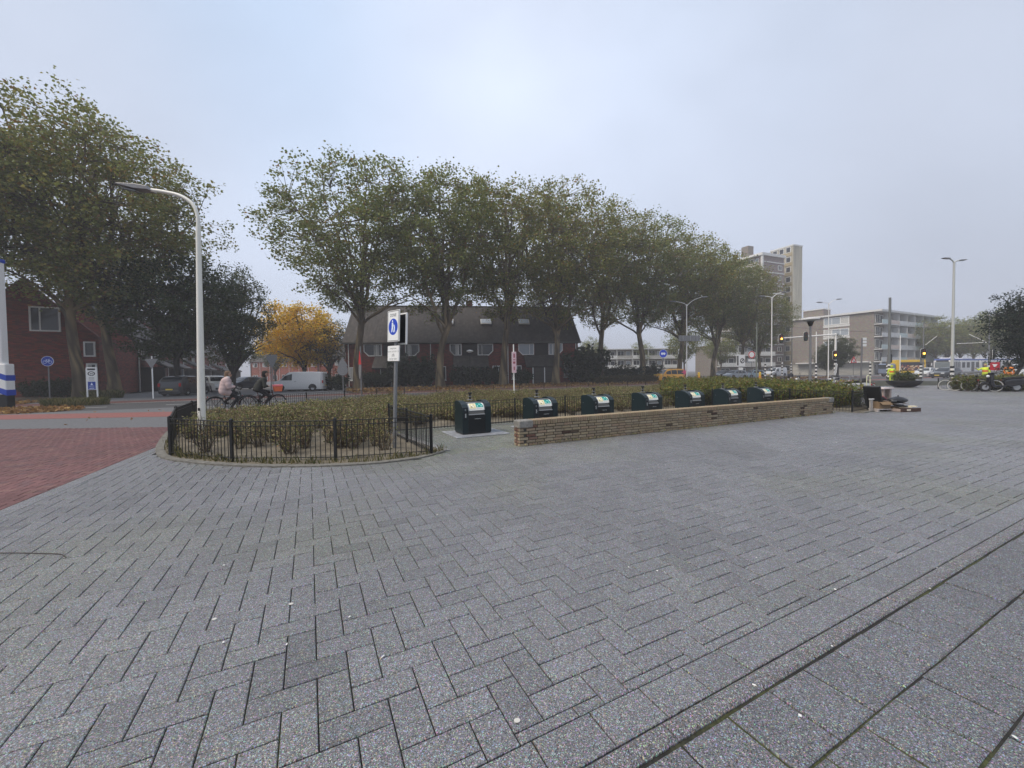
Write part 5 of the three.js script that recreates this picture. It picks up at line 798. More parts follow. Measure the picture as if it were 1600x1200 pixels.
// ---- houses closing the side street
{
  const mk = (label, p0, p1, d, E, RG, m, ry) => { const x0 = px(p0, d), L = px(p1, d) - x0, t = thing('brick_house', label, 'house', x0, 0, d, ry, 'houses closing the side street'); mesh('wall', metric(merge([box(L, E, 0.3, L / 2, E / 2, -0.15), prism([[0, 0], [8, 0], [8, E], [4, RG], [0, E]], 0.3).rotateY(Math.PI / 2).translate(0.15, 0, 0), prism([[0, 0], [8, 0], [8, E], [4, RG], [0, E]], 0.3).rotateY(Math.PI / 2).translate(L - 0.15, 0, 0)])), m, t); tiledSlope(t, -0.2, L + 0.2, E - 0.1, 0.3, RG, -4, 0.6); const n = Math.max(2, Math.round(L / 2.6)); for (let k = 0; k < n; k++) { windowAt(t, (k + 0.5) * L / n, E - 1.0, 0, 1.3, 1.1, { mull: [0.4], curtain: 0.3 }); windowAt(t, (k + 0.5) * L / n, 1.2, 0, 1.4, 1.3, { mull: [0.5] }); } for (let k = 1; k < n; k++) pipe(t, k * L / n, E - 0.2, 0.08); return t; };
  mk('pale red brick house behind the golden tree', 500, 556, 86, 5.2, 9.2, lightBrick, 0.1); mk('low red brick houses at the end of the side street', 392, 498, 112, 5.6, 10.5, lightBrick, 0.0);
}
// ---- flats
const plaster = S([0.62, 0.6, 0.54], { map: rep(blotchMap, 0.3), roughness: 0.8 }), yellowPlaster = S([0.66, 0.55, 0.33], { map: rep(blotchMap, 0.3), roughness: 0.8 }), hazedYellow = S([0.74, 0.69, 0.55], { map: rep(blotchMap, 0.25), roughness: 0.8 }), slab = S([0.66, 0.66, 0.64], { roughness: 0.7 });  // the stair tower yellow is paled, with mist put into its colour
function gallery(t, L, floors, fh, y0, depth = 1.3, colours = [slab], ry = 0, at = [0, 0, 0], bay = 4) {   // floors of balconies on a face toward +z
  const g = new THREE.Group(); g.name = 'gallery'; g.position.set(...at); g.rotation.y = ry; t.add(g);
  for (let f = 0; f < floors; f++) { const y = y0 + f * fh; mesh('balcony_slab', box(L, 0.18, depth, L / 2, y, depth / 2), slab, g); const nb = Math.round(L / bay); for (let k = 0; k < nb; k++) { const w = L / nb; mesh('parapet', box(w - 0.12, 0.85, 0.06, (k + 0.5) * w, y + 0.55, depth - 0.05), colours[(k + f * 2) % colours.length], g); windowAt(g, (k + 0.3) * w, y + 1.35, 0, w * 0.42, 1.9, { f: 0.1, mull: [0.5] }); windowAt(g, (k + 0.77) * w, y + 1.15, 0, w * 0.3, 2.0, { f: 0.1, glass: k % 2 ? M.paleGlass : windowGlass }); if (k) mesh('divider', box(0.12, fh - 0.2, depth - 0.1, k * w, y + fh / 2, depth / 2), slab, g); } }
  mesh('balcony_slab', box(L, 0.22, depth + 0.2, L / 2, y0 + floors * fh, depth / 2), slab, g); return g;
}
survey = 'moved';
{ // brick block of flats
  const d = 87, t = thing('brick_flats', 'four storey taupe brick flats with white galleries beyond the square', 'building', px(1365, d), 0, d, RY), H = 14.1, L = 34, W = 17;
  mesh('wall', metric(box(L, H - 2.9, W, L / 2, (H + 2.9) / 2, -W / 2)), taupeBrick, t); mesh('ground_floor', box(L - 0.3, 2.9, W - 0.3, L / 2, 1.45, -W / 2), plaster, t); mesh('roof_edge', box(L + 1.5, 0.4, W + 1.6, L / 2 + 0.3, H + 0.15, -W / 2 + 0.75), slab, t);
  const rb = mesh('roof_house', metric(box(3.2, 1.8, 4.5, 2.4, H + 1.2, -12.5)), taupeBrick, t); mesh('roof_house_edge', box(3.5, 0.2, 4.8, 2.4, H + 2.15, -12.5), slab, rb); mesh('roof_house', metric(box(4, 1.0, 3, 17, H + 0.8, -7)), taupeBrick, t);
  gallery(t, L, 4, 2.78, 2.95, 1.4, [slab, slab, S([0.55, 0.64, 0.62]), S([0.66, 0.55, 0.48])], 0, [0, 0, 0.0], 4.2);
  for (let k = 0; k < 7; k++) { mesh('column', box(0.3, 2.85, 0.3, 0.4 + k * 5.4, 1.42, 1.1), slab, t); mesh('shop_window', box(3.8, 2.2, 0.1, 2.6 + k * 4.7, 1.25, 0.0), windowGlass, t); }
  const side = new THREE.Group(); side.name = 'end_wall'; side.rotation.y = -Math.PI / 2; t.add(side);
  for (let f = 0; f < 4; f++) { windowAt(side, -7.2, 4.55 + f * 2.78, 0, 5.2, 1.75, { f: 0.14, mull: [0.33, 0.66], curtain: 0.35, cx: f % 2 ? 1 : -1, glass: M.paleGlass, ry: 0 }); mesh('window_band', box(5.4, 0.5, 0.06, -7.2, 3.35 + f * 2.78, 0.03), slab, side); }
  side.rotation.y = -Math.PI / 2; mesh('canopy', box(15, 0.25, 1.2, -8, 2.95, 0.6), slab, side);
}
{ // yellow stair tower and the high slab beside it
  const t = thing('tower_block', 'high brick tower block with a yellow stair tower fading into mist', 'building', px(1190, 108), 0, 108, 0.395), H = 32.2, fh = 2.78;
  mesh('wall', metric(box(8.9, H, 16, 4.45, H / 2, -8)), hazedBrick, t); mesh('roof_edge', box(9.6, 0.7, 16.8, 4.4, H + 0.3, -8), slab, t); mesh('chimney', metric(box(2.1, 3.1, 2.1, 1.0, H + 2.1, -5)), taupeBrick, t); mesh('corner_column', box(0.5, H, 0.5, 0.05, H / 2, 0.02), slab, t);
  for (let f = 1; f < 12; f++) { mesh('floor_band', box(9.1, 0.24, 0.2, 4.45, f * fh, 0.06), slab, t); windowAt(t, 7.2, f * fh - 1.25, 0, 1.6, 1.3, { f: 0.12, mull: [0.5] }); }
  const left = new THREE.Group(); left.name = 'balcony_side'; left.rotation.y = -Math.PI / 2; t.add(left); const gg = gallery(left, 15, 11, fh, fh * 0.6, 1.0, [slab, S([0.5, 0.45, 0.42])], 0, [-15.6, 0, 0], 4);
  // stair tower: its corner stands forward
  const tx = 12.8, tz = 0.0, TW = 3.9, TD = 6.5, TH = 36.2; const st = mesh('stair_tower', box(TW, TH, TD, tx + TW / 2 + 0.0, TH / 2, tz - TD / 2), hazedYellow, t); mesh('tower_cap', box(TW + 0.25, 0.35, TD + 0.25, tx + TW / 2, TH + 0.1, tz - TD / 2), slab, st);
  const strip = new THREE.Group(); strip.name = 'window_strip'; strip.rotation.y = -Math.PI / 2; strip.position.set(tx, 0, tz); t.add(strip);   // +z looks along -x; x runs toward the viewer
  for (let f = 0; f < 13; f++) { mesh('spandrel', box(TD * 0.92, 0.9, 0.12, -TD / 2, f * fh + 0.55, 0.06), yellowPlaster, strip); for (let k = 0; k < 3; k++) windowAt(strip, -TD / 2 + (k - 1) * 1.9, f * fh + 1.85, 0, 1.35, 1.5, { f: 0.1 }); }
}
{ // low flats behind the trees
  const mk = (label, p0, p1, d, floors, ry, cols) => { const x0 = px(p0, d), L = (px(p1, d) - x0) / Math.cos(ry), t = thing('gallery_flats', label, 'building', x0, 0, d, ry, 'pale flats behind the plane trees'); mesh('wall', metric(box(L, floors * 2.8 + 2.6, 10, L / 2, (floors * 2.8 + 2.6) / 2, -5)), taupeBrick, t); gallery(t, L, floors, 2.8, 2.4, 1.3, cols, 0, [0, 0, 0], 4.5); for (let k = 0; k < Math.round(L / 4.5); k++) windowAt(t, (k + 0.5) * 4.5, 1.2, 0, 2.4, 1.5, { f: 0.12, mull: [0.5] }); return t; };
  mk('pale flats with white balconies glimpsed between the far plane trunks', 1120, 1212, 104, 2, 0.1, [slab, S([0.45, 0.44, 0.42])]);
  mk('long pale flats behind the plane trees beside the terrace', 890, 1060, 118, 2, 0.0, [slab, plaster]);
}
survey = 'moved';
// ---------------------------------------------------------------- vehicles
const tyreG = new THREE.TorusGeometry(0.25, 0.085, 10, 24), rimG = merge([new THREE.CylinderGeometry(0.2, 0.2, 0.09, 20).rotateX(Math.PI / 2), new THREE.CylinderGeometry(0.06, 0.06, 0.11, 10).rotateX(Math.PI / 2)]);
const plateM = S([0.75, 0.55, 0.06], { roughness: 0.5 }), headM = P([0.75, 0.78, 0.8], { roughness: 0.1 }), tailM = S([0.35, 0.01, 0.012], { roughness: 0.25 }), carGlass = P([0.02, 0.025, 0.03], { roughness: 0.04 });
// lofted car body: stations along x, each with sill, belt and roof outline; front is +x
function carBody(L, W, prof, belt, tumble) {
  // prof: list of [x, yTop]; points above the belt narrow with height
  const N = prof.length, pos = [], idx = [], zAt = (y, x) => { const e = Math.min(1, (L / 2 - Math.abs(x)) / 0.5 + 0.72), b = W / 2 * Math.min(1, e); return y > belt ? b - (y - belt) * tumble : y < 0.35 ? b - (0.35 - y) * 0.25 : b; };
  const ring = (x, yt) => { const ys = [0.2, 0.34, 0.55, Math.min(belt, yt - 0.04), Math.max(Math.min(yt - 0.05, lerp(belt, yt, 0.92)), Math.min(belt, yt - 0.04) + 0.004)], pts = []; for (const y of ys) pts.push([y, zAt(y, x)]); pts.push([yt, zAt(yt, x) - 0.1]); return [...pts.map(([y, z]) => [x, y, z]), ...pts.slice().reverse().map(([y, z]) => [x, y, -z])]; };
  const M2 = 12; for (const [x, yt] of prof) for (const p of ring(x, yt)) pos.push(...p);
  for (let i = 0; i + 1 < N; i++) for (let k = 0; k < M2; k++) { const a = i * M2 + k, b = i * M2 + (k + 1) % M2; idx.push(a, a + M2, b, b, a + M2, b + M2); }
  for (const [o, f] of [[0, 0], [(N - 1) * M2, 1]]) for (let k = 1; k < M2 - 1; k++) f ? idx.push(o, o + k, o + k + 1) : idx.push(o, o + k + 1, o + k);
  const g = new THREE.BufferGeometry(); g.setAttribute('position', new THREE.Float32BufferAttribute(pos, 3)); g.setIndex(idx); return { g: toCreasedNormals(g, 0.6), zAt };
}
const CARS = {
  hatch: { L: 4.0, W: 1.72, belt: 0.92, tumble: 0.42, prof: [[-2.0, 0.62], [-1.96, 0.95], [-1.88, 1.2], [-1.55, 1.44], [-0.9, 1.5], [0, 1.5], [0.35, 1.44], [0.75, 1.2], [1.08, 0.98], [1.6, 0.88], [1.92, 0.76], [2.0, 0.55]], side: [[-1.62, 0.95, -0.75, 0.95, -0.75, 1.4, -1.35, 1.36], [-0.68, 0.95, 0.08, 0.95, 0.08, 1.4, -0.68, 1.42], [0.16, 0.95, 0.92, 0.95, 0.5, 1.26, 0.16, 1.39]], front: [0.42, 1.39, 1.03, 1.02], back: [-1.9, 1.12, -1.62, 1.38], wx: 1.26 },
  van: { L: 4.9, W: 1.95, belt: 1.1, tumble: 0.16, prof: [[-2.45, 0.7], [-2.43, 1.2], [-2.38, 1.8], [-2.25, 1.9], [-1, 1.93], [0.5, 1.92], [0.85, 1.84], [1.35, 1.38], [1.62, 1.12], [2.1, 0.98], [2.36, 0.82], [2.45, 0.55]], side: [[0.42, 1.1, 1.5, 1.1, 1.05, 1.55, 0.42, 1.72]], front: [0.92, 1.8, 1.55, 1.18], back: null, wx: 1.5 },
  mpv: { L: 4.4, W: 1.8, belt: 1.02, tumble: 0.26, prof: [[-2.2, 0.7], [-2.18, 1.1], [-2.12, 1.6], [-1.95, 1.78], [-0.8, 1.83], [0.3, 1.82], [0.7, 1.72], [1.15, 1.34], [1.45, 1.08], [1.85, 0.98], [2.12, 0.84], [2.2, 0.55]], side: [[-1.9, 1.05, -0.85, 1.05, -0.85, 1.62, -1.75, 1.6], [-0.76, 1.05, 0.14, 1.05, 0.14, 1.64, -0.76, 1.64], [0.22, 1.05, 1.24, 1.05, 0.85, 1.45, 0.22, 1.62]], front: [0.78, 1.66, 1.36, 1.14], back: [-2.15, 1.15, -2.08, 1.62], wx: 1.36 },
  suv: { L: 4.4, W: 1.84, belt: 1.02, tumble: 0.36, prof: [[-2.2, 0.7], [-2.16, 1.05], [-2.08, 1.3], [-1.7, 1.6], [-0.9, 1.66], [0.1, 1.65], [0.45, 1.57], [0.9, 1.28], [1.2, 1.08], [1.8, 0.98], [2.12, 0.84], [2.2, 0.55]], side: [[-1.75, 1.04, -0.82, 1.04, -0.82, 1.54, -1.45, 1.5], [-0.74, 1.04, 0.1, 1.04, 0.1, 1.55, -0.74, 1.55], [0.18, 1.04, 1.0, 1.04, 0.6, 1.36, 0.18, 1.52]], front: [0.52, 1.5, 1.14, 1.12], back: [-2.1, 1.2, -1.78, 1.52], wx: 1.36 },
};
function car(label, kind, colour, p, d, ry, o = {}) {
  const c = CARS[kind], t = thing(o.name ?? 'parked_car', label, o.cat ?? 'car', px(p, d), 0, d, ry, o.group), paintM = P(colour, { roughness: 0.32, clearcoat: 0.6, clearcoatRoughness: 0.12 }), { g, zAt } = carBody(c.L, c.W, c.prof, c.belt, c.tumble);
  const body = mesh('body', g, paintM, t);
  for (const s of [-1, 1]) {
    for (const q of c.side) { const P3 = []; for (let k = 0; k < 8; k += 2) P3.push([q[k], q[k + 1], s * (zAt(q[k + 1], q[k]) + 0.012)]); const G = new THREE.BufferGeometry(); G.setAttribute('position', new THREE.Float32BufferAttribute(P3.flat(), 3)); G.setIndex(s > 0 ? [0, 1, 2, 0, 2, 3] : [0, 2, 1, 0, 3, 2]); G.computeVertexNormals(); mesh('window', G, carGlass, t); }
    for (const x of [-c.wx, c.wx]) { mesh('wheel_arch', new THREE.CylinderGeometry(0.39, 0.39, 0.2, 22, 1, false, -Math.PI / 2 - 0.1, Math.PI + 0.2).rotateX(Math.PI / 2).rotateZ(Math.PI).translate(x, 0.34, s * (c.W / 2 - 0.085)), M.black, t); const w = mesh('wheel', rimG, M.steel, t); w.position.set(x, 0.33, s * (c.W / 2 - 0.06)); mesh('tyre', tyreG, M.rubber, w); }
    mesh('headlight', rbox(0.22, 0.14, 0.36, 0.04, c.L / 2 - 0.14, 0.7, s * (c.W / 2 - 0.3)), headM, t); mesh('tail_light', rbox(0.1, 0.28, 0.16, 0.03, -c.L / 2 + 0.03, 0.92, s * (c.W / 2 - 0.16)), tailM, t); mesh('mirror', rbox(0.1, 0.13, 0.18, 0.03, c.side.at(-1)[2] - 0.1, c.belt + 0.08, s * (c.W / 2 + 0.1)), o.mirror ?? paintM, t);
    mesh('door_handle', box(0.16, 0.03, 0.02, 0.1, c.belt - 0.12, s * (c.W / 2 + 0.004)), o.trim ?? M.black, t);
  }
  const quad = (q, name) => { const [x0, y0, x1, y1] = q, f = x1 > x0 && x0 > 0 ? 1 : -1, up = 0.016, w0 = zAt(y0, x0) - 0.12, w1 = zAt(y1, x1) - 0.08, G = new THREE.BufferGeometry(); G.setAttribute('position', new THREE.Float32BufferAttribute([x0 + f * up, y0 + up, -w0, x0 + f * up, y0 + up, w0, x1 + f * up, y1 + up, w1, x1 + f * up, y1 + up, -w1], 3)); G.setIndex([0, 1, 2, 0, 2, 3]); G.computeVertexNormals(); mesh(name, G, carGlass, t); };
  quad(c.front, 'windscreen'); if (c.back) quad([c.back[0] - 0.02, c.back[1], c.back[2] - 0.02, c.back[3]], 'rear_window');
  mesh('front_bumper', rbox(0.16, 0.24, c.W - 0.34, 0.06, c.L / 2 - 0.06, 0.36, 0), o.bumper ?? M.black, t); mesh('rear_bumper', rbox(0.14, 0.22, c.W - 0.3, 0.06, -c.L / 2 + 0.04, 0.4, 0), o.bumper ?? paintM, t); mesh('number_plate', box(0.02, 0.11, 0.5, c.L / 2 + 0.03, 0.42, 0), plateM, t); mesh('number_plate', box(0.02, 0.11, 0.5, -c.L / 2 - 0.035, 0.55, 0), plateM, t);
  mesh('underbody', box(c.L - 0.5, 0.16, c.W - 0.3, 0, 0.22, 0), M.black, t); for (const e of o.extra ?? []) e(t, c, paintM);
  return t;
}
// side street and road traffic (ry: front along local +x)
car('dark estate car with red rear lights parked before the porches', 'suv', [0.02, 0.021, 0.024], 291, 24, 1.75, { group: 'cars in the side street' });
car('white car parked facing the road behind the person in pink', 'suv', [0.62, 0.62, 0.6], 337, 27, -0.6, { group: 'cars in the side street' });
car('dark blue car parked behind the white car near the cyclist', 'hatch', [0.03, 0.04, 0.06], 383, 30, -1.9, { group: 'cars in the side street' });
car('white delivery van turning out beside the dark hedge', 'van', [0.58, 0.58, 0.57], 470, 27.9, Math.PI + 0.1, { name: 'delivery_van', cat: 'van', bumper: S([0.3, 0.3, 0.3]) });
car('orange and yellow taxi van with a pink star on the road', 'mpv', [0.86, 0.42, 0.04], 1045, 46.9, Math.PI + 0.25, { name: 'taxi_van', cat: 'van', extra: [(t, c) => { mesh('hood_wrap', rbox(1.0, 0.12, 1.5, 0.05, 1.5, 1.0, 0), M.yellow, t); const s = new THREE.Shape(); for (let k = 0; k < 10; k++) { const r = k % 2 ? 0.22 : 0.55, a = k / 10 * 6.283; k ? s.lineTo(Math.cos(a) * r, Math.sin(a) * r) : s.moveTo(r, 0); } for (const sd of [-1, 1]) mesh('pink_star', new THREE.ExtrudeGeometry(s, { depth: 0.02, bevelEnabled: false }).translate(-1.95, 1.3, sd * 0.9 - 0.01), S([0.9, 0.12, 0.25], { roughness: 0.5 }), t); }] });
car('dark grey car on the road behind the hedge', 'hatch', [0.03, 0.032, 0.036], 1130, 58, Math.PI + 0.5, { group: 'cars on the road' });
car('silver car beside the dark grey car on the road', 'hatch', [0.42, 0.45, 0.48], 1148, 57, Math.PI + 0.35, { group: 'cars on the road' });
car('pale blue car waiting beside the closed road sign', 'hatch', [0.42, 0.52, 0.58], 1176, 60, Math.PI + 0.3, { group: 'cars on the road' });
car('white van far down the road among the striped posts', 'van', [0.6, 0.62, 0.64], 1212, 72, Math.PI + 0.4, { name: 'delivery_van', cat: 'van' });
car('white car waiting beside the tram front', 'hatch', [0.6, 0.62, 0.62], 1446, 68, Math.PI + 0.5, { group: 'cars before the tram' });
car('dark grey car passing in front of the tram', 'hatch', [0.05, 0.055, 0.06], 1478, 62, Math.PI + 0.3, { group: 'cars before the tram' });
car('pale grey car behind the sparse dark tree', 'mpv', [0.5, 0.52, 0.53], 1597, 62, Math.PI + 0.3, { group: 'cars before the tram' });
// yellow truck trailer with a printed side
{
  const d = 74, t = thing('truck', 'yellow box truck with a dark picture print on its side', 'truck', px(1415, d), 0, d, -0.1), print = canvasTexture(256, 128, (c, w, h) => { c.fillStyle = '#2a2c36'; c.fillRect(0, 0, w, h); const r = rng(77); for (let i = 0; i < 90; i++) { c.fillStyle = ['#c07a4a', '#8a4a50', '#d8b080', '#5a4048', '#e0c8a8'][Math.floor(r() * 5)]; c.beginPath(); c.ellipse(r() * w, 40 + r() * 80, 4 + r() * 14, 3 + r() * 8, r() * 3, 0, 7); c.fill(); } });
  mesh('box_body', rbox(4.6, 2.3, 2.3, 0.06, 0, 1.75, 0), M.yellow, t); mesh('print', new THREE.PlaneGeometry(3.9, 1.5).translate(0.1, 1.75, 1.16), S(0xffffff, { map: print, roughness: 0.5 }), t); mesh('cab', rbox(1.5, 1.9, 2.1, 0.25, -3.1, 1.35, 0), S([0.2, 0.25, 0.35], { roughness: 0.4 }), t); mesh('windscreen', rbox(0.1, 0.7, 1.7, 0.04, -3.84, 1.75, 0), carGlass, t);
  for (const x of [-2.9, 1.4]) for (const s of [-1, 1]) { const w = mesh('wheel', rimG, M.steel, t); w.position.set(x, 0.4, s * 0.95); w.scale.setScalar(1.2); mesh('tyre', tyreG, M.rubber, w); }
}
// tram: three articulated cars in a curve
{
  const blueM = S([0.05, 0.10, 0.34], { roughness: 0.4 }), whiteM = S([0.66, 0.66, 0.66], { roughness: 0.4 }), greyM = S([0.3, 0.28, 0.27], { roughness: 0.6 }), dk = S([0.03, 0.035, 0.04], { roughness: 0.3 });
  const t = thing('tram', 'white articulated tram with a blue roof band crossing the square', 'tram', px(1461, 86), 0, 86, 0);
  let x = 1.4, z = 0; const segs = [[8.5, 0.98, true], [7.5, 1.2, false], [9, 1.32, false], [9, 1.4, false]];
  segs.forEach(([L, phi, head], i) => {
    const g = new THREE.Group(); g.name = head ? 'front_car' : 'following_car'; g.position.set(x, 0, z); g.rotation.y = Math.PI / 2 - phi; t.add(g);     // local x runs away from the front
    x += Math.sin(phi) * (L + 0.7); z -= Math.cos(phi) * (L + 0.7);
    mesh('body', rbox(L, 2.5, 2.5, 0.22, L / 2, 1.65, 0), whiteM, g); mesh('skirt', rbox(L - 0.3, 0.45, 2.46, 0.08, L / 2, 0.45, 0), greyM, g); mesh('roof_band', rbox(L - 0.1, 0.36, 2.36, 0.12, L / 2, 3.02, 0), blueM, g); mesh('roof_gear', rbox(L * 0.5, 0.3, 1.6, 0.08, L / 2, 3.28, 0), whiteM, g);
    const n = head ? 5 : 4; for (let k = 0; k < n; k++) for (const s of [-1, 1]) { const door = k === 2 || (k === 4 && head); const w = mesh(door ? 'door' : 'window', rbox(L / n * 0.62, door ? 2.0 : 1.15, 0.04, 0.08, (k + 0.55) * L / n + 0.1, door ? 1.6 : 1.95, s * 1.255), dk, g); if (door) mesh('door_leaf', box(0.04, 1.9, 0.05, (k + 0.55) * L / n + 0.1, 1.6, s * 1.265), greyM, w); }
    if (head) { mesh('windscreen', rbox(0.1, 1.15, 2.05, 0.05, -0.02, 2.0, 0), P([0.16, 0.19, 0.21], { roughness: 0.05 }), g); mesh('destination_display', rbox(0.08, 0.24, 1.7, 0.04, -0.02, 2.74, 0), M.black, g); for (const s of [-1, 1]) { mesh('headlight', rbox(0.08, 0.14, 0.36, 0.05, -0.02, 1.05, s * 0.8), headM, g); mesh('mirror', rbox(0.15, 0.5, 0.16, 0.05, -0.1, 2.1, s * 1.45), whiteM, g); } mesh('front_skirt', rbox(0.3, 0.5, 2.2, 0.12, 0.0, 0.55, 0), S([0.55, 0.42, 0.42], { roughness: 0.5 }), g); mesh('pillar_band', rbox(0.7, 2.3, 2.54, 0.1, 0.85, 1.95, 0), blueM, g); }
    else mesh('bellows', rbox(0.8, 2.5, 2.1, 0.1, -0.35, 1.7, 0), M.rubber, g);
  });
}

// ---------------------------------------------------------------- bicycles, scooters
const spokeG = (() => { const l = []; for (let k = 0; k < 14; k++) { const a = k / 14 * Math.PI * 2; l.push(rod([Math.cos(a) * 0.03, Math.sin(a) * 0.03, (k % 2 - 0.5) * 0.04], [Math.cos(a + 0.15) * 0.31, Math.sin(a + 0.15) * 0.31, 0], 0.0022, 0.0022, 3)); } return merge(l); })();
const bikeTyre = new THREE.TorusGeometry(0.335, 0.019, 8, 36), bikeRim = new THREE.TorusGeometry(0.312, 0.011, 6, 36);
function bicycle(label, x, d, ry, o = {}) {                       // front is +x
  const t = thing(o.name ?? 'bicycle', label, 'bicycle', x, 0, d, ry, o.group), fm = S(o.colour ?? [0.02, 0.02, 0.02], { roughness: 0.4 });
  for (const [wx, n] of [[-0.53, 'wheel'], [0.55, 'wheel']]) { const w = mesh(n, bikeRim, o.rim ?? M.steel, t); w.position.set(wx, 0.354, 0); mesh('tyre', bikeTyre, o.tyre ?? M.rubber, w); mesh('spokes', spokeG, M.steel, w); mesh('hub', new THREE.CylinderGeometry(0.025, 0.025, 0.1, 8).rotateX(Math.PI / 2), M.steel, w); }
  const low = o.step ? 0.12 : 0; mesh('frame', merge([rod([-0.1, 0.3, 0], [-0.22, 0.82, 0], 0.017), rod([-0.1, 0.3, 0], [0.36, 0.74, 0], 0.02), rod([-0.19, o.step ? 0.55 : 0.74, 0], [0.34, 0.84, 0], 0.017), rod([-0.1, 0.3, 0.05], [-0.53, 0.354, 0.05], 0.011), rod([-0.1, 0.3, -0.05], [-0.53, 0.354, -0.05], 0.011), rod([-0.2, 0.74, 0.03], [-0.53, 0.354, 0.05], 0.009), rod([-0.2, 0.74, -0.03], [-0.53, 0.354, -0.05], 0.009), rod([0.37, 0.7, 0], [0.32, 0.92, 0], 0.021)]), fm, t);
  mesh('fork', merge([rod([0.37, 0.7, 0], [0.55, 0.354, 0.05], 0.012, 0.009), rod([0.37, 0.7, 0], [0.55, 0.354, -0.05], 0.012, 0.009)]), fm, t);
  const hb = mesh('handlebar', merge([rod([0.32, 0.9, 0], [0.29, 1.08, 0], 0.013), bend([[0.1, 1.08, 0.28], [0.26, 1.1, 0.22], [0.3, 1.08, 0], [0.26, 1.1, -0.22], [0.1, 1.08, -0.28]], 0.012, 6, 20)]), M.steel, t); for (const s of [-1, 1]) mesh('grip', rod([0.1, 1.08, s * 0.28], [0.2, 1.095, s * 0.25], 0.017), M.rubber, hb);
  mesh('saddle', merge([prism([[-0.14, 0], [0.14, 0.015], [0.13, 0.05], [-0.14, 0.075]], 0.15, 0.02).translate(-0.25, 0.92, 0), rod([-0.22, 0.8, 0], [-0.25, 0.93, 0], 0.013)]), M.rubber, t);
  const cr = mesh('crank', merge([disc(0.085, 0.012, 16).translate(-0.1, 0.3, 0.05), rod([-0.1, 0.3, 0.06], [0.02, 0.18, 0.07], 0.01), rod([-0.1, 0.3, -0.06], [-0.22, 0.42, -0.07], 0.01)]), M.steel, t); for (const [px_, py, pz] of [[0.02, 0.18, 0.12], [-0.22, 0.42, -0.12]]) mesh('pedal', box(0.09, 0.025, 0.08, px_, py, pz), M.rubber, cr);
  mesh('rear_mudguard', new THREE.TorusGeometry(0.37, 0.02, 6, 24, 2.4).rotateZ(0.75).translate(-0.53, 0.354, 0), fm, t); mesh('front_mudguard', new THREE.TorusGeometry(0.37, 0.018, 6, 20, 1.7).rotateZ(0.9).translate(0.55, 0.354, 0), fm, t);
  mesh('carrier', merge([box(0.38, 0.012, 0.12, -0.56, 0.76, 0), rod([-0.7, 0.76, 0.05], [-0.55, 0.36, 0.06], 0.006), rod([-0.7, 0.76, -0.05], [-0.55, 0.36, -0.06], 0.006)]), M.black, t); mesh('rear_lamp', box(0.03, 0.05, 0.06, -0.77, 0.72, 0), tailM, t);
  if (o.basket) { const b = mesh('basket', prism([[-0.14, 0], [0.14, 0], [0.19, 0.27], [-0.19, 0.27]], 0.34, 0.015).translate(0.55, 0.86, 0), S(o.basket, { roughness: 0.7 }), t); mesh('basket_liner', rbox(0.38, 0.08, 0.36, 0.02, 0.55, 1.12, 0), S(o.liner ?? o.basket, { roughness: 0.7 }), b); }
  return t;
}
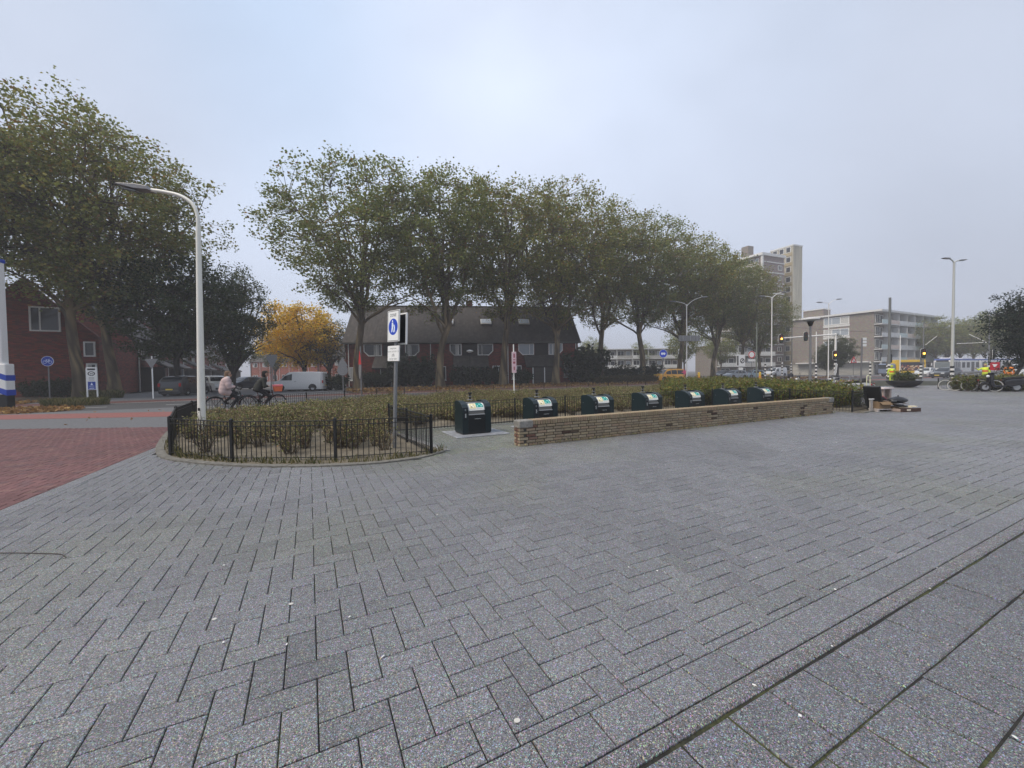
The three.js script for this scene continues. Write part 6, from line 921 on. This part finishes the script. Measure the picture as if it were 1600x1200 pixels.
function scooter(label, x, d, ry, col, o = {}) {
  const t = thing(o.name ?? 'motor_scooter', label, 'scooter', x, 0, d, ry, o.group), m = P(col, { roughness: 0.3, clearcoat: 0.5 });
  for (const wx of [-0.62, 0.62]) { const w = mesh('wheel', new THREE.CylinderGeometry(0.14, 0.14, 0.1, 18).rotateX(Math.PI / 2), M.steel, t); w.position.set(wx, 0.24, 0); mesh('tyre', new THREE.TorusGeometry(0.185, 0.058, 8, 24), M.rubber, w); }
  mesh('rear_body', prism([[-0.95, 0.42], [-0.35, 0.26], [-0.1, 0.3], [-0.06, 0.62], [-0.3, 0.70], [-0.75, 0.72], [-0.97, 0.66], [-0.99, 0.56]], 0.34, 0.09), m, t); mesh('seat', prism([[-0.85, 0.73], [-0.1, 0.66], [-0.08, 0.74], [-0.35, 0.8], [-0.8, 0.84], [-0.9, 0.79]], 0.28, 0.04), M.rubber, t); mesh('footboard', rbox(0.5, 0.1, 0.3, 0.03, 0.1, 0.3, 0), m, t);
  mesh('leg_shield', prism([[0.28, 0.28], [0.42, 0.28], [0.5, 0.6], [0.42, 0.95], [0.32, 0.95], [0.36, 0.6]], 0.4, 0.04), m, t); mesh('front_mudguard', new THREE.TorusGeometry(0.27, 0.06, 8, 16, 1.8).rotateZ(0.6).translate(0.62, 0.24, 0), m, t); mesh('fork', merge([rod([0.4, 0.8, 0.07], [0.62, 0.24, 0.08], 0.022), rod([0.4, 0.8, -0.07], [0.62, 0.24, -0.08], 0.022)]), M.black, t);
  mesh('handlebar', merge([rod([0.34, 1.0, -0.32], [0.34, 1.0, 0.32], 0.018), rbox(0.2, 0.14, 0.24, 0.05, 0.38, 0.98, 0)]), M.black, t); mesh('headlight', new THREE.SphereGeometry(0.075, 12, 8).translate(0.5, 0.84, 0), headM, t); mesh('tail_light', rbox(0.05, 0.08, 0.18, 0.02, -1.0, 0.62, 0), tailM, t); mesh('number_plate', box(0.01, 0.12, 0.14, -1.03, 0.46, 0), o.plate ?? M.white, t); for (const s of [-1, 1]) mesh('mirror', merge([rod([0.34, 1.0, s * 0.25], [0.3, 1.22, s * 0.32], 0.008), disc(0.055, 0.015, 14).rotateY(Math.PI / 2).translate(0.29, 1.26, s * 0.33)]), M.black, t);
  if (o.screen) mesh('windscreen', rbox(0.02, 0.55, 0.5, 0.01, 0.46, 1.28, 0).rotateZ(0.12), P([0.7, 0.72, 0.74], { roughness: 0.25 }), t);
  if (o.case) mesh('top_case', rbox(0.36, 0.3, 0.38, 0.05, -0.95, 0.98, 0), S(o.case, { roughness: 0.5 }), t);
  return t;
}
{ // parked in the bed on the right, and behind the hedge
  const G = 'bicycles parked before the shrub bed', wt = S([0.55, 0.54, 0.5], { roughness: 0.7 });
  [[1497, 28.4, 2.35, wt, [0.02, 0.03, 0.025], 'black bicycle with pale tyres nearest the short fence'], [1512, 28, 2.3, wt, [0.03, 0.03, 0.03], 'dark bicycle with pale tyres beside another bicycle'], [1524, 27.8, 0.85, M.rubber, [0.05, 0.02, 0.02], 'dark red bicycle in the middle of the parked row'], [1534, 27.4, 2.5, wt, [0.02, 0.02, 0.02], 'black bicycle with pale tyres next to the black scooter'], [1506, 29, 0.6, M.rubber, [0.03, 0.05, 0.03], 'dark green bicycle leaning in the second row']].forEach(([p, d, ry, ty, c, l]) => bicycle(l, px(p, d), d, ry, { tyre: ty, colour: c, group: G }));
  scooter('large black scooter with a white number plate before the shrub bed', px(1563, 27.2), 27.2, 2.75, [0.008, 0.008, 0.012], { case: undefined, screen: false }).scale.setScalar(1.12);
  scooter('motor scooter with a big clear windscreen behind the hedge', px(1318, 22), 22, 2.6, [0.35, 0.36, 0.38], { screen: true, name: 'motorcycle' }).scale.setScalar(1.12);
  scooter('black scooter behind the hedge beside the disc lamp', px(1276, 26), 26, 2.3, [0.012, 0.012, 0.014], { case: [0.01, 0.01, 0.012], group: 'scooters behind the hedge' }); scooter('dark scooter with white shield behind the hedge', px(1258, 28), 28, 2.4, [0.3, 0.3, 0.3], { group: 'scooters behind the hedge' }); scooter('dark purple scooter parked near the striped lamp foot', px(1217, 36), 36, 2.2, [0.03, 0.02, 0.05], { case: [0.02, 0.02, 0.03], group: 'scooters behind the hedge' });
  bicycle('white framed bicycle parked behind the hedge', px(1303, 21.5), 21.5, 0.5, { colour: [0.5, 0.5, 0.5], group: 'bicycles behind the hedge' }); bicycle('pale bicycle leaning beyond the motor scooter', px(1338, 22.5), 22.5, 2.8, { colour: [0.55, 0.55, 0.5], group: 'bicycles behind the hedge' });
}

// ---------------------------------------------------------------- people
// bones: [from, to, r0, r1, colour]; one continuous surface
function figure(bones, cell, k = 0.035) {
  const lo = [1e9, 1e9, 1e9], hi = [-1e9, -1e9, -1e9]; for (const [a, b, r0, r1] of bones) for (let i = 0; i < 3; i++) { lo[i] = Math.min(lo[i], a[i] - r0 - 0.05, b[i] - r1 - 0.05); hi[i] = Math.max(hi[i], a[i] + r0 + 0.05, b[i] + r1 + 0.05); }
  const span = Math.max(hi[0] - lo[0], hi[1] - lo[1], hi[2] - lo[2]), n = Math.min(110, Math.ceil(span / cell)), mc = new MarchingCubes(n, new THREE.MeshBasicMaterial(), false, false, 400000), c = lo.map((v, i) => (v + hi[i]) / 2), h = span / 2 * 1.06; mc.isolation = 0;
  const dist = (x, y, z, B) => { const [a, b, r0, r1] = B, bx = b[0] - a[0], by = b[1] - a[1], bz = b[2] - a[2], px_ = x - a[0], py = y - a[1], pz = z - a[2], t = clamp((px_ * bx + py * by + pz * bz) / (bx * bx + by * by + bz * bz + 1e-9)); return Math.hypot(px_ - bx * t, py - by * t, pz - bz * t) - lerp(r0, r1, t); };
  const half = n / 2; for (let z = 0; z < n; z++) for (let y = 0; y < n; y++) for (let x = 0; x < n; x++) { const X = c[0] + (x - half) / half * h, Y = c[1] + (y - half) / half * h, Z = c[2] + (z - half) / half * h; let m = 1e9; for (const B of bones) { const d = dist(X, Y, Z, B); if (d > 0.4) { m = Math.min(m, d); continue; } const hh = Math.max(k - Math.abs(m - d), 0) / k; m = Math.min(m, d) - hh * hh * k * 0.25; } mc.field[x + y * n + z * n * n] = -m; }
  mc.update(); const cnt = mc.count, p = mc.positionArray.slice(0, cnt * 3), nn = mc.normalArray.slice(0, cnt * 3), col = new Float32Array(cnt * 3);
  for (let i = 0; i < cnt; i++) { for (let q = 0; q < 3; q++) p[i * 3 + q] = c[q] + p[i * 3 + q] * h; let bd = 1e9, bc = null; for (const B of bones) { const d = dist(p[i * 3], p[i * 3 + 1], p[i * 3 + 2], B); if (d < bd) { bd = d; bc = B[4]; } } col.set(bc, i * 3); }
  const g = new THREE.BufferGeometry(); g.setAttribute('position', new THREE.BufferAttribute(p, 3)); g.setAttribute('normal', new THREE.BufferAttribute(nn, 3)); g.setAttribute('color', new THREE.BufferAttribute(col, 3)); return g;
}
const bodyM = S(0xffffff, { vertexColors: true, roughness: 0.85 }), SK = [0.42, 0.26, 0.19];
function hand(bones, w, dir, curl, s, skin = SK) {               // palm, four fingers and a thumb; dir: pointing direction [x, y, z], curl: bend direction
  const add = (p, d, k) => [p[0] + d[0] * k, p[1] + d[1] * k, p[2] + d[2] * k], pe = add(w, dir, 0.075); bones.push([w, pe, 0.026, 0.034, skin]);
  const side = [0, 0, s]; [0.028, 0.032, 0.03, 0.024].forEach((l, i) => { const r = add(pe, side, (i - 1.5) * 0.021), k = add(add(r, dir, l * 0.8), curl, l * 0.5), e = add(add(k, curl, l * 1.1), dir, -l * 0.15); bones.push([r, k, 0.0095, 0.009, skin], [k, e, 0.009, 0.0075, skin]); });
  const tr = add(add(w, dir, 0.03), side, -0.034), tk = add(add(tr, side, -0.012), dir, 0.035); bones.push([tr, tk, 0.012, 0.01, skin], [tk, add(add(tk, curl, 0.028), dir, 0.01), 0.01, 0.008, skin]);
}
function head(bones, c, f, hair, skin = SK) { const [x, y, z] = c; bones.push([[x - f * 0.01, y + 0.03, z], [x + f * 0.005, y - 0.05, z], 0.092, 0.075, skin], [[x + f * 0.04, y - 0.03, z], [x + f * 0.045, y - 0.075, z], 0.055, 0.042, skin], [[x + f * 0.092, y + 0.0, z], [x + f * 0.11, y - 0.03, z], 0.012, 0.016, skin], [[x + f * 0.088, y - 0.068, z - 0.015], [x + f * 0.088, y - 0.068, z + 0.015], 0.009, 0.009, [0.3, 0.12, 0.1]]); for (const s of [-1, 1]) bones.push([[x - f * 0.005, y + 0.01, z + s * 0.088], [x - f * 0.01, y - 0.03, z + s * 0.086], 0.016, 0.011, skin], [[x + f * 0.082, y + 0.012, z + s * 0.033], [x + f * 0.084, y + 0.012, z + s * 0.036], 0.012, 0.012, [0.03, 0.02, 0.02]]); for (const b of hair) bones.push(b); }
// cyclist in a dark coat on the dark red bicycle, riding along the cycle path
function rider(label, x, d, ry, o) {
  const B = [], C = o.coat, T = o.legs, hipY = 0.98, hx = -0.22, shx = hx + o.lean, shy = hipY + 0.46 * o.s, up = o.s;
  B.push([[hx, hipY, -0.06], [hx, hipY, 0.06], 0.135, 0.135, C], [[hx + 0.02, hipY + 0.06, 0], [lerp(hx, shx, 0.6), lerp(hipY, shy, 0.6), 0], 0.145 + o.puff, 0.15 + o.puff, C], [[shx - 0.02, shy - 0.08, -0.1], [shx - 0.02, shy - 0.08, 0.1], 0.115 + o.puff, 0.115 + o.puff, C], [[shx, shy, 0], [shx + 0.05, shy + 0.1, 0], 0.058, 0.052, o.neck ?? C]);
  if (o.puff > 0.04) for (let q = 0; q < 6; q++) { const t = q / 5.5, yy = lerp(hipY - 0.04, shy - 0.06, t), xx = lerp(hx, shx, t); B.push([[xx, yy, -0.075], [xx, yy, 0.075], 0.178, 0.178, C.map((v) => v * (q % 2 ? 0.84 : 1.06))]); }
  if (o.scarf) B.push([[shx + 0.03, shy + 0.05, -0.04], [shx + 0.03, shy + 0.05, 0.04], 0.085, 0.085, o.scarf]); if (o.bag) B.push([[shx - 0.22, shy - 0.12, 0], [shx - 0.3, shy - 0.38, 0], 0.11, 0.13, o.bag]);
  const hc = [shx + 0.07, shy + 0.2, 0]; head(B, hc, 1, o.hair(hc)); const hands = [];
  for (const s of [-1, 1]) {
    const sh = [shx, shy - 0.03, s * 0.18], wr = [0.12, 1.12, s * 0.27], el = [lerp(sh[0], wr[0], 0.5) - 0.05, Math.min(sh[1], wr[1] + 0.1) - 0.12, s * 0.28]; B.push([sh, el, 0.062 + o.puff * 0.7, 0.05 + o.puff * 0.6, C], [el, wr, 0.05 + o.puff * 0.5, 0.036 + o.puff * 0.3, C]); hands.push([wr, s]);
    const an = s > 0 ? [0.02, 0.27, 0.1] : [-0.2, 0.5, -0.1], kn = s > 0 ? [0.24, 0.66, 0.11] : [0.2, 0.84, -0.11]; B.push([[hx + 0.02, hipY - 0.02, s * 0.09], kn, 0.095, 0.068, T], [kn, an, 0.064, 0.042, T], [[an[0] - 0.05, an[1] - 0.06, an[2]], [an[0] + 0.14, an[1] - 0.07, an[2]], 0.038, 0.032, o.shoe ?? [0.02, 0.02, 0.02]]);
    if (o.long) B.push([[hx - 0.02, hipY + 0.02, s * 0.06], [hx + 0.13, hipY - 0.1, s * 0.09], 0.155, 0.135, C]);
    if (o.puff > 0.04) for (let q = 1; q < 4; q++) B.push([[lerp(sh[0], el[0], q / 4), lerp(sh[1], el[1], q / 4), lerp(sh[2], el[2], q / 4) - 0.004], [lerp(sh[0], el[0], q / 4), lerp(sh[1], el[1], q / 4), lerp(sh[2], el[2], q / 4) + 0.004], 0.098, 0.098, C.map((v) => v * (q % 2 ? 0.82 : 1.08))]);
  }
  const t = thing('person', label, 'person', x, 0, d, ry, undefined), parts = [figure(B, 0.017)];
  for (const [wr, s] of hands) { const hb = []; hand(hb, [wr[0] - 0.02, wr[1] + 0.005, wr[2]], [0.95, -0.05, 0], [0.1, -0.9, 0], s, o.glove ?? SK); parts.push(figure(hb, 0.004, 0.01)); }
  mesh('body', mergeGeometries(parts), bodyM, t); return t;
}
{
  const [x1, d1] = ab(20.6, -1.8), a = RY + 0.2; survey = 'plain'; bicycle('dark red bicycle with an orange and pink front basket, being ridden', x1, d1, a, { colour: [0.08, 0.015, 0.015], step: true, basket: [0.75, 0.16, 0.06], liner: [0.85, 0.2, 0.22], name: 'bicycle' });
  rider('cyclist in a dark coat with dark hair leaning over an orange basket', x1, d1, a, { coat: [0.022, 0.024, 0.02], legs: [0.018, 0.016, 0.018], lean: 0.24, s: 0.98, puff: 0.03, hair: ([x, y, z]) => [[[x - 0.03, y + 0.055, z], [x - 0.045, y - 0.04, z], 0.098, 0.095, [0.012, 0.01, 0.009]], [[x + 0.03, y + 0.085, z], [x - 0.05, y + 0.08, z], 0.06, 0.07, [0.012, 0.01, 0.009]]] });
  const [x2, d2] = ab(20.3, -2.95); bicycle('black bicycle ridden by the person in the pink coat', x2, d2, a, { colour: [0.012, 0.012, 0.012], step: true });
  rider('person in a long pale pink padded coat riding a black bicycle', x2, d2, a, { coat: [0.50, 0.38, 0.37], legs: [0.015, 0.015, 0.018], lean: 0.1, s: 1.0, puff: 0.045, long: true, glove: [0.02, 0.02, 0.022], scarf: [0.62, 0.58, 0.55], hair: ([x, y, z]) => [[[x - 0.04, y + 0.05, z], [x - 0.05, y - 0.06, z], 0.1, 0.098, [0.16, 0.10, 0.06]], [[x + 0.01, y + 0.085, z], [x - 0.05, y + 0.07, z], 0.066, 0.072, [0.18, 0.12, 0.07]]] });
}
survey = 'moved';
function standing(label, p, d, ry, o) {
  const B = [], J = o.jacket, T = o.trousers; B.push([[0, 0.95, -0.08], [0, 0.95, 0.08], 0.13, 0.13, T], [[0, 1.0, 0], [0, 1.3, 0], 0.15, 0.17, J], [[0, 1.38, -0.12], [0, 1.38, 0.12], 0.105, 0.105, J], [[0, 1.45, 0], [0.01, 1.55, 0], 0.055, 0.05, SK]); head(B, [0.02, 1.66, 0], 1, [[[-0.02, 1.72, 0], [-0.04, 1.66, 0], 0.092, 0.09, o.hair]]);
  for (const s of [-1, 1]) { const sh = [0, 1.4, s * 0.2], el = o.reach && s > 0 ? [0.12, 1.28, s * 0.36] : [0.02, 1.12, s * 0.27], wr = o.reach && s > 0 ? [0.3, 1.38, s * 0.42] : [0.1, 0.9, s * 0.26]; B.push([sh, el, 0.065, 0.055, J], [el, wr, 0.055, 0.04, J], [[0, 0.9, s * 0.09], [0.03 + s * 0.04, 0.5, s * 0.11], 0.1, 0.075, T], [[0.03 + s * 0.04, 0.5, s * 0.11], [s * 0.06, 0.1, s * 0.12], 0.07, 0.05, T], [[s * 0.06 - 0.03, 0.05, s * 0.12], [s * 0.06 + 0.15, 0.04, s * 0.13], 0.045, 0.038, [0.02, 0.02, 0.02]]); hand(B, wr, o.reach && s > 0 ? [0.8, 0.4, 0.2] : [0.15, -0.95, 0], [0.5, -0.4, 0], s); }
  B.push([[0.0, 1.16, 0], [0.0, 1.22, 0], 0.168, 0.17, o.band]); const t = thing('person', label, 'person', px(p, d), 0, d, ry, 'road workers in high visibility clothing'); mesh('body', figure(B, 0.024), bodyM, t); return t;
}
standing('road worker in a yellow and orange safety jacket behind the planter bowl', 1393, 40, 1.2, { jacket: [0.7, 0.85, 0.05], band: [0.9, 0.2, 0.03], trousers: [0.5, 0.6, 0.06], hair: [0.5, 0.6, 0.04] });
standing('road worker in a yellow safety jacket reaching out before the tram', 1539, 38, 3.4, { jacket: [0.7, 0.85, 0.05], band: [0.8, 0.12, 0.05], trousers: [0.5, 0.62, 0.06], hair: [0.4, 0.5, 0.05], reach: true });
standing('road worker in an orange safety jacket by the sparse dark tree', 1576, 38, 0.4, { jacket: [0.9, 0.26, 0.03], band: [0.7, 0.7, 0.4], trousers: [0.8, 0.22, 0.03], hair: [0.05, 0.03, 0.02] });
survey = 'moved';
// ---------------------------------------------------------------- dumped furniture and small things
{
  const d0 = 15.4, X = (p, d = d0) => px(p, d), wood = S([0.62, 0.50, 0.44], { map: rep(blotchMap, 1.5), roughness: 0.7 }), card = S([0.40, 0.27, 0.15], { map: grainMap, roughness: 0.9 }), dkWood = S([0.13, 0.065, 0.045], { map: grainMap, roughness: 0.7 });
  const G = 'dumped furniture and boxes';
  { const t = thing('side_table', 'pale pink table with two slab legs standing among the rubbish', 'table', X(1376, 16.1), 0, 16.1, 0.35, G); mesh('table_top', rbox(0.66, 0.05, 0.5, 0.012, 0, 0.77, 0), S([0.68, 0.60, 0.57], { roughness: 0.6 }), t); for (const s of [-1, 1]) mesh('leg', rbox(0.1, 0.75, 0.42, 0.01, s * 0.2, 0.375, 0), wood, t); }
  { const t = thing('armchair', 'toppled black chair with a dusty pink seat on the rubbish heap', 'chair', X(1369, 15.5), 0, 15.5, 0.5, G); mesh('backrest', rbox(0.12, 0.8, 0.5, 0.04, 0, 0, 0).rotateZ(0.3).translate(-0.28, 0.52, 0), M.black, t); mesh('seat', rbox(0.34, 0.05, 0.42, 0.02).rotateZ(-0.35).translate(0.04, 0.46, 0.04), S([0.42, 0.13, 0.14], { roughness: 0.8 }), t); mesh('frame', rbox(0.44, 0.22, 0.48, 0.03).rotateZ(-0.3).translate(0.04, 0.34, 0), M.black, t); for (const [x, z] of [[-0.18, 0.2], [0.22, 0.2], [-0.18, -0.2], [0.22, -0.2]]) mesh('leg', rod([x, 0, z], [x * 0.9, 0.3, z * 0.9], 0.02), M.black, t); }
  { const t = thing('cardboard_box', 'open brown cardboard box in front of the toppled chair', 'box', X(1376, 15.1), 0, 15.1, 0.12, G); mesh('front', rbox(0.46, 0.24, 0.02, 0.004, 0, 0.22, 0.14), card, t); mesh('back', rbox(0.46, 0.24, 0.02, 0.004, 0, 0.22, -0.14), card, t); for (const s of [-1, 1]) mesh('side', rbox(0.02, 0.24, 0.28, 0.004, s * 0.22, 0.22, 0), card, t); mesh('bottom', box(0.44, 0.015, 0.26, 0, 0.11, 0), card, t); mesh('flap', rbox(0.42, 0.012, 0.14, 0.004).rotateX(0.7).translate(0, 0.29, 0.2), card, t); mesh('pallet', merge([box(0.62, 0.03, 0.36, 0, 0.08, 0), box(0.05, 0.07, 0.34, -0.27, 0.035, 0), box(0.05, 0.07, 0.34, 0.27, 0.035, 0)]), S([0.5, 0.46, 0.44], { roughness: 0.7 }), t); }
  { const t = thing('board_pile', 'heap of broken boards and planks beside the cardboard box', 'boards', X(1396, 15.2), 0, 15.2, 0.3, G), r = rng(9); for (let i = 0; i < 9; i++) mesh('board', rbox(0.5 + 0.35 * r(), 0.022, 0.08 + 0.12 * r(), 0.004).rotateZ((r() - 0.5) * 0.5).rotateY((r() - 0.5) * 1.4).translate((r() - 0.5) * 0.35, 0.14 + i * 0.028, (r() - 0.5) * 0.25), [card, wood, dkWood, M.black, S([0.55, 0.42, 0.28])][i % 5], t); mesh('support', rbox(0.5, 0.14, 0.3, 0.02, 0, 0.07, 0), card, t); }
  { const t = thing('drawer_front', 'long reddish brown drawer lying on the paving', 'drawer', X(1413, 15.0), 0, 15.0, 0.15, G); mesh('front', rbox(0.82, 0.13, 0.03, 0.006, 0, 0.068, 0.2), dkWood, t); mesh('back', rbox(0.8, 0.1, 0.02, 0.004, 0, 0.055, -0.18), wood, t); mesh('bottom', box(0.8, 0.012, 0.38, 0, 0.02, 0), wood, t); for (const s of [-1, 1]) mesh('side', rbox(0.02, 0.1, 0.38, 0.004, s * 0.39, 0.055, 0), wood, t); mesh('label_patch', box(0.16, 0.06, 0.004, -0.1, 0.07, 0.217), S([0.7, 0.62, 0.5]), t); const r = rng(12); for (let i = 0; i < 6; i++) mesh('scrap', rbox(0.14 + 0.2 * r(), 0.03, 0.1 + 0.1 * r(), 0.006).rotateY(r() * 3).translate((r() - 0.3) * 0.5, 0.13 + r() * 0.06, (r() - 0.5) * 0.3), i % 2 ? S([0.72, 0.66, 0.5]) : M.black, t); }
  { const t = thing('leaning_board', 'leaning black board propped on the fence corner by the rubbish', 'board', X(1357, 15.8), 0, 15.8, 0.5, G); mesh('panel', rbox(0.36, 0.66, 0.04, 0.01).rotateX(-0.2).translate(0, 0.34, 0), M.black, t); mesh('edge_strip', rbox(0.04, 0.67, 0.05, 0.01).rotateX(-0.2).translate(0.18, 0.34, 0), S([0.02, 0.02, 0.05]), t); }
  { const t = thing('upright_plank', 'upright grey white plank end beside the cardboard box', 'board', X(1361, 15.0), 0, 15.0, 0.2, G); mesh('plank', rbox(0.12, 0.44, 0.05, 0.01, 0, 0.22, 0), S([0.58, 0.54, 0.5], { map: blotchMap, roughness: 0.8 }), t); mesh('bracket', rbox(0.2, 0.03, 0.05, 0.008, 0, 0.44, 0.01), M.white, t); }
  { const t = thing('black_bag', 'dark rubbish bag slumped over the boards', 'bag', X(1402, 15.3), 0, 15.3, 0, G), g = new THREE.SphereGeometry(0.22, 22, 14), p = g.attributes.position; for (let i = 0; i < p.count; i++) { const x = p.getX(i), y = p.getY(i), z = p.getZ(i), n = 0.8 + 0.45 * fbm(x * 9 + 3, z * 9 + y * 7, 4, 0, 3); p.setXYZ(i, x * n * 1.5, Math.max(0.0, y * n * 0.55 + 0.37), z * n); } g.computeVertexNormals(); mesh('bag', g, S([0.012, 0.012, 0.014], { roughness: 0.35 }), t); mesh('knot', new THREE.ConeGeometry(0.05, 0.1, 8).translate(0.02, 0.53, 0), M.black, t); }
  { const t = thing('hoop_rack', 'pale yellow hoop frame rising above the rubbish', 'frame', X(1356.5, 20), 0, 20, 0.2, undefined); mesh('hoop', bend([[-0.1, 0, 0], [-0.1, 0.95, 0], [-0.07, 1.18, 0], [0.07, 1.18, 0], [0.1, 0.95, 0], [0.1, 0, 0]], 0.022, 8, 40), S([0.62, 0.62, 0.42], { roughness: 0.5 }), t); mesh('foot_plate', box(0.3, 0.01, 0.12, 0, 0.006, 0), M.galv, t); }
}
{ // planter bowl on the square
  const d = 33, t = thing('planter_bowl', 'wide shallow black planter bowl full of shrubs on the square', 'planter', px(1412.5, d), 0, d); mesh('bowl', new THREE.LatheGeometry([[0.3, 0.0], [0.62, 0.06], [0.92, 0.24], [1.06, 0.48], [1.08, 0.52], [1.02, 0.53], [0.9, 0.42], [0.001, 0.4]].map((p) => new THREE.Vector2(...p)), 36), S([0.012, 0.012, 0.012], { roughness: 0.5 }), t); mesh('soil', new THREE.CylinderGeometry(0.96, 0.96, 0.04, 28).translate(0, 0.44, 0), M.soil, t);
  const gs = [1, 2].map((k) => bushGeometry(720 + k, { h: 0.85, w: 0.42, stems: 18, leaves: 380, size: 0.085, pal: PAL.horn, fill: 0.05 })), r = rng(44); for (let i = 0; i < 9; i++) { const a = i * 0.75, m = mesh('shrub', gs[i % 2], M.leaf, t); m.position.set(Math.cos(a) * (i ? 0.5 : 0), 0.42, Math.sin(a) * (i ? 0.5 : 0)); m.scale.setScalar((i ? 0.8 : 1.25) * (0.85 + 0.3 * r())); m.rotation.y = r() * 6; }
}
survey = 'plain';
{ // litter on the paving
  const gum = S([0.55, 0.54, 0.5], { roughness: 0.8 }), paper = S([0.75, 0.75, 0.72], { roughness: 0.8 }), r = rng(88), gp = ground;
  const bits = [[808, 1127, 'gum'], [335, 968, 'gum'], [1305, 922, 'paper'], [349, 1005, 'paper'], [448, 1008, 'paper'], [350, 884, 'paper'], [1040, 727, 'paper'], [1028, 727, 'paper'], [982, 887, 'paper'], [1027, 893, 'paper'], [1453, 921, 'paper'], [1464, 888, 'paper'], [1300, 1011, 'paper'], [1182, 872, 'paper'], [1343, 869, 'paper'], [1515, 755, 'paper'], [1506, 684, 'paper'], [1284, 693, 'paper'], [683, 805, 'paper'], [745, 686, 'paper'], [748, 692, 'paper'], [1178, 1072, 'paper'], [1250, 1120, 'paper'], [1586, 1154, 'paper'], [933, 870, 'paper'], [1369, 733, 'paper'], [1366, 735, 'paper'], [1307, 692, 'paper'], [1291, 692, 'paper'], [1429, 710, 'paper'], [546, 965, 'paper'], [455, 944, 'gum']];
  bits.forEach(([x, y, k], i) => { const [X, d] = gp(x, y); if (k === 'gum') single('chewing_gum', ['flattened pale chewing gum spot on the herringbone paving', 'smeared pale gum stain on a grey paver', 'small pale gum dot on the grey pavers'][i % 3], 'gum', new THREE.CylinderGeometry(0.012 + 0.006 * r(), 0.014 + 0.006 * r(), 0.003, 14).scale(1, 1, 0.8).translate(X, 0.004, -d), gum, 'gum spots'); else single('paper_scrap', 'tiny white scrap of litter on the grey paving', 'litter', rbox(0.008 + 0.012 * r(), 0.003, 0.006 + 0.007 * r(), 0.001).rotateY(r() * 3).rotateZ((r() - 0.5) * 0.3).translate(X, 0.0065, -d), paper, 'paper scraps'); });
  const [cx, cd] = gp(598, 1028), c = thing('cigarette_butt', 'white cigarette butt lying on a grey paver', 'cigarette', cx, 0.0075, cd, 1.15); mesh('paper_tube', new THREE.CylinderGeometry(0.0038, 0.0038, 0.022, 10).rotateZ(Math.PI / 2), paper, c); mesh('filter', new THREE.CylinderGeometry(0.0039, 0.0039, 0.008, 10).rotateZ(Math.PI / 2).translate(-0.015, 0, 0), S([0.6, 0.5, 0.36]), c);
  const q = [[-30, 866], [20, 865], [70, 866], [94, 867], [103, 872]].map(([x, y]) => { const [X, d] = gp(x, y); return [X, 0.007, -d]; }); single('dry_twig', 'thin dry twig lying across the pavers by the red lane', 'twig', bend(q, 0.0035, 5, 20), S([0.06, 0.045, 0.035], { roughness: 0.9 }));
}
shade(scene);
renderer.render(scene, camera);
